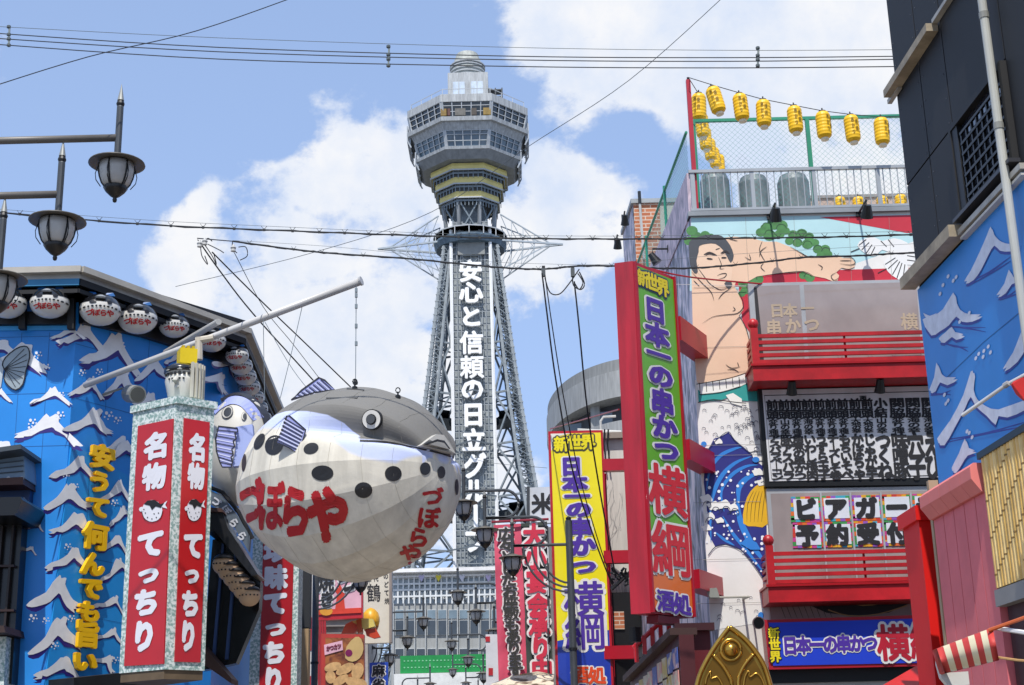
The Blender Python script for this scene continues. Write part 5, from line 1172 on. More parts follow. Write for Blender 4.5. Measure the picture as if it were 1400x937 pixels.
    def ink(q):
        S_ = [[(964, 350), (970, 348), (978, 350)], [(986, 348), (992, 346), (997, 349)], [(982, 352), (986, 362), (984, 368), (990, 368)], [(952, 364), (962, 378), (972, 390), (986, 397), (998, 392)], [(980, 378), (986, 375), (993, 375), (990, 380), (982, 382)], [(945, 372), (960, 388), (972, 400), (976, 412)], [(1000, 394), (988, 402), (982, 410)],
              [(960, 443), (974, 434), (992, 431), (1008, 429), (1016, 420), (1014, 408), (1006, 394)], [(1002, 420), (1005, 424), (1001, 426)], [(996, 327), (1008, 330)], [(1042, 330), (1038, 342), (1042, 352), (1046, 358)], [(1048, 338), (1040, 344), (1038, 352)], [(1046, 372), (1040, 366), (1044, 360)], [(1080, 338), (1096, 347), (1108, 352), (1146, 351)], [(1152, 353), (1164, 353), (1169, 360), (1162, 363), (1148, 361)], [(1148, 357), (1164, 357)], [(1150, 367), (1160, 369), (1168, 366)], [(1143, 373), (1136, 378), (1140, 384), (1147, 380)], [(1112, 378), (1098, 372), (1070, 374), (1034, 379)], [(1018, 352), (1026, 356), (1024, 348)],
              [(992, 499), (1000, 504), (1012, 502)], [(994, 506), (1004, 506), (1010, 510)], [(1008, 496), (1010, 502)], [(1118, 362), (1124, 366), (1122, 370)], [(1010, 432), (1020, 450), (1027, 480)], [(978, 342), (984, 340)], [(948, 384), (956, 392)]]
        for s_ in S_: stroke(q, PM, s_, 1.1, .019, 3, taper=True)
        for s_ in ([(962, 349), (970, 346), (980, 350)], [(985, 347), (992, 344), (998, 349)], [(966, 354), (974, 355)], [(986, 353), (993, 353)]): stroke(q, PM, s_, 2.2, .02, 3, taper=True)
    layer('mural_ink_lines', M('2a2326', .5), ink)
    layer('mural_belt', TEAL, lambda q: poly(q, PM, [(954, 534), (1027, 524), (1040, 528), (1042, 550), (1012, 548), (1000, 542), (985, 548), (955, 550)], .016))
    layer('mural_rope', M('ecebe4', .5, dirt=.03), lambda q: (poly(q, PM, [(952, 526), (970, 522), (1000, 518), (1022, 510), (1030, 520), (1010, 530), (985, 537), (958, 540)], .02), poly(q, PM, [(992, 541), (1002, 538), (1014, 546), (1014, 556), (1000, 552)], .02)))
    layer('mural_rope_lines', INK, lambda q: ([stroke(q, PM, [(956 + i * 9, 524 - i * 1.3), (957 + i * 9, 538 - i * 1.6)], .9, .022, 0) for i in range(8)], stroke(q, PM, [(954, 551), (975, 547), (1000, 550), (1020, 552)], 1, .022, 3), stroke(q, PM, [(952, 526), (975, 522), (1000, 517), (1024, 509)], 1, .023, 3), stroke(q, PM, [(956, 540), (985, 537), (1012, 529)], 1, .023, 3)))
    # generic breaking wave in blues with foam dots
    NV = M('2a2d7c', .45, dirt=.08); BL_ = M('2f7fd0', .45, dirt=.08)
    layer('mural_wave', NV, lambda q: poly(q, PM, [(964, 625), (970, 612), (976, 600), (984, 598), (996, 591), (1004, 602), (1014, 610), (1028, 622), (1038, 634), (1046, 640), (1050, 800), (1044, 792), (1030, 772), (1012, 752), (992, 745), (978, 748), (968, 730), (966, 690), (962, 660)], .006))
    def bands(q):
        for pts, wd in (([(966, 672), (970, 645), (984, 624), (1004, 614), (1014, 612)], 5), ([(972, 742), (972, 690), (984, 655), (1004, 634), (1028, 624)], 6), ([(990, 700), (986, 672), (1000, 650), (1020, 638), (1036, 636)], 5), ([(988, 706), (1002, 730), (1020, 752), (1046, 786)], 5), ([(1008, 680), (1012, 712), (1028, 745), (1048, 772)], 9), ([(1010, 690), (1010, 668), (1020, 655), (1040, 645)], 8), ([(978, 728), (990, 738), (1004, 746)], 4)): stroke(q, PM, pts, wd, .009, 4, taper=True)
    layer('mural_wave_band', BL_, bands)
    layer('mural_straw_cape', M('e0ae1c', .45, dirt=.08), lambda q: poly(q, PM, [(1016, 716), (1018, 690), (1026, 672), (1038, 662), (1047, 664), (1050, 716), (1032, 720)], .011, 2))
    layer('mural_cape_lines', M('5a4010', .5), lambda q: [stroke(q, PM, [(1021 + i * 5, 714), (1022 + i * 5.4, 690), (1030 + i * 4, 672)], .8, .013, 2, taper=True) for i in range(5)])
    rnd = random.Random(5)
    def foam(q):
        for _ in range(120):
            x, y = rnd.uniform(966, 1046), rnd.uniform(640, 790)
            if y > 742 and x < 990 + (y - 742) * 1.25: continue
            if y > 664 and y < 722 and x > 1015: continue
            r = rnd.uniform(.8, 2.3); disc(q, PM, x, y, r, r, .014, 8)
    layer('mural_foam_dots', M('e8eaf0', .5, dirt=.02), foam)
    def foamc(q):
        for (x, y, s) in ((966, 682, 10), (976, 692, 11), (990, 690, 11), (1002, 694, 9), (970, 706, 9), (966, 722, 8), (1036, 646, 9), (1042, 660, 9), (962, 612, 9), (982, 604, 7), (1030, 612, 12), (1038, 626, 10), (984, 712, 7)):
            poly(q, PM, [(x + s * (.75 + .25 * (k % 2)) * math.cos(k * .7), y + s * .6 * (.7 + .35 * (k % 2)) * math.sin(k * .7)) for k in range(9)], .015 + .0006 * (x % 5), 2)
    layer('mural_foam', M('e9e7e2', .5, dirt=.02), foamc)
    def curls(q):
        for _ in range(85):
            x, y = rnd.uniform(962, 1044), rnd.uniform(556, 622)
            if y > 600 and x < 1024: continue
            if rnd.random() < .45: x = rnd.uniform(1000, 1044)
            if rnd.random() < .14: x, y = rnd.uniform(975, 1045), rnd.uniform(806, 850)
            s = rnd.uniform(2.2, 4.2); f = rnd.choice((-1, 1)); stroke(q, PM, [(x - s * f, y + s * .4), (x - s * .4 * f, y - s * .7), (x + s * .7 * f, y - s * .4), (x + s * f * .8, y + s * .5)], .8, .018, 3, taper=True)
        for (x, y) in ((966, 690), (978, 698), (992, 697), (970, 712), (1004, 700), (1038, 655), (966, 618)):
            stroke(q, PM, [(x - 6, y + 3), (x - 2, y - 4), (x + 4, y - 3), (x + 6, y + 3), (x + 2, y + 5)], .8, .019, 3)
        stroke(q, PM, [(968, 760), (978, 748), (992, 745), (1012, 752), (1030, 772), (1046, 796)], 1.2, .019, 3)
        stroke(q, PM, [(964, 625), (970, 612), (984, 598), (996, 591), (1004, 602), (1028, 622)], 1.0, .019, 3)
    layer('mural_curl_lines', M('27304e', .5), curls)
    for a_ in ((1033, 629, 5, 4), (1040, 842, 4, 5), (962, 608, 4, 4)): layer('mural_splash', BL_, lambda q: disc(q, PM, *a_, .02, 10))
    layer('mural_splash', BL_, lambda q: (poly(q, PM, [(1012, 744), (1020, 736), (1034, 742), (1040, 752), (1026, 752)], .02),))
    # sheet joints
    def joints(q):
        for y in (392, 474, 608, 622, 686, 764, 824): stroke(q, PM, [(948, y + 2), (1040, y)], .5, .021, 0)
        for x in (1019, 1085, 1160, 1215): stroke(q, PM, [(x, 298), (x + 4, 386)], .4, .021, 0)
    layer('sheet_joints', M('8a8782', .6), joints)
    # ---- window bay 1
    FR = M('b4b6b8', .4, .3); RB = M('b5161f', .42, dirt=.26, sc=2.6, coat=.05)
    def frame(name, q, t, o0, o1, mat): # ring of four bars following picture quad
        out = MB(); (x0, y0), (x1, y1) = q
        for a in (((x0, y0), (x1, y0), (x1, y0 + t), (x0, y0 + t)), ((x0, y1 - t), (x1, y1 - t), (x1, y1), (x0, y1)), ((x0, y0 + t), (x0 + t, y0 + t), (x0 + t, y1 - t), (x0, y1 - t)), ((x1 - t, y0 + t), (x1, y0 + t), (x1, y1 - t), (x1 - t, y1 - t))): slab(out, PM, sk(a), o0, o1)
        return out.build(name, mat, R)
    def sk(pts, k=.078): # verticals lean, horizontals rise, as the wall does in this lens
        x0, y0 = pts[0]; return [(x + (y - y0) * k, y - (x - x0) * .0248) for x, y in pts]
    bay = MB(); slab(bay, PM, [(1021, 391), (1262, 385), (1272, 508), (1030, 514)], .0, .12); bay = bay.build('window_frame', FR, R)
    PG = PM.shift(.12)
    for (x0, x1) in ((1029, 1091), (1097, 1250)):
        g_ = MB(); k = .072; slab(g_, PM, [(x0, 395 - (x0 - 1021) * .0248), (x1, 395 - (x1 - 1021) * .0248), (x1 + 8, 506), (x0 + 8, 508)], .12, .125); g_ = g_.build('pane', M2('glazing', '847a79', 'a99e9b', .9, .3, .7, .07, 'noise', None, (1, 1, .8)), bay)
    mb = MB()
    for ch, x, y, s_ in (('日', 1062, 425, 20), ('本', 1080, 425, 20), ('一', 1104, 422, 18), ('串', 1058, 448, 22), ('か', 1084, 446, 22), ('つ', 1110, 444, 22), ('横', 1243, 440, 24)): char(mb, PG, ch, x, y, s_, s_, r=.04, off=.008)
    mb.build('lettering', M('b8a58c', .5), bay)
    # balcony builder
    def balcony(x0, y0, x1, ytop, ydeck, yb, balls, label=None):
        out = .62; PF = PM.shift(out); b = MB()
        L0 = PF.P(x0, ydeck); z1, z0 = PF.P(x0, ydeck).z, PF.P(x0, yb).z; xa = L0.x; xb = 9.4
        b.hexa([V((xa, MY - out, z0)), V((xb, MY - out, z0)), V((xb, MY, z0)), V((xa, MY, z0)), V((xa, MY - out, z1)), V((xb, MY - out, z1)), V((xb, MY, z1)), V((xa, MY, z1))]); b = b.build('balcony', RB, R)
        mb = MB(); mb.box(((xa + xb) / 2, MY - out / 2, z1 + .02), (xb - xa + .06, out + .06, .035)); mb.build('deck_edge', M('a3121b', .35), b)
        zt_ = PF.P(x0 + 10, ytop).z; n = 5
        for i in range(n):
            z = z1 + (zt_ - z1) * (i + .75) / (n - .25); mb = MB(); mb.box(((xa + xb) / 2 + .05, MY - out + .04, z), (xb - xa - .1, .05, .055)); mb.build('rail', RB, b)
            mb = MB(); mb.box((xa + .05, MY - out / 2, z), (.05, out - .1, .055)); mb.build('side_rail', RB, b)
        for x in (xa + .06,):
            mb = MB(); mb.box((x, MY - out + .04, (z1 + zt_) / 2 + .06), (.11, .11, zt_ - z1 + .12)); ps = mb.build('corner_post', RB, b)
            mb = MB(); mb.lathe([(.03, -.10), (.05, -.075), (.075, -.04), (.085, 0), (.07, .05), (.03, .08), (0, .085)], (x, MY - out + .04, zt_ + .20), 16); mb.build('ball_finial', RB, ps, True)
        for k in range(1, 4):
            mb = MB(); mb.box((xa + k * 1.45, MY - out + .09, (z1 + zt_) / 2), (.03, .03, zt_ - z1)); mb.build('rail_stay', M('8a1018', .4), b)
        return b
    balcony(1029, 0, 1265, 459, 501, 521, None)
    # strip under balcony: dark with yellow sign fragments
    mb = MB(); slab(mb, PM, [(1036, 521), (1290, 516), (1290, 526), (1036, 530)], .0, .05); st = mb.build('under_strip', M('5a2322', .6), R)
    mb = MB()
    for (x, w_) in ((1092, 9), (1103, 7), (1112, 9), (1146, 6)): slab(mb, PM, [(x, 520), (x + w_, 520), (x + w_, 526), (x, 526)], .05, .055)
    mb.build('yellow_print', M('b89a2a', .5), st)
    # ---- menu board
    bd = MB(); slab(bd, PM, [(1034, 531), (1292, 524), (1300, 665), (1044, 668)], .0, .14); bd = bd.build('menu_board', M('17181a', .4), R)
    rv = MB(); slab(rv, PM, [(1029, 397), (1033, 397), (1044, 509), (1037, 510)], .125, .13); rv.build('dark_reflection_strip', M('2a2628', .5), R)  # dark strip over the pane's left edge, a painted stand-in for the darker reflection
    f_ = MB(); slab(f_, PM, [(1040, 537), (1286, 531), (1294, 655), (1050, 661)], .14, .15); f_ = f_.build('menu_face', M('cfcfd1', .4, dirt=.08, streak=True), bd)
    P_ = PM.shift(.15)
    mb = MB(); stroke(mb, P_, [(1045, 541), (1284, 535), (1291, 650), (1055, 655)], 1.1, .004, 0, True); mb.build('border_line', INK, f_)
    hx = [(1055.5, 0), (1071.5, 0), (1087.5, 0), (1103.5, 0), (1119.5, 0), (1135.5, 0), (1151.5, 0), (1168.5, 0), (1185, 0), (1203.5, 1), (1226, 2), (1247.5, 2), (1269.5, 2)]
    mid = '変り種|山の幸|変り種|海の幸|変り種|変り種|変り種|大地の幸|大地の幸|山の幸|変り種|海の幸|海の幸'.split('|')
    items = 'アスパラベーコン|豚アスパラ|角煮の串かつ|いわし梅肉|うずら玉子|チーズしそ巻|もちいそべ|かぼちゃ|じゃが芋|つくね|味噌豚|穴子|えび'.split('|')
    mb = MB()
    for i, (x, k) in enumerate(hx):
        t = ('前頭', '小結', '関脇')[k]; wd = (15.5, 17, 20)[k]
        dy = -(x - 1055) * .0165
        char(mb, P_, t[0], x, 554 + dy, wd * 1.1, 14.5, r=.058, off=.006); char(mb, P_, t[1], x + .8, 567.5 + dy, wd * 1.1, 14, r=.058, off=.006)
        m_ = mid[i]; 
        for j, ch in enumerate(m_): char(mb, P_, ch, x + 1.5 + j * .4, 577.5 + dy + j * (14.0 / (len(m_) - 1)), wd * .9, 8.5 if len(m_) < 4 else 6.5, r=.04, off=.006)
        s = items[i]; n = len(s); hh = 61 / n; wd2 = (15.5, 20, 21)[k]
        for j, ch in enumerate(s):
            rot = math.pi / 2 if ch == 'ー' else 0
            w_, h_ = wd2 * 1.12, hh * 1.22
            if ch in 'っゃ': w_ *= 1.1
            char(mb, P_, ch, x + 3 + (j + .5) * hh * .075, 595.5 + dy * .9 + (j + .5) * hh, (w_ if not rot else h_), (h_ if not rot else w_), r=.055, off=.006, rot=rot)
    char(mb, P_, '西', 1180, 545, 10, 8, r=.05, off=.006)
    mb.build('lettering', INK, f_)
    # ---- window bay 2 with beer garden cards
    bay = MB(); slab(bay, PM, [(1046, 671), (1292, 666), (1302, 800), (1056, 806)], .0, .10); bay = bay.build('window_frame', FR, R)
    bg_ = MB(); slab(bg_, PM, [(1052, 677), (1290, 672), (1300, 800), (1061, 806)], .1, .105); bg_ = bg_.build('pane', M2('glazing', '8f8684', 'b9aeab', 1.6, .3, .7), bay)
    P_ = PM.shift(.11); rn = random.Random(3); cols = ['c43a8a', '3aa0b8', 'd8a020', 'c83828', '3a9048', 'd86a20', '8a50b0']
    for r_ in range(2):
        for c_ in range(5):
            x, y = 1101 + c_ * 41.5 + r_ * 2.5, (697, 732.5)[r_] - c_ * 1.0
            card = MB(); slab(card, P_, sk([(x - 20, y - 17.5), (x + 20, y - 17.5), (x + 20, y + 17), (x - 20, y + 17)]), 0, .006); card = card.build('poster_card', M(cols[(r_ * 3 + c_) % 7], .5), bay)
            by_col = {}
            for i in range(6):
                for j in (0, 1): by_col.setdefault(rn.choice(cols), []).append((x - 20 + i * 6.6, y - 17.5 + j * 29))
            for i in range(5):
                for j in (0, 1): by_col.setdefault(rn.choice(cols), []).append((x - 20 + j * 34, y - 15 + i * 6))
            for cc, lst in by_col.items():
                q = MB()
                for (a, b) in lst: slab(q, P_, sk([(a, b), (a + 6.2, b), (a + 6.2, b + 5.6), (a, b + 5.6)]), .006, .0075 + cols.index(cc) * .0004)
                q.build('coloured_square', M(cc, .5), card)
            q = MB(); slab(q, P_, sk([(x - 17, y - 14), (x + 17, y - 14), (x + 17, y + 13.5), (x - 17, y + 13.5)]), .011, .014); q.build('white_square', M('d6dae2', .5), card)
            q = MB(); char(q, P_, ('ビアガーデ', '予約受付中')[r_][c_], x, y, 31, 30, r=.075, off=.018); q.build('lettering', INK, card)
    mb = MB()
    for x in (1120, 1160.5, 1202, 1243): slab(mb, P_, sk([(x, 674), (x + 2.5, 674), (x + 2.5, 800), (x, 800)]), .0, .03)
    mb.build('mullions', FR, bay)
    balcony(1050, 0, 1265, 757, 803, 824, None)
    # ---- black fish print strip beneath
    mb = MB(); slab(mb, PM, [(1052, 824), (1290, 818), (1292, 846), (1054, 852)], 0, .02); ps = mb.build('print_strip', M('a08a86', .5, dirt=.1), R)
    P_ = PM.shift(.02)
    q = MB(); poly(q, P_, [(1098, 824), (1130, 838), (1170, 843), (1215, 838), (1250, 822), (1285, 820), (1285, 818), (1180, 819)], .004, 0); q.build('black_fish_print', M('1c1a1c', .4), ps)
    q = MB(); stroke(q, P_, [(1132, 834), (1160, 842), (1200, 840), (1240, 828)], 1.5, .008, 3); stroke(q, P_, [(1150, 822), (1180, 828), (1214, 824)], 1.6, .008, 3); q.build('ochre_print_line', M('b08a5a', .5), ps)
    q = MB()
    for i in range(9): x = 1066 + i * 8; stroke(q, P_, [(x, 826), (x + 3, 833), (x + 8, 846)], .8, .006, 2, taper=True)
    q.build('brush_print', M('3a3438', .5), ps)
    # ---- horizontal blue sign
    bs = MB(); slab(bs, PM, [(1040, 851), (1292, 843), (1300, 912), (1047, 918)], .02, .32); bs = bs.build('sign_box', M('a8182a', .4, coat=.2), R)
    f_ = MB(); slab(f_, PM, [(1046, 855), (1292, 848), (1298, 908), (1052, 913)], .32, .335); f_ = f_.build('sign_face', M('2340c0', .35, coat=.2, dirt=.06), bs)
    P_ = PM.shift(.335)
    for r_, m_, o in ((.13, INK, .004), (.05, M('e8d420', .4), .012)):
        q = MB()
        for ch, y in (('新', 866), ('世', 882), ('界', 898)): char(q, P_, ch, 1058 + (y - 866) * .06, y, 16, 16, r=r_, off=o, rot=math.pi / 2 if False else 0)
        q.build('lettering', m_, f_)
    for r_, m_, o in ((.13, WHITE, .004), (.055, PURPLE, .012)):
        q = MB()
        for i, ch in enumerate('日本一の串かつ'): char(q, P_, ch, 1080 + i * 18.3, 883 - i * .6, 21, 26 if ch not in 'つか' else 24, r=r_, off=o)
        q.build('lettering', m_, f_)
    for r_, m_, o in ((.12, WHITE, .006), (.05, M('b01c30', .4), .014)):
        q = MB(); char(q, P_, '横', 1221, 879, 46, 52, r=r_, off=o); char(q, P_, '綱', 1266, 877, 46, 52, r=r_, off=o); q.build('lettering', m_, f_)
    q = MB(); poly(q, P_, [(1262, 912), (1268, 898), (1298, 893), (1298, 911)], .003); q.build('yellow_corner', M('e8c820', .4), f_)
    mb = MB(); slab(mb, PM, [(1030, 918), (1300, 911), (1302, 930), (1032, 936)], 0, .2); mb.build('dark_soffit', DARK, R)
    mb = MB(); slab(mb, PM, [(1030, 936), (1300, 930), (1302, 945), (1032, 950)], 0, .1); mb.build('white_lintel', M('d8d8d8', .5), R)
    U_(R)
    return R
right_restaurant()
# spotlights on the mural and menu
def spotlight(label, px_, py_, out, size=.10, pl=PM, col='16181a'):
    p = pl.P(px_, py_, out); R = thing('mural_spotlight', label, 'spotlight', tuple(p), 'black spotlights on the restaurant')
    mb = MB(); mb.tube([p - pl.n * out + V((0, 0, .16)), p + V((0, 0, .16)), p + V((0, 0, .05))], .018, 6); mb.build('arm', BLACK, R)
    d = (-pl.n * .55 + V((0, 0, -.85))).normalized(); mb = MB(); mb.tube([p - d * .08, p + d * .02, p + d * .13], size * .6, 14, r2=size); mb.build('housing', M(col, .35), R)
    mb = MB(); mb.tube([p + d * .131, p + d * .135], size * .85, 14); mb.build('lens', M('9a9c98', .15), R)
    mb = MB(); mb.box(p - pl.n * (out - .02) + V((0, 0, .16)), (.09, .04, .12), pl.u, pl.n); mb.build('base', BLACK, R); U_(R)
spotlight('black spotlight above the wrestler mural, in front of the painted pine', 1053, 309, .55)
spotlight('black spotlight above the mural, in front of the red painted strip at right', 1175, 305, .55)
spotlight('black spotlight over the left end of the menu board', 1075, 540, .5, .085)
spotlight('black spotlight over the right half of the menu board', 1193, 537, .5, .085)
spotlight('upper black spotlight on the side wall edge beside the brick building', 853, 308, .35, .09, Plane(PS.P(868, 310), (1, 0)))
spotlight('lower black spotlight on the side wall edge just above the green sign', 843, 340, .35, .09, Plane(PS.P(868, 310), (1, 0)))
spotlight('black spotlight on the painted side wall right of the green sign top', 916, 352, .3, .09, PS)
# ---------------------------------------------------------------- brick building behind
def brick_building():
    Y = 30.2; pl = Plane((0, Y, 0), (1, 0)); A, B = pl.P(866, 279), pl.P(925, 277); R = thing('brick_building', 'red brick stair tower rising behind the painted side wall', 'building', (A.x, Y, 0))
    z = A.z; far = V((A.x, Y, 0)) + SD * 1.9
    mb = MB(); mb.prism([V((A.x, Y, 0)), V((B.x, Y, 0)), V((B.x, far.y, 0)), V((far.x, far.y, 0))], (0, 0, z)); mb.build('wall', M2('brick', 'a8603f', 'b87450', 2.2, kind='brick', h3='c9b8a8', r=.8), R)
    mb = MB(); mb.prism([V((A.x - .06, Y - .06, z)), V((B.x + .05, Y - .06, z)), V((B.x + .05, far.y, z)), V((far.x - .06, far.y, z))], (0, 0, .1)); mb.build('coping', M('9aa0a2', .5), R)
    mb = MB(); mb.add([V((A.x, Y, 0)) + V((-.01, 0, 0)), far + V((-.01, 0, 0)), far + V((-.01, 0, z - .01)), V((A.x - .01, Y, z - .01))], [(0, 1, 2, 3)]); mb.build('painted_side', M2('brush', '4d5058', '9c9caf', 2.6), R)
    mb = MB(); mb.tube([pl.P(874, 276, .08), pl.P(880, 356, .08)], .03, 6); mb.build('drainpipe', M('b9bcba', .4), R)
    mb = MB(); mb.tube([pl.P(873.5, 264, .08), pl.P(874.5, 281, .08)], .04, 6); mb.build('vent_pipe', M('2c2f32', .4), R)
    mb = MB(); slab(mb, pl, [(902, 282), (925, 281), (925, 350), (904, 350)], 0, .02); mb.build('render_strip', M('b8b6a8', .6), R)
    U_(R)
brick_building()
# ---------------------------------------------------------------- roof of the mural building
def roofscape():
    GM = M('2f8f72', .4, .1, dirt=.15)
    zb = PM.P(945, 292).z; zt = PM.P(949, 155).z
    R = thing('green_chain_link_fence', 'green chain-link roof fence with green posts above the mural', 'fence', (X0, MY + .3, zb))
    y = MY + .3; Pf = Plane((0, y, 0), (1, 0)); xa, xb = Pf.P(950, 200).x, 8.2
    mb = MB(); mb.box(((xa + xb) / 2, y, zt), (xb - xa, .05, .05)); mb.build('top_rail', GM, R)
    for px_ in (951, 1108): x = Pf.P(px_, 220).x; mb = MB(); mb.box((x, y, (zb + zt) / 2), (.065, .065, zt - zb)); mb.build('post', GM, R)
    def mesh(p0, u, wlen, h, name):
        mb = MB(); s = .095; n = int((wlen + h) / s)
        for i in range(n):
            for sg in (1, -1):
                a = i * s
                if sg == 1: t0, t1 = (a, 0), (a - h, h)
                else: t0, t1 = (a - h, 0), (a, h)
                (x0, z0), (x1, z1) = t0, t1
                if x0 == x1: continue
                lo, hi = sorted(((x0, z0), (x1, z1))); 
                def clip(x): t = (x - lo[0]) / (hi[0] - lo[0]); return (x, lo[1] + (hi[1] - lo[1]) * t)
                A = clip(max(lo[0], 0)) if lo[0] < 0 else lo; B = clip(min(hi[0], wlen)) if hi[0] > wlen else hi
                if A[0] >= B[0]: continue
                mb.tube([p0 + u * A[0] + V((0, 0, A[1])), p0 + u * B[0] + V((0, 0, B[1]))], .0021, 3, cap=False)
        mb.build(name, M('5f9f9c', .4, .2), R, kind='stuff')
    mesh(V((xa, y, zb)), V((1, 0, 0)), xb - xa, zt - zb, 'chain_link')
    # side run, going back along the street
    p0 = V((X0 + .05, y, zb)); 
    mesh(p0, SD, 7.4, zt - zb - .2, 'chain_link')
    mb = MB(); mb.tube([p0 + V((0, 0, zt - zb - .2)), p0 + SD * 7.4 + V((0, 0, zt - zb - .2))], .025, 6); mb.build('top_rail', GM, R)
    for k in (2.5, 5, 7.4): mb = MB(); q = p0 + SD * k; mb.tube([q, q + V((0, 0, zt - zb - .1))], .03, 6); mb.build('post', GM, R)
    mb = MB(); mb.tube([V((xa, y, (zb + zt) / 2)), V((xb, y, (zb + zt) / 2))], .006, 4); mb.build('mid_wire', GM, R)
    U_(R)
    R = thing('red_roof_pole', 'slim red pole at the roof corner holding the lantern strings', 'pole', tuple(PM.P(946, 292)))
    a = PM.P(941, 108, -.05); b_ = V((a.x, a.y, zb)); mb = MB(); mb.box((a + b_) / 2, (.07, .07, a.z - b_.z)); mb.build('shaft', M('b01c34', .4), R)
    mb = MB(); mb.tube([a, a + V((0, 0, .05))], .02, 6); mb.build('hook', BLACK, R); U_(R)
    # cooling units
    TM = M('6f7a7c', .5, dirt=.3, sc=3)
    first = None
    for (x, y_, w_, lb) in ((976, 237, .5, 'leftmost of three grey slatted cooling towers behind the roof railing'), (1029, 241, .52, 'middle one of three grey slatted cooling towers behind the roof railing'), (1083, 239, .54, 'rightmost of three grey slatted cooling towers behind the roof railing')):
        Y = 24.6; top = aY(x, y_, Y); zb2 = zb - .5; c = V((top.x, Y, 0)); h = top.z - zb2
        if first is None:
            R = thing('cooling_tower', lb, 'cooling tower', (c.x, Y, zb2), 'cooling towers on the roof')
            mb = MB(); mb.lathe([(.23, 0), (.265, .1), (.265, h - .18), (.22, h - .05), (.1, h)], (c.x, Y, zb2), 28); mb.build('casing', TM, R)
            for i in range(12): z = zb2 + .62 + i * .07; mb = MB(); mb.lathe([(.266, 0), (.285, .0), (.266, .045)], (c.x, Y, z), 28); mb.build('slat', M('9aa3a4', .5, dirt=.2), R)
            for i in range(14): a2 = math.pi + (i + .5) * math.pi / 14; mb = MB(); mb.box((c.x + .27 * math.cos(a2), Y + .27 * math.sin(a2), zb2 + .38), (.04, .02, .5), (math.cos(a2), math.sin(a2), 0), (-math.sin(a2), math.cos(a2), 0)); mb.build('rib', M('5c6668', .5), R)
            first = (R, h); U_(R)
        else: q = copy_tree(first[0], (c.x, Y, zb2), None, None, lb); q.scale = (w_ / .5, w_ / .5, h / first[1])
    # beige kerb and a white unit behind
    R = thing('roof_parapet_wall', 'low beige parapet wall at the back of the roof', 'wall', tuple(aY(1180, 290, 27)))
    mb = MB(); p, q = aY(1100, 275, 27), aY(1300, 270, 27); mb.box(((p.x + q.x) / 2, 27, p.z - .6), (q.x - p.x, .2, 1.2)); mb.build('wall', M('b7a192', .7), R); mb = MB(); mb.box(((p.x + q.x) / 2, 27, p.z + .03), (q.x - p.x, .26, .06)); mb.build('cap', M('8f8a86', .6), R); U_(R)
    # lanterns
    LY = M('f4c010', .45, dirt=.06, sc=3); 
    def make_lantern():
        R = thing('paper_lantern', 'x', 'lantern', (0, 0, 0)); r = .122; h = .43; prof = [(.055, -h / 2 - .02)]; n = 15
        for i in range(n + 1):
            t = i / n; e = 1 - .22 * abs(2 * t - 1) ** 9
            prof.append((r * e * (1.0 if i % 2 else .965), -h / 2 + h * t))
        prof.append((.055, h / 2 + .02)); mb = MB(); mb.lathe(prof, (0, 0, 0), 24); b = mb.build('shade', LY, R)
        mb = MB(); mb.lathe([(.062, -.045), (.066, -.02), (.062, 0)], (0, 0, -h / 2 - .005), 18); mb.build('lower_ring', M('e8dcc0', .4), R)
        mb = MB(); mb.lathe([(.06, 0), (.06, .03)], (0, 0, h / 2 + .005), 16); mb.lathe([(.012, 0), (.012, .06)], (0, 0, h / 2 + .03), 6); mb.build('cap', M('3a342c', .5), R)
        class Cy:
            def P(s, x, y, off=0): a = -math.pi / 2 + x / r; return V(((r + off) * math.cos(a), (r + off) * math.sin(a), -y))
        mb = MB()
        for i, ch in enumerate('串かつ'): char(mb, Cy(), ch, -.028, -.115 + i * .105, .05, .085, r=.03, off=.004)
        for i, ch in enumerate('横綱'): char(mb, Cy(), ch, .035, -.08 + i * .12, .05, .09, r=.03, off=.004)
        mb.build('lettering', M('8f7416', .5), R); U_(R); return R
    Ln = make_lantern(); used = [0]
    def put(x, y, Y, lb, tilt=0, sc=1.0, rz=0):
        tilt += random.uniform(-.05, .05); rz += random.uniform(-.35, .35)
        p = aY(x, y, Y)
        if not used[0]: o = Ln; used[0] = 1; o.location = p; o['label'] = lb
        else: o = copy_tree(Ln, p, 0, 1, lb)
        o.scale = (sc,) * 3; o.rotation_euler = (0, tilt, rz); o['group'] = 'yellow paper lanterns on the roof'; return p + V((0, 0, .26 * sc))
    top = []
    for i, (x, y, t) in enumerate(((978.5, 137.5, -.18), (1013, 147, -.08), (1044, 155.5, 0), (1087, 164, -.05), (1126, 171.5, -.05), (1165, 176.5, -.04), (1205.5, 180, -.02))):
        top.append(put(x, y, 21.75, 'yellow paper lantern on the front roof string, %s' % ('first right of the red pole', 'second from the red pole', 'third from the red pole', 'just left of the green fence post', 'first right of the green fence post', 'second right of the green fence post', 'last one before the black building')[i], t, 1.0 if i else 1.03, .1 * i))
    st = []
    for i, (x, y, Y, s) in enumerate(((955.5, 147, 22.6, 1.05), (960, 172, 23.6, .98), (964.5, 190, 24.6, .95), (971, 205, 25.6, .93), (977, 216, 26.6, .9), (984, 225, 27.6, .88))):
        st.append(put(x, y, Y, 'yellow paper lantern on the side string going back, %s' % ('topmost, touching the red pole', 'second from the top', 'third from the top', 'third from the bottom', 'second from the bottom', 'lowest and farthest')[i], 0, s, -.3))
    for i, (x, y) in enumerate(((1149, 284), (1174, 284), (1207, 283), (1232, 281))): put(x, y, 23.2, 'yellow paper lantern low behind the roof railing, %s' % ('leftmost of four', 'second of four', 'third of four', 'rightmost of four')[i], 0, .82, .2 * i)
    p = aY(941, 106, 21.9)
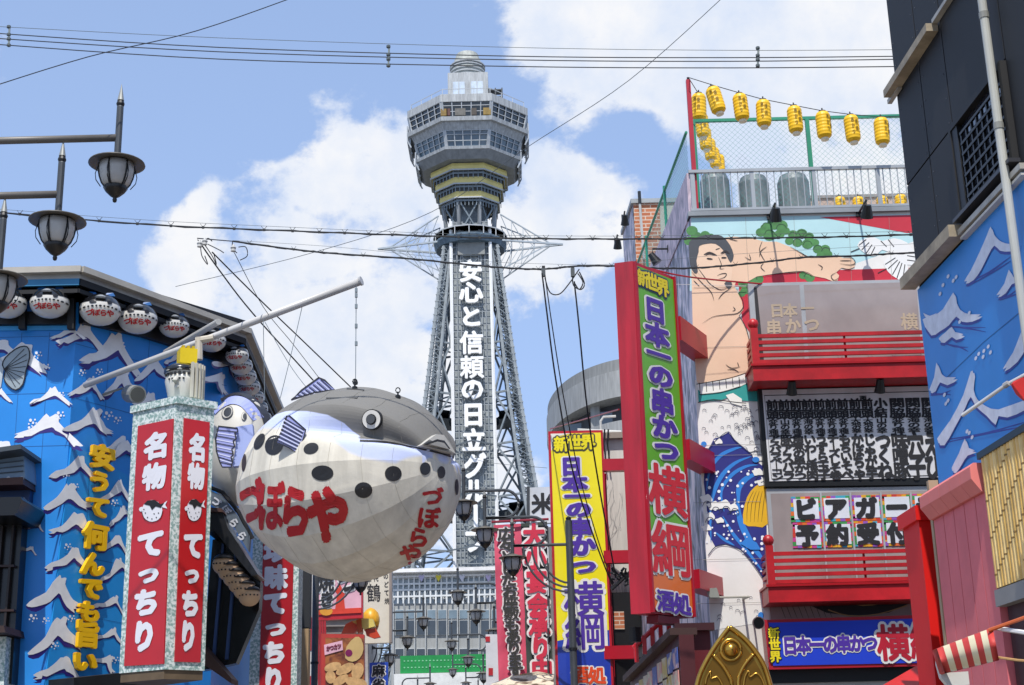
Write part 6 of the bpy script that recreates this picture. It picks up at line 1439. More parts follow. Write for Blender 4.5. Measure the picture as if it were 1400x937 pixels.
    mb = MB(); mb.tube([p] + top + [aY(1250, 158, 21.75)], .007, 5); mb.build('lantern_string', BLACK, None, label='thin black string carrying the front row of yellow lanterns', cat='cable')
    mb = MB(); mb.tube([p] + st, .007, 5); mb.build('lantern_string', BLACK, None, label='thin black string carrying the side row of yellow lanterns back from the pole', cat='cable')
roofscape()
# ---------------------------------------------------------------- projecting signs
def green_sign():
    A, B, C_ = aZ(865, 357, 8.98), aZ(921, 379, 8.98), aZ(840, 360, 8.98)
    d = (B - A).normalized(); n = V((d.y, -d.x, 0)); zb = aY(889, 856, (A.y)).z
    zb = 3.88
    R = thing('green_vertical_sign', 'tall red box sign with green face and purple and red outlined lettering', 'sign', (A.x, A.y, zb))
    D = C_ + (B - A)
    mb = MB(); base = [V((p.x, p.y, zb)) for p in (A, B, D, C_)]; mb.prism(base, (0, 0, 8.98 - zb)); mb.build('case', M('b3142a', .4, dirt=.26, sc=1.6, coat=.1, streak=True), R)
    pl = Plane(A, d)
    q = [(870, 366), (918, 388), (947, 852), (892, 838)]
    tl = pl.P(868.5, 364); tr = pl.P(918.5, 386); bl = pl.P(892, 838); br_ = pl.P(949, 850)
    w_ = (tr - tl).dot(d)
    # face laid out in metres on the sign's own plane
    x0 = .05; x1 = (B - A).length - .05; z1 = 8.92; z0 = zb + .07
    def rect(o0, o1, a, b, c, e): m_ = MB(); P_ = [A + d * a, A + d * b, A + d * b, A + d * a]; P_ = [V((p.x, p.y, z)) + n * o0 for p, z in zip(P_, (c, c, e, e))]; m_.prism(P_, n * (o1 - o0)); return m_
    f_ = rect(0, .02, x0, x1, z0, z1).build('green_face', M('5fa61c', .35, dirt=.07, coat=.3), R)
    zo = pl.P(892, 762).z
    rect(.02, .024, x0, x1, z0, zo).build('orange_panel', M('d86a1c', .35, coat=.3, dirt=.06), f_)
    for k, (a, b) in enumerate(((x0 - .045, x0 - .005), (x1 + .005, x1 + .045))): rect(0, .045, a, b, zb + .01, 8.97).build('frame_strip', M('a81226', .35), R)
    def S(s, pos, r_, m_, o, W, H):
        q_ = MB()
        for ch, (x, y), wx, hy in zip(s, pos, W, H): char(q_, pl, ch, x, y, wx * .97, hy * .88, r=r_, off=o)
        q_.build('lettering', m_, f_)
    t1 = ('新世界', [(876, 381.5), (889.5, 387), (904, 394)], (17, 17, 17), (26, 28, 28))
    for r_, m_, o in ((.15, M('2c3a5c', .4), .024), (.055, M('e6cf1a', .4), .034)): S(t1[0], t1[1], r_, m_, o, t1[2], t1[3])
    t2 = ('日本一の串かつ', [(893, 425), (896, 459), (898, 486), (901, 515), (903, 551), (906, 585), (909, 617)], (31, 34, 34, 36, 34, 36, 36), (38, 38, 30, 36, 42, 38, 34))
    for r_, m_, o in ((.125, WHITE, .024), (.055, PURPLE, .036)): S(t2[0], t2[1], r_, m_, o, t2[2], t2[3])
    t3 = ('横綱', [(910, 672), (915, 752)], (54, 56), (80, 86))
    for r_, m_, o in ((.095, WHITE, .028), (.046, M('c8202c', .4, dirt=.04), .04)): S(t3[0], t3[1], r_, m_, o, t3[2], t3[3])
    t4 = ('酒処', [(907, 822), (930, 827)], (25, 25), (34, 34))
    for r_, m_, o in ((.125, WHITE, .028), (.05, PURPLE, .04)): S(t4[0], t4[1], r_, m_, o, t4[2], t4[3])
    # underside lamp and box
    mb = MB(); c = (A + D) / 2; mb.box((c.x, c.y, zb - .06), (.5, .2, .1), d, n); mb.build('bottom_plate', M('7a1020', .4), R)
    mb = MB(); q1 = aY(868, 868, 20.6); mb.box(q1, (.12, .12, .2), d, n); mb.build('floodlight', BLACK, R)
    # beams running back to the mural corner
    for (y0, y1) in ((432, 470), (600, 634), (778, 810)):
        xL = 920 + (y0 - 380) * .075; p0 = pl.P(xL + 6, y0); p1 = pl.P(xL + 6, y1 - 6)
        s = V((p0.x, p0.y, 0)); e = PM.P(964 + (y0 - 432) * .066, y0, .02); e.z = 0
        mb = MB(); hz_ = (p0.z, p1.z); nn = n * -.26
        mb.hexa([V((s.x, s.y, hz_[1])), V((e.x, e.y, hz_[1])), V((e.x, e.y, hz_[1])) + nn, V((s.x, s.y, hz_[1])) + nn, V((s.x, s.y, hz_[0])), V((e.x, e.y, hz_[0])), V((e.x, e.y, hz_[0])) + nn, V((s.x, s.y, hz_[0])) + nn]); mb.build('beam', M('b3142a', .35, dirt=.12), R)
    U_(R)
green_sign()
def yellow_sign():
    Y = 31.2; pl = Plane((0, Y, 0), (1, .0)); R = thing('yellow_vertical_sign', 'tall yellow sign with red frame and purple outlined lettering, blue panel at its foot', 'sign', tuple(pl.P(790, 937)))
    mb = MB(); A, B = pl.P(749.5, 590), pl.P(824, 588); mb.hexa([V((A.x, Y, 2)), V((B.x, Y, 2)), V((B.x, Y + .4, 2)), V((A.x, Y + .4, 2)), V((A.x, Y, A.z)), V((B.x, Y, A.z)), V((B.x, Y + .4, A.z)), V((A.x, Y + .4, A.z))]); mb.build('case', M('b01828', .35, dirt=.12), R)
    def R4(x0, x1, z0, z1, o0, o1): m_ = MB(); P_ = [V((x0, Y - o0, z0)), V((x1, Y - o0, z0)), V((x1, Y - o0, z1)), V((x0, Y - o0, z1))]; m_.prism(P_, (0, -(o1 - o0), 0)); return m_
    f_ = R4(A.x + .05, B.x - .05, 2.1, A.z - .06, 0, .02).build('yellow_face', M('ecdc08', .35, dirt=.06, coat=.3), R)
    zbl = pl.P(790, 876).z; zbl2 = pl.P(790, 865).z
    m_ = MB(); m_.prism([V((A.x + .05, Y - .02, 2.1)), V((B.x - .05, Y - .02, 2.1)), V((B.x - .05, Y - .02, pl.P(820, 862).z)), V((A.x + .05, Y - .02, zbl))], (0, -.004, 0)); m_.build('blue_panel', M('1f3ca8', .35, coat=.3), f_)
    m_ = MB(); m_.prism([V((A.x + .05, Y - .02, A.z - .06)), V((A.x + .05, Y - .02, A.z - .45)), V((A.x + .2, Y - .02, A.z - .12)), V((A.x + .5, Y - .02, A.z - .06))], (0, -.004, 0)); m_.build('white_sweep', M('e4e4d8', .4), f_)
    def S(s, pos, r_, m_, o, W, H):
        q_ = MB()
        for ch, (x, y), wx, hy in zip(s, pos, W, H): char(q_, pl, ch, x, y, wx * .97, hy * .88, r=r_, off=o)
        q_.build('lettering', m_, f_)
    for r_, m_, o in ((.15, M('4a4a3a', .4), .024), (.055, M('ecdc08', .4), .036)): S('新世界', [(767, 608), (786, 606), (804, 605)], r_, m_, o, (21, 21, 21), (24, 24, 24))
    for r_, m_, o in ((.13, WHITE, .026), (.06, PURPLE, .04)):
        S('日本一の串かつ', [(781, 638), (786, 661), (789, 679), (791, 697), (793, 722), (796, 747), (798, 775)], r_, m_, o, (32, 36, 36, 38, 36, 38, 38), (30, 28, 24, 26, 30, 32, 24))
        S('横綱', [(798, 819), (800, 864)], r_ * (.85 if r_ > .1 else .6), m_, o, (58, 60), (56, 60))
    for r_, m_, o in ((.12, WHITE, .028), (.05, M('e04a1a', .4), .042)): S('酒処', [(793, 923), (816, 924)], r_, m_, o, (25, 26), (28, 28))
    # stay bar up to green sign
    mb = MB(); mb.tube([pl.P(752, 588, .1), aY(846, 560, 22.5)], .014, 5); mb.build('stay_rod', M('b01828', .4), R)
    U_(R)
    # frame tying the yellow and green signs together + white wall behind
    R = thing('red_sign_frame', 'red steel frame bars linking the yellow sign and the green sign', 'frame', tuple(aY(850, 937, 31.2)))
    for (y0, y1) in ((629, 645), (754, 771), (884, 902)):
        p, q = aY(822, (y0 + y1) / 2, 31.3), aY(868 , (y0 + y1) / 2 - 1, 31.0); mb = MB(); hh = (aY(822, y0, 31.3).z - aY(822, y1, 31.3).z); mb.box((p + q) / 2, ((q - p).length, .2, hh), (q - p)); mb.build('bar', M('b01828', .35, dirt=.12), R)
    mb = MB(); mb.box((aY(829, 700, 31.6).x, 31.7, 4.5), (.07, .12, 7.5)); mb.build('post', M('b01828', .35), R)
    U_(R)
    Yw = 32.6; pw = Plane((0, Yw, 0), (1, 0)); R = thing('white_shop_building', 'white rendered shop wall with grey brush strokes between the two tall signs', 'building', tuple(pw.P(850, 937)))
    mb = MB(); A, B = pw.P(756, 601), pw.P(915, 597); mb.hexa([V((A.x, Yw, 0)), V((B.x, Yw, 0)), V((B.x, Yw + 4, 0)), V((A.x, Yw + 4, 0)), V((A.x, Yw, A.z)), V((B.x, Yw, A.z)), V((B.x, Yw + 4, A.z)), V((A.x, Yw + 4, A.z))]); mb.build('wall', M('cdcac2', .6, dirt=.15, streak=True), R)
    mb = MB(); slab(mb, pw, [(750, 596), (870, 592), (870, 600), (750, 604)], -.1, .15); mb.build('cornice', M('8d8276', .5), R)
    q = MB(); rn = random.Random(8)
    for (x0, x1, y0, y1) in ((830, 850, 655, 745), (832, 856, 775, 808)):
        for _ in range(26):
            x, y = rn.uniform(x0, x1), rn.uniform(y0, y1); stroke(q, pw, [(x, y), (x + rn.uniform(-4, 4), y + rn.uniform(6, 16)), (x + rn.uniform(-6, 6), y + rn.uniform(18, 30))], .5, .004, 3, taper=True)
    q.build('brush_mural', M('8c8c8c', .6), R)
    mb = MB(); slab(mb, pw, [(833, 812), (880, 811), (884, 884), (838, 886)], 0, .2); mb.build('dark_opening', M('151617', .4), R)
    mb = MB(); slab(mb, pw, [(838, 838), (852, 838), (853, 862), (839, 862)], .2, .24); mb.build('brick_patch', M2('brick', 'a8603f', 'b87450', 2.2), R)
    mb = MB(); slab(mb, pw, [(838, 902), (892, 900), (894, 990), (840, 990)], 0, .3); mb.build('dark_opening', M('101011', .4), R)
    # roof pipe hoop
    mb = MB(); mb.tube([pw.P(822, 598, -.3), pw.P(822, 572, -.3), pw.P(826, 566, -.3), pw.P(843, 565, -.3)], .03, 6); mb.build('roof_pipe', M('c9c9c4', .4), R)
    mb = MB(); mb.tube([pw.P(790, 586, -.2), pw.P(850, 589, -.2)], .05, 6); mb.build('roof_conduit', M('d2d2cc', .4), R)
    for x in (826, 831): mb = MB(); mb.tube([pw.P(x, 590, .2), pw.P(x - 1, 610, .2), pw.P(x + 2, 635, .2)], .02, 5); mb.build('cable_drop', BLACK, R)
    U_(R)
    R = thing('white_roof_sign', 'white square sign with black brush character left of the yellow sign', 'sign', tuple(aY(735, 720, 38)))
    p3 = Plane((0, 38, 0), (1, 0)); mb = MB(); slab(mb, p3, [(722, 669), (770, 667), (770, 716), (722, 718)], 0, .2); mb.build('board', M('cfd2d6', .5), R)
    mb = MB(); char(mb, p3, '米', 742, 691, 32, 30, r=.04, off=.21); mb.build('lettering', INK, R)
    mb = MB(); slab(mb, p3, [(720, 668), (724, 668), (724, 720), (720, 720)], -.1, .25); mb.build('frame_post', M('3c4044', .5), R); U_(R)
yellow_sign()
def banners():
    Y = 34.5; pl = Plane((0, Y, 0), (1, 0)); SX = .055
    # pink banner: cloth with ripples
    def cloth(name, quad, mat, amp, R):
        (a, b, c, d_) = [pl.P(*q) for q in quad]; nx, nz = 10, 40; mb = MB(); vs = []
        for j in range(nz + 1):
            for i in range(nx + 1):
                u, v = i / nx, j / nz; p = a.lerp(b, u).lerp(d_.lerp(c, u), v); p.y += amp * math.sin(u * 9 + v * 5) * (.3 + v) + amp * .6 * math.sin(v * 17 + u * 3); vs.append(p)
        fs = [(j * (nx + 1) + i, j * (nx + 1) + i + 1, (j + 1) * (nx + 1) + i + 1, (j + 1) * (nx + 1) + i) for j in range(nz) for i in range(nx)]
        mb.add(vs, fs); mb.v += [(x, y + .012, z) for x, y, z in mb.v]; n_ = len(vs); mb.f += [tuple(n_ + k for k in reversed(q)) for q in fs]; mb.mi += [0] * len(fs)
        return mb.build(name, mat, R, True)
    R = thing('pink_banner', 'tall pink cloth banner with white outlined dark lettering beside the tower base', 'banner', tuple(pl.P(700, 937)))
    f_ = cloth('cloth', [(675, 718), (712, 716), (722, 935), (682, 938)], M('d9536e', .55, dirt=.2, sc=1.6), .02, R)
    for r_, m_, o in ((.13, M('e6dedc', .5), .06), (.042, M('33322e', .5), .085)):
        q = MB()
        s = '広々としたお座敷もあります!!'; n = len(s) - 1
        for i in range(n):
            ch = s[i] if i < n - 1 else '!!'[0]; y = 731 + i * 15.6; x = 691 + (y - 731) * .075
            if i == n - 1: char(q, pl, '!', x - 1, y, 22, 22, r=r_, off=o, skew=.25); char(q, pl, '!', x + 5, y - 1, 22, 22, r=r_, off=o, skew=.25)
            else: char(q, pl, ch, x, y, 22, 18.5, r=r_, off=o)
        q.build('lettering', m_, f_)
    U_(R)
    R = thing('dark_banner', 'tall dark banner with white outlined red lettering between pink banner and yellow sign', 'banner', tuple(pl.P(735, 937)))
    f_ = cloth('cloth', [(712, 716), (748, 713), (757, 940), (721, 935)], M('3c4640', .6, dirt=.25), .015, R)
    for r_, m_, o in ((.15, M('ece6e4', .5), .06), (.055, M('d02c48', .5), .085)):
        q = MB()
        for ch, y in zip('大小宴会承り中', (733, 763, 796, 828, 856, 887, 916)): char(q, pl, ch, 730 + (y - 733) * .06, y, 30, 33, r=r_, off=o)
        q.build('lettering', m_, f_)
    mb = MB(); mb.tube([pl.P(672, 715, .1), pl.P(750, 711, .1)], .03, 6); mb.build('top_rod', M('8a2030', .4), R); U_(R)
    R = thing('right_mid_shop', 'grey shop building behind the pink and dark banners', 'building', tuple(aY(735, 937, 36)))
    mb = MB(); A, B = aY(700, 722, 37), aY(800, 722, 37); mb.hexa([V((A.x + .2, 37.5, 0)), V((B.x, 37, 0)), V((B.x, 43, 0)), V((A.x + .2, 43, 0)), V((A.x + .2, 37, A.z)), V((B.x, 37, A.z)), V((B.x, 43, A.z)), V((A.x + .2, 43, A.z))]); mb.build('wall', M('8f9090', .7, dirt=.3, streak=True), R)
    for i in range(9):
        mb = MB(); p = aY(749, 735 + i * 22, 34.4); mb.box(p, (.03, .3, .5)); mb.build('strip', M('c9ccd0' if i % 2 else '3c4044', .4), R)
    U_(R)
    R = thing('cream_awning', 'cream and brown cloth awning edge at the foot of the two banners', 'awning', tuple(aY(715, 937, 30.5)))
    mb = MB(); p = [aY(x, y, Y_) for x, y, Y_ in ((672, 935, 31.5), (700, 924, 31.5), (735, 918, 31.5), (757, 922, 31.5), (757, 950, 30), (672, 960, 30))]; mb.prism(p, (0, 0, -.05)); mb.build('cloth', M2('awn', '5a4632', 'd3c5ae', 4, .38, .5, .6), R); U_(R)
    R = thing('small_white_sign', 'small white sign with red square between the grey glass building and the pink banner', 'sign', tuple(aY(670, 937, 40)))
    p4 = Plane((0, 40, 0), (1, 0)); mb = MB(); slab(mb, p4, [(664, 868), (682, 868), (683, 945), (665, 945)], 0, .1); mb.build('board', M('d6d6da', .5), R)
    mb = MB(); slab(mb, p4, [(664, 871), (670, 871), (670, 878), (664, 878)], .1, .12); slab(mb, p4, [(668, 914), (674, 914), (674, 924), (668, 924)], .1, .12); mb.build('red_mark', M('b8202c', .5), R); U_(R)
banners()
# ---------------------------------------------------------------- lower kiosk, gold arch
def low_right():
    R = thing('kiosk_poster_board', 'slanting dark roofed side board covered in colourful posters under the green sign', 'sign', tuple(aY(910, 937, 19)))
    a, b = aY(862, 937, 24), aY(928, 868, 19.8); pl = Plane(a, (b - a)) ; top0, top1 = aY(862, 934, 23.2), b
    d = V((b.x - a.x, b.y - a.y, 0)); L_ = d.length; d.normalize(); n = V((d.y, -d.x, 0))
    mb = MB(); zt1 = b.z; zt0 = aY(866, 932, a.y).z
    mb.prism([V((a.x, a.y, 1.8)), V((b.x, b.y, 1.8)), V((b.x, b.y, zt1)), V((a.x, a.y, zt0))], -n * .2); bd = mb.build('board', M('4a1a1e', .5), R)
    rn = random.Random(11)
    for i in range(10):
        for j in range(5):
            s0 = L_ * (.03 + i * .096); zt = zt0 + (zt1 - zt0) * s0 / L_ - .12 - j * .30
            if zt < 2: continue
            p = V((a.x, a.y, 0)) + d * s0; w_ = L_ * .088
            q = MB(); q.prism([p + V((0, 0, zt - .27)) + n * .01, p + d * w_ + V((0, 0, zt - .27)) + n * .01, p + d * w_ + V((0, 0, zt)) + n * .01, p + V((0, 0, zt)) + n * .01], n * (.01 + .002 * j))
            q.build('poster', M2('post%d' % rn.randint(0, 4), rn.choice(['b8403a', 'c9a8b0', '6a70b8', 'd0c8b0']), rn.choice(['d8d4e0', '4a60a8', 'c8b060', 'd89a90']), 5, .42, .52), bd)
    mb = MB(); mb.prism([V((a.x, a.y, zt0)) - n * .25, V((a.x, a.y, zt0)) + n * .12, V((b.x, b.y, zt1)) + n * .12, V((b.x, b.y, zt1)) - n * .25], (0, 0, .09)); mb.build('roof_edge', M('3b221d', .6), R); U_(R)
    R = thing('dark_red_wall_block', 'dark red wall block between the poster board and the golden arch', 'building', tuple(aY(948, 937, 20.6)))
    A, B = aY(926, 862, 20.6), aY(970, 858, 20.6); mb = MB(); mb.hexa([V((A.x, 20.6, 0)), V((B.x, 20.6, 0)), V((B.x, 21.9, 0)), V((A.x, 21.9, 0)), V((A.x, 20.6, A.z)), V((B.x, 20.6, A.z)), V((B.x, 21.9, A.z)), V((A.x, 21.9, A.z))]); mb.build('wall', M('5f0f18', .5, dirt=.2), R)
    mb = MB(); mb.box(((A.x + B.x) / 2, 20.55, A.z + .03), (B.x - A.x + .1, .2, .1)); mb.build('coping', M('3a0c12', .5), R)
    U_(R)
    R = thing('red_roof_rail', 'small red rail with posts on the kiosk roof under the green sign', 'railing', tuple(aY(890, 880, 21.2)))
    for i in range(5):
        p = aY(870 + i * 11, 893 - i * 11, 21.3); mb = MB(); mb.box(p, (.06, .06, .26)); mb.build('post', RED, R)
    mb = MB(); mb.tube([aY(866, 886, 21.3), aY(918, 836, 21.3)], .035, 6); mb.build('rail', RED, R); U_(R)
    # grey floodlight on an arm
    R = thing('grey_floodlight', 'flat grey floodlight on a thin arm in front of the mural beneath the lowest beam', 'spotlight', tuple(PM.P(970, 822, .5)))
    mb = MB(); slab(mb, PM, [(960, 812), (973, 811), (977, 824), (964, 824)], .45, .6); mb.build('housing', M('8b8d85', .4), R)
    mb = MB(); mb.tube([PM.P(974, 823, .5), PM.P(1018, 822, .5)], .016, 6); mb.tube([PM.P(1016, 819, .0), PM.P(1016, 822, .5)], .02, 6); mb.build('arm', M('a8a498', .4), R); U_(R)
    R = thing('round_mirror', 'small dark round mirror left of the blue horizontal sign', 'mirror', tuple(PM.P(1031, 856, .3)))
    mb = MB(); c = PM.P(1031, 856, .4); mb.tube([c, c + V((0, -.04, 0))], .09, 18); mb.build('rim', M('5a4a4e', .4), R); mb = MB(); mb.tube([c + V((0, -.041, 0)), c + V((0, -.05, 0))], .075, 18); mb.build('glass', M('2a2c30', .05, .6), R)
    mb = MB(); mb.tube([c, c + V((0, .4, .02))], .015, 6); mb.build('bracket', BLACK, R); U_(R)
    # gold arch
    Y = 13.0; pl = Plane((0, Y, 0), (1, .0)); GM = M('b08a3c', .28, .85, dirt=.25, sc=3); R = thing('golden_arch_ornament', 'pointed golden arch ornament with a round boss and tracery at the bottom edge', 'ornament', tuple(pl.P(1010, 937)))
    out = [(997, 858), (986, 872), (975, 888), (965, 905), (957, 922), (952, 940), (948, 965), (946, 990), (1068, 990), (1060, 965), (1053, 938), (1045, 912), (1034, 893), (1022, 878), (1009, 866)]
    mb = MB(); mb.prism([pl.P(x, y) for x, y in out], (.04, .42, 0)); mb.build('slab', GM, R)
    G2 = M('c39a45', .25, .85, dirt=.2, sc=3); G3 = M('8a6628', .4, .8, dirt=.25)
    # recessed field
    inn = [(997, 868), (987, 881), (977, 896), (968, 912), (961, 928), (957, 945), (954, 990), (1058, 990), (1050, 950), (1041, 920), (1030, 900), (1018, 884), (1007, 873)]
    mb = MB(); slab(mb, pl, inn, .0, .012); mb.build('field', G3, R)
    def mould(pts, r, nm, closed=False):
        q = MB(); p = [pl.P(x, y, .02) for x, y in ([(v.x, v.y) for v in catmull([V((a, b, 0)) for a, b in pts], 5, closed)])]
        if closed: p.append(p[0]); p.append(p[1])
        q.tube(p, r, 8); q.build(nm, G2, R, True)
    mould(out[0:8], .022, 'edge_moulding'); mould([out[0]] + out[:7:-1], .022, 'edge_moulding')
    mould([(999 + 13.5 * math.cos(t), 889 + 14 * math.sin(t)) for t in [i * math.pi / 6 for i in range(12)]], .016, 'boss_ring', True)
    q = MB(); c = pl.P(999, 889, .02); prof = []; n = 20; vs = []; fs = []
    for (r_, h_) in ((.062, 0), (.055, .03), (.03, .05), (0.004, .055)):
        for j in range(n): a = 2 * math.pi * j / n; vs.append(c + V((r_ * math.cos(a), -h_, r_ * math.sin(a))))
    for i in range(3):
        for j in range(n): fs.append((i * n + j, i * n + (j + 1) % n, (i + 1) * n + (j + 1) % n, (i + 1) * n + j))
    q.add(vs, fs); q.build('boss', G2, R, True)
    mould([(975, 896), (986, 908), (995, 922), (1001, 940), (1003, 990)], .018, 'tracery'); mould([(1030, 895), (1020, 906), (1013, 918), (1009, 934), (1010, 990)], .018, 'tracery')
    mould([(964, 936), (966, 926), (971, 919), (972, 928), (980, 926), (985, 932), (990, 944)], .010, 'tracery'); mould([(1016, 940), (1018, 926), (1023, 918), (1025, 926), (1034, 921), (1041, 928), (1046, 942)], .010, 'tracery')
    U_(R)
low_right()
# ================================================================ BLACK BUILDING, right edge
KD = SD; K0 = V((3.54, 12.0, 0)); PK = Plane(K0, -KD)
def black_building():
    R = thing('black_clad_building', 'black panelled building at the right edge with painted blue wave panel and barred window', 'building', tuple(K0))
    near = K0 - KD * 6; 
    mb = MB(); mb.prism([K0, K0 + V((6, 0, 0)), near + V((6, 0, 0)), near], (0, 0, 12)); mb.build('wall', M('111318', .7, dirt=.25, sc=1.2, streak=True), R)
    # cladding panels, each a sheet with open joints
    PKs = PK; CL = M('15171b', .62, dirt=.2, sc=1.5, streak=True)
    zj = PK.P(1240, 257).z; zw1, zw0 = PK.P(1305, 176).z, PK.P(1321, 299).z
    tA = 0; cols_ = []
    def along(x, y): return (PK.P(x, y) - K0).dot(-KD)
    w0 = along(1305, 176); w1 = w0 + 1.15
    def sheet(t0, t1, z0, z1, off=.012, mat=CL, name='cladding_panel'):
        a, b = K0 - KD * t0, K0 - KD * t1; mb = MB(); mb.prism([V((a.x, a.y, z0)), V((b.x, b.y, z0)), V((b.x, b.y, z1)), V((a.x, a.y, z1))], PK.n * off); return mb.build(name, mat, R)
    g_ = .008
    zt = PK.P(1256, 390).z + .02
    for (t0, t1) in ((0, w0 * .52), (w0 * .52, w0)):
        sheet(t0 + g_, t1 - g_, zj + g_, 9.4); sheet(t0 + g_, t1 - g_, zt, zj - g_)
    sheet(w0 + g_, w1 - g_, zw1 + .02, 9.4); sheet(w1 + g_, w1 + 1.6, zt, 7.2); sheet(w1 + g_, w1 + 1.6, 7.22, 9.4)
    # window: recess frame and bars
    a, b = K0 - KD * w0, K0 - KD * w1
    wf = MB()
    for (t0, t1, z0, z1) in ((w0, w0 + .05, zw0, zw1), (w1 - .05, w1, zw0, zw1), (w0 + .05, w1 - .05, zw1 - .05, zw1), (w0 + .05, w1 - .05, zw0, zw0 + .05)):
        p, q = K0 - KD * t0, K0 - KD * t1; wf.prism([V((p.x, p.y, z0)), V((q.x, q.y, z0)), V((q.x, q.y, z1)), V((p.x, p.y, z1))], PK.n * .06)
    wf = wf.build('window_frame', M('0d0e11', .6), R); sc_ = MB()
    for t_ in (.06, w0 * .52 - .06, w0 * .52 + .06, w0 - .06):
        for k_ in range(16): c_ = K0 - KD * t_ + PK.n * .014; sc_.box((c_.x, c_.y, zt + .08 + k_ * .22), (.006, .008, .008))
    sc_.build('panel_screws', M('5a5e64', .4, .5), R, kind='stuff')
    p, q = K0 - KD * (w0 + .05), K0 - KD * (w1 - .05); mb = MB(); mb.prism([V((p.x, p.y, zw0 + .05)), V((q.x, q.y, zw0 + .05)), V((q.x, q.y, zw1 - .05)), V((p.x, p.y, zw1 - .05))], PK.n * .004); mb.build('glass', M('1a2233', .08, dirt=.2, coat=1), wf)
    GB = M('0b0c0e', .4); n_ = 8
    for i in range(n_):
        t = w0 + .22 + i * .11; c = K0 - KD * t; mb = MB(); mb.box(c + V((0, 0, (zw0 + zw1) / 2 - .04)) + PK.n * .035, (.022, .02, zw1 - zw0 - .2), KD, PK.n); mb.build('bar', GB, wf)
    for i in range(7):
        z = zw0 + .1 + i * (zw1 - zw0 - .25) / 6; c = K0 - KD * ((w0 + w1) / 2 + .07); mb = MB(); mb.box(c + V((0, 0, z)) + PK.n * .04, (w1 - w0 - .28, .02, .022), KD, PK.n); mb.build('bar', GB, wf)
    sheet(w0 + .05, w0 + .17, zw0 + .05, zw1 - .05, .05, M('0d0e11', .5), 'window_reveal')
    sheet(w0 - .02, w1 + .02, zw0 - .03, zw0, .10, M('33343a', .4), 'window_sill')
    # rails / gutters
    GT = M('b4b0a6', .45, .1, dirt=.25, sc=4); GB2 = M('a89a82', .6, dirt=.3, sc=5)
    def rail(P0, P1, wd, out, name, mat):
        a, b = PK.P(*P0), PK.P(*P1); t0, t1 = (a - K0).dot(-KD), (b - K0).dot(-KD); z = (a.z + b.z) / 2; p, q = K0 - KD * t0, K0 - KD * t1
        mb = MB(); mb.box(V(((p.x + q.x) / 2, (p.y + q.y) / 2, z)) + PK.n * (out / 2 + .02), ((q - p).length, out, wd), (q - p), PK.n); return mb.build(name, mat, R)
    rail((1226, 132), (1285, 34), .07, .10, 'gutter_board', GB2); rail((1285, 30), (1330, -40), .035, .05, 'gutter_pipe', GT); rail((1222, 140), (1236, 118), .04, .04, 'gutter_end', GT)
    rail((1254, 392), (1322, 312), .10, .13, 'ledge_board', GB2); rail((1320, 316), (1410, 232), .045, .06, 'ledge_pipe', GT); rail((1324, 322), (1410, 242), .02, .05, 'ledge_trim', M('c9c6bc', .4))
    t = along(1391, 225); c = K0 - KD * t + PK.n * .10; mb = MB(); mb.tube([V((c.x, c.y, PK.P(1398, 360).z - 1.5)), V((c.x, c.y, 11))], .032, 12); dp = mb.build('downpipe', M('b9bab2', .35, dirt=.12), R)
    for zz in (6.1, 7.0, 7.9): mb = MB(); mb.tube([V((c.x, c.y, zz)), V((c.x, c.y, zz + .05))], .037, 12); mb.build('pipe_clip', M('8d8e88', .4), dp)
    # wave panel
    z1, z0 = PK.P(1258, 396).z, PK.P(1290, 672).z
    bp = sheet(0, 4.0, z0, z1, .02, M('2388da', .42, dirt=.08, sc=1.2), 'wave_panel')
    PW = PK.shift(.021)
    q = MB(); stroke(q, PW, [(1270, 535), (1294, 517), (1345, 468), (1402, 421)], 1.0, .002, 0); q.build('panel_joint', M('1d5c9a', .5), bp)
    W_, S_ = MB(), MB()
    crest = [[(1319, 385), (1328, 370), (1340, 345), (1350, 322), (1355, 310), (1358, 318), (1366, 328), (1376, 333), (1394, 336), (1380, 341), (1366, 340), (1358, 333), (1350, 346), (1340, 366), (1330, 380)],
             [(1262, 437), (1276, 432), (1290, 423), (1304, 400), (1307, 412), (1314, 424), (1326, 430), (1342, 430), (1328, 437), (1314, 437), (1306, 430), (1296, 442), (1284, 450), (1272, 456)], [(1263, 428), (1272, 432), (1282, 428), (1270, 437)], [(1284, 463), (1294, 454), (1302, 447), (1306, 454), (1318, 457), (1306, 462), (1300, 458), (1290, 466)],
             [(1363, 404), (1374, 388), (1380, 369), (1385, 378), (1392, 382), (1382, 386), (1374, 398)], [(1271, 534), (1278, 516), (1281, 496), (1286, 508), (1294, 516), (1308, 516), (1294, 524), (1284, 520), (1278, 532)],
             [(1282, 600), (1300, 575), (1318, 540), (1328, 508), (1332, 512), (1330, 530), (1336, 545), (1348, 555), (1366, 560), (1400, 548), (1400, 558), (1376, 568), (1364, 566), (1360, 578), (1348, 566), (1334, 554), (1326, 540), (1318, 556), (1304, 582), (1290, 606)],
             [(1372, 505), (1386, 482), (1394, 462), (1402, 445), (1402, 470), (1390, 492)], [(1302, 640), (1312, 620), (1320, 600), (1324, 612), (1334, 616), (1322, 620), (1314, 632), (1306, 644)]]
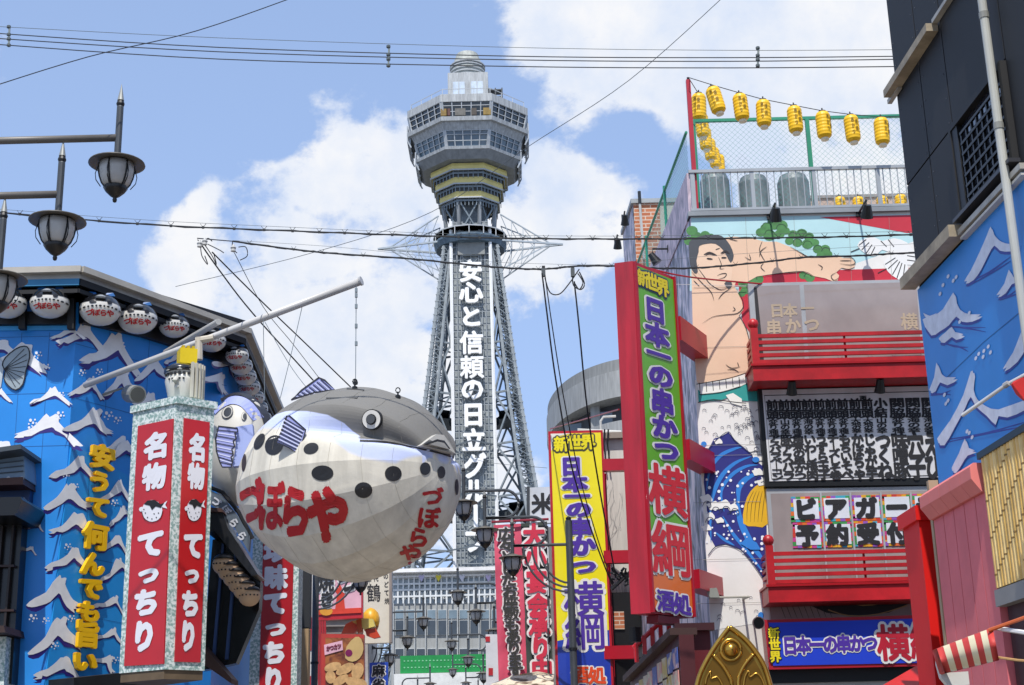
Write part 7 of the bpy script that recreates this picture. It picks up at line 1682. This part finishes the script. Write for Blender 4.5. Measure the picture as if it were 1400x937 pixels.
    for i, c_ in enumerate(crest):
        poly(S_, PW, [(x + 1.5, y + 7) for x, y in c_], .002 + i * .0001, 2); poly(W_, PW, c_, .004 + i * .0001, 2)
        mx_ = c_[len(c_) // 2]; poly(W_, PW, [(x + 2.2, y + 3) for x, y in c_], .0045 + i * .0001, 2)
        # brush trails
        for k in range(2): stroke(S_, PW, [(c_[0][0] + k * 4, c_[0][1] + 3 + k * 4), ((c_[0][0] + mx_[0]) / 2 + 4 + k * 5, (c_[0][1] + mx_[1]) / 2 + 14), (mx_[0] + 6, mx_[1] + 18 + k * 6)], 2.2, .0015, 3, taper=True)
    F_ = MB()
    for (x, y) in ((1297, 378), (1304, 384), (1290, 390), (1308, 379), (1286, 402), (1339, 484), (1346, 480), (1352, 474), (1335, 490), (1345, 488), (1355, 482), (1292, 540), (1294, 552), (1297, 548), (1326, 592), (1330, 598), (1323, 590), (1396, 396), (1400, 404), (1310, 428), (1318, 434), (1326, 428), (1313, 440)): disc(F_, PW, x, y, 1.8, 3.2, .005, 8, .4)
    F_.build('painted_foam', M('dde2f0', .5), bp, kind='stuff')
    S_.build('painted_wave_shadow', M('2c3f9e', .5, dirt=.1, sc=8), bp); W_.build('painted_wave', M('dde2f0', .5, dirt=.12, sc=10), bp)
    # pink plank cladding with stepped cornice
    tt = along(1362, 640); zc1, zc0 = PK.P(1288, 676).z, PK.P(1292, 712).z; PKc = M('e0747a', .6, dirt=.12, sc=2)
    n_p = 5
    for i in range(n_p):
        t0, t1 = tt * i / n_p, tt * (i + 1) / n_p
        sheet(t0 + .006, t1 - .006, -.2 + .3, zc0, .10, PKc, 'plank'); 
        a, b = K0 - KD * (t0 + .003), K0 - KD * (t1 - .003); mb = MB(); prf = [(0, zc0 + .002), (.13, zc0 + .002), (.20, zc0 + .10), (.20, zc1 - .03), (.17, zc1), (0, zc1)]
        mb.prism([V((a.x, a.y, z)) + PK.n * o for o, z in prf], b - a); mb.build('cornice_block', M('e07e78', .6, dirt=.1), R)
    sheet(0, tt, .2, zc1 - .02, .02, M('6a1f26', .6), 'plank_backing')
    mb = MB(); mb.box(K0 + V((-.06, .05, 2)), (.08, .06, 4)); mb.build('corner_strip', M('b09a7a', .5), R)
    # bamboo panel
    tb0, tb1 = tt + .06, tt + 1.3; zb1 = PK.P(1364, 628).z; zb0 = PK.P(1388, 806).z
    sheet(tb0 - .03, tb1, zb0, zb1, .10, M('6a5326', .6), 'bamboo_backing'); nb = 22; src = None
    for i in range(nb):
        t = tb0 + (i + .5) * (tb1 - tb0) / nb; c = K0 - KD * t + PK.n * .115
        mb = MB(); mb.tube([V((c.x, c.y, zb0 + .01)), V((c.x, c.y, zb1))], .026, 8); s = mb.build('bamboo_slat', M(('eec678', 'f4d48c', 'e0b660')[i % 3], .4, dirt=.2, sc=5), R)
        for k in range(3): z = zb0 + .1 + ((i * .37 + k * .33) % 1) * (zb1 - zb0 - .15); m2 = MB(); m2.tube([V((c.x, c.y, z)), V((c.x, c.y, z + .012))], .0285, 8); m2.build('node', M('8a6a2c', .5), s)
    sheet(tb0 - .03, tb1, zb1, zb1 + .05, .15, M('1f3a4a', .5), 'bamboo_cap'); sheet(tb0 - .03, tb1, zb0 - .12, zb0, .14, M('8a8a88', .5), 'bamboo_sill')
    sheet(tb0 - .02, tb1, .4, zb0 - .12, .06, M('3a1518', .5), 'dark_recess')
    U_(R)
black_building()
def red_post():
    pl = Plane((0, 12.35, 0), (1, .12)); R = thing('red_square_post', 'bright red square post with a flared cap beside the pink planks', 'post', tuple(pl.P(1290, 937)))
    A, B = pl.P(1256, 712), pl.P(1290, 709); A2, B2 = pl.P(1280, 880), None
    w_ = (B - A).length; u = pl.u; 
    mb = MB(); back = -pl.n * .5 + u * .05; x0 = V((A.x, A.y, 0)); x1 = x0 + u * (w_ + .03); z1 = A.z
    mb.hexa([x0 + V((0, 0, 0)), x1, x1 + back, x0 + back, x0 + V((0, 0, z1)), x1 + V((0, 0, z1)), x1 + back + V((0, 0, z1)), x0 + back + V((0, 0, z1))]); mb.build('shaft', M('e0140c', .5, dirt=.06), R)
    e = .035; mb = MB(); y0, y1 = x0 - u * e + pl.n * e, x1 + u * e + pl.n * e; y2, y3 = x1 + back + u * e - pl.n * e, x0 + back - u * e - pl.n * e
    mb.hexa([p + V((0, 0, z1 + .001)) for p in (y0, y1, y2, y3)] + [p + V((0, 0, z1 + .13)) for p in (y0, y1, y2, y3)]); mb.build('cap', M('e0140c', .5, dirt=.06), R)
    U_(R)
    R = thing('red_awning', 'plain red cloth awning corner at the bottom right under the blue sign', 'awning', tuple(aY(1260, 937, 14)))
    mb = MB(); p = [aY(1205, 938, 14), aY(1250, 912, 14.6), aY(1284, 897, 14.9), aY(1300, 960, 13.6), aY(1190, 960, 13.4)]; mb.prism(p, (0, 0, -.04)); mb.build('cloth', M('c01814', .5, dirt=.1), R); U_(R)
    # folded striped awning
    R = thing('striped_awning', 'rolled red and cream striped awning with a white end cap at lower right', 'awning', tuple(aY(1320, 937, 9.5)))
    L0, L1 = [(1281, 887), (1292, 921)], [(1357, 858), (1366, 903)]; Y0, Y1 = 9.6, 9.1; n = 9
    def P_(t, s): x0 = L0[0][0] + (L1[0][0] - L0[0][0]) * t; y0 = L0[0][1] + (L1[0][1] - L0[0][1]) * t; x1 = L0[1][0] + (L1[1][0] - L0[1][0]) * t; y1 = L0[1][1] + (L1[1][1] - L0[1][1]) * t; bul = math.sin(s * math.pi); return aY(x0 + (x1 - x0) * s, y0 + (y1 - y0) * s, Y0 + (Y1 - Y0) * t - .08 * bul)
    for i in range(n):
        mb = MB(); t0, t1 = i / n, (i + 1) / n; vs = [P_(t0 + (t1 - t0) * a_, s / 8) for a_ in (0, 1) for s in range(9)]; fs = [(k, k + 1, 10 + k, 9 + k) for k in range(8)]
        mb.add(vs, fs); b_ = len(vs); mb.add([v + V((.0, .12, .0)) for v in vs], [tuple(reversed(q)) for q in fs]); mb.add([], []); mb.f += [(0, 9, b_ + 9, b_), (8, 17, b_ + 17, b_ + 8)]; mb.mi += [0, 0]
        if i == 0: mb.f.append(tuple(list(range(0, 9)) + [b_ + k for k in range(8, -1, -1)])); mb.mi.append(0)
        if i == n - 1: mb.f.append(tuple(list(range(9, 18)) + [b_ + k for k in range(17, 8, -1)])); mb.mi.append(0)
        mb.build('stripe', M('c23a34' if i % 2 == 0 else 'ddd2b0', .6, dirt=.1), R, True)
    mb = MB(); p9 = Plane((0, 9.75, 0), (1, 0)); slab(mb, p9, [(p[0], p[1]) for p in ((1278, 892), (1283, 905), (1291, 921), (1320, 919), (1322, 937), (1295, 941), (1284, 928), (1279, 910))], 0, .06); mb.build('end_cap', M('d8d8d4', .4), R)
    mb = MB(); mb.tube([aY(1352, 862, 9.1), aY(1420, 838, 8.8)], .012, 6); mb.build('pole', M('c8602c', .4), R); mb = MB(); mb.tube([aY(1362, 859, 9.1), aY(1420, 868, 8.8)], .014, 6); mb.build('support_bar', M('dcdcdc', .3), R)
    mb = MB(); mb.tube([aY(1364, 899, 9.1), aY(1392, 903, 9.0), aY(1420, 905, 8.9)], .008, 6); mb.build('cord', M('b08a58', .5), R); U_(R)
    R = thing('small_red_flag', 'small red flag on a slanting white pole in front of the painted wave panel', 'flag', tuple(aY(1316, 568, 9.5)))
    mb = MB(); mb.tube([aY(1316, 568, 10.0), aY(1375, 527, 9.6), aY(1425, 500, 9.3)], .013, 8); mb.build('pole', M('d6d6d4', .3), R)
    mb = MB(); mb.tube([aY(1373, 528, 9.58), aY(1379, 524, 9.55)], .02, 8); mb.build('ferrule', M('a8a8a8', .3), R)
    mb = MB(); p = [aY(x, y, Y_) for x, y, Y_ in ((1388, 517, 9.55), (1384, 525, 9.5), (1391, 538, 9.5), (1400, 546, 9.45), (1425, 552, 9.4), (1425, 500, 9.35))]; mb.prism(p, (0, .03, 0)); mb.build('cloth', M('d02418', .5), R); U_(R)
red_post()
# ================================================================ WIRES
def wires():
    Y = 15.0
    for i, (pts, r) in enumerate((([(-30, 35), (300, 52), (700, 65), (1000, 69), (1240, 68)], .0032), ([(-30, 44), (300, 65), (700, 77), (1000, 79), (1240, 77)], .0062), ([(-30, 51), (300, 71), (700, 82), (1000, 84), (1240, 81)], .0062), ([(-30, 59), (300, 81), (700, 91), (1000, 93), (1240, 91)], .0062))):
        mb = MB(); P_ = catmull([aY(x, y, Y) for x, y in pts], 6, False); mb.tube(P_, r, 5)
        o = mb.build('power_line', M('1c2530', .5) if i else M('55605c', .5), None, label=('thin pale wire, topmost of the four lines crossing the sky', 'dark wire, second from top of the four upper lines', 'dark wire, third from top of the four upper lines', 'dark wire, lowest of the four upper lines crossing in front of the tower top')[i], cat='cable'); U_(o)
    for (x, y0, y1, lb) in ((12, 35, 63, 'at the far left edge'), (531, 62, 91, 'left of the tower top'), (1036, 64, 91, 'right of the tower over white cloud')):
        R = thing('line_spacer', 'grey spacer clamp on the four upper wires %s' % lb, 'wire clamp', tuple(aY(x, y1, Y - .02)))
        mb = MB(); mb.tube([aY(x + 1, y0, Y - .03), aY(x, y1, Y - .03)], .012, 6); mb.build('rod', M('8a9490', .4), R)
        for k in range(4):
            c = aY(x, y0 + 2 + (y1 - y0 - 3) * (0, .42, .66, 1)[k], Y - .03); mb = MB(); mb.lathe([(.012, -.02), (.024, -.012), (.024, .012), (.012, .02)], c, 8); mb.build('clamp', M('5d6668', .4), R)
        U_(R)
    o = wire([(-40, 128, 13), (120, 78, 13.5), (270, 42, 14), (430, -14, 14.5)], .0055, 'power_line', 'single dark wire rising diagonally across the upper left sky', mat=M('1c2530', .5)); U_(o)
    o = wire([(240, 392, 19), (430, 345, 18), (590, 290, 17), (720, 202, 16), (860, 110, 15), (1000, -14, 14)], .004, 'power_line', 'thin wire crossing diagonally in front of the tower up to the top right', mat=M('4c555c', .5)); U_(o)
    # lashed cable 1
    def lashed(main, top, r, Y_, lab, n):
        P_ = catmull([aY(x, y, Y_) for x, y in main], 8, False); T_ = catmull([aY(x, y, Y_) for x, y in top], 8, False)
        R = thing('aerial_cable', lab, 'cable', tuple(P_[0]))
        mb = MB(); mb.tube(P_, r, 6); mb.build('cable', M('14181c', .5), R)
        mb = MB(); mb.tube(P_ and [p + V((0, 0, .012 * math.sin(i * 1.7))) for i, p in enumerate(P_)], r * .8, 5); mb.build('second_strand', M('14181c', .5), R)
        mb = MB(); mb.tube(T_, .0028, 4); mb.build('messenger_wire', M('5a6468', .5), R)
        m_ = MB(); n_ = n
        for k in range(n_):
            t = (k + .5) / n_ * (len(P_) - 1); i = int(t); p = P_[i].lerp(P_[min(i + 1, len(P_) - 1)], t - i)
            m_.tube([p + V((-.035, 0, .05)), p, p + V((.035, 0, .05))], .004, 4); m_.box(p, (.03, .02, .03))
        m_.build('tie', M('1c2024', .5), R); U_(R)
    lashed([(-30, 288), (200, 307), (400, 316), (560, 322), (700, 326), (850, 327), (1000, 326), (1150, 324), (1275, 320)], [(-30, 284), (200, 301), (400, 311), (560, 318), (700, 322), (850, 323), (1000, 321), (1275, 316)], .010, 17.0, 'black lashed cable crossing the whole picture at the height of the tower neck', 38)
    lashed([(318, 330), (400, 341), (460, 347), (560, 354), (640, 362), (700, 367), (745, 368), (790, 364), (845, 364), (900, 367), (960, 366), (1040, 359), (1100, 352), (1170, 350), (1220, 347), (1275, 345)], [(318, 329), (460, 338), (640, 356), (745, 361), (845, 361), (1000, 348), (1275, 332)], .014, 21.05, 'thicker black cable strung just below, passing the drop wires and the mural', 22)
    # hub at left
    R = thing('cable_junction', 'cluster of insulators and cable loops hanging in the sky at left above the white pole', 'cable junction', tuple(aY(276, 330, 18.5)))
    Yh = 18.5
    for (x, y) in ((273, 334), (280, 331), (319, 340)):
        mb = MB(); mb.lathe([(.01, -.05), (.035, -.04), (.03, -.01), (.04, .01), (.02, .04), (.01, .06)], aY(x, y, Yh), 10); mb.build('insulator', M('b9b9b6', .3), R)
    for pts in ([(270, 328), (278, 333), (284, 326), (290, 330)], [(274, 334), (276, 350), (284, 362), (280, 350)], [(284, 334), (300, 342), (306, 346)], [(278, 332), (290, 350), (296, 362), (292, 346)], [(318, 330), (318, 340), (324, 346)], [(326, 338), (336, 338), (338, 350), (328, 356)]):
        mb = MB(); mb.tube(catmull([aY(x, y, Yh) for x, y in pts], 5, False), .007, 5); mb.build('loop', BLACK, R)
    U_(R)
    for (pts, r, lb) in (([(270, 326, 18.5), (318, 330, 20)], .008, 'short dark cable linking the two insulator clusters at left'), ([(276, 336, 18.5), (300, 370, 19), (345, 428, 20), (428, 520, 21.5)], .011, 'thick dark cable falling from left insulators behind the fish, lower left one'), ([(290, 345, 18.5), (350, 405, 19.5), (420, 472, 21), (480, 530, 22)], .010, 'thick dark cable falling from left insulators toward the top of the fish'), ([(320, 345, 18.5), (360, 420, 19.5), (400, 470, 20.5), (440, 522, 21.5)], .005, 'thin cable falling from the second insulator behind the white pole')):
        U_(wire(pts, r, 'drop_cable', lb))
    # drop wires right
    R = thing('cable_drop_clamps', 'pair of clamps where the drop wires leave the thick cable left of the green sign', 'wire clamp', tuple(aY(764, 380, 20.9)))
    for x in (743, 783):
        mb = MB(); mb.box(aY(x, 373, 20.95), (.06, .05, .13)); mb.build('clamp', M('54595a', .4), R); mb = MB(); mb.box(aY(x, 366, 20.95), (.05, .03, .05)); mb.build('hook', BLACK, R)
    for pts in ([(745, 380), (752, 400), (765, 402), (778, 388), (792, 368)], [(783, 376), (784, 390), (794, 396), (799, 388), (792, 372)], [(790, 374), (797, 386), (792, 396), (786, 388)]):
        mb = MB(); mb.tube(catmull([aY(x, y, 20.95) for x, y in pts], 5, False), .010, 5); mb.build('loop', BLACK, R)
    U_(R)
    for (pts, r, lb) in (([(741, 374, 20.9), (748, 430, 21), (760, 520, 21.4), (782, 640, 22), (812, 735, 23), (836, 798, 23.6)], .013, 'left thick black drop wire hanging in front of the yellow sign'), ([(745, 376, 20.9), (754, 440, 21), (770, 540, 21.4), (792, 650, 22), (818, 740, 23), (838, 800, 23.6)], .009, 'middle black drop wire beside the left thick one'), ([(785, 385, 20.9), (792, 450, 21), (803, 560, 21.5), (820, 670, 22.4), (842, 790, 23.5)], .013, 'right thick black drop wire hanging between the sky and the green sign')):
        U_(wire(pts, r, 'drop_cable', lb))
    R = thing('cable_joint', 'tangle of black cable joints at the end of the drop wires beside the green sign', 'cable junction', tuple(aY(846, 800, 23.6)))
    rn = random.Random(4)
    for i in range(9):
        x, y = 838 + rn.uniform(0, 18), 785 + rn.uniform(0, 20); mb = MB(); mb.tube(catmull([aY(x, y, 23.6), aY(x + rn.uniform(-8, 8), y - rn.uniform(0, 12), 23.55), aY(x + rn.uniform(-9, 12), y + rn.uniform(-12, 8), 23.6)], 4, False), .016, 5); mb.build('stub', BLACK, R)
    mb = MB(); mb.tube([aY(836, 806, 23.6), aY(862, 782, 23.6)], .03, 7); mb.build('sleeve', BLACK, R); U_(R)
    for (pts, r, lb, m_) in (([(622, 618, 28), (665, 632, 28), (748, 640, 27)], .004, 'thin wire between the fish mouth and the yellow sign', M('50585c', .5)), ([(868, 362, 20.4), (925, 376, 20.9), (980, 383, 21.5), (1052, 389, 21.95)], .014, 'thin red stay wire from the green sign top to the mural wall', RED), ([(886, 388, 21.9), (1020, 391, 21.94)], .004, 'thin white rod across the wrestler neck', WHITE), ([(626, 668, 30), (640, 672, 30)], .02, 'short grey bracket beside the fish', STEEL)):
        if 'bracket' in lb: continue
        U_(wire(pts, r, 'stay_wire', lb, mat=m_))
    for x in (640,): pass
wires()
bpy.data.objects.remove(_fo)
for o in list(scene.objects):
    if 'org' in o: del o['org']
    if o.type == 'MESH' and o.parent is None and 'label' not in o and 'kind' not in o: print('NOLABEL', o.name)

STUFF = {'spots', 'fin_ray', 'emblem_marks', 'painted_foam', 'mural_crane_feathers', 'mural_ink_lines', 'mural_cape_lines', 'sheet_joints', 'ribs', 'coloured_square', 'tie', 'fin_outline', 'tail_outline', 'brush_mural', 'brush_print', 'mural_white_', 'yellow_print', 'ring_walkway_'}
for o in scene.objects:
    b_ = o.name.split('.')[0]
    if o.parent is not None and b_ in STUFF and 'kind' not in o: o['kind'] = 'stuff'
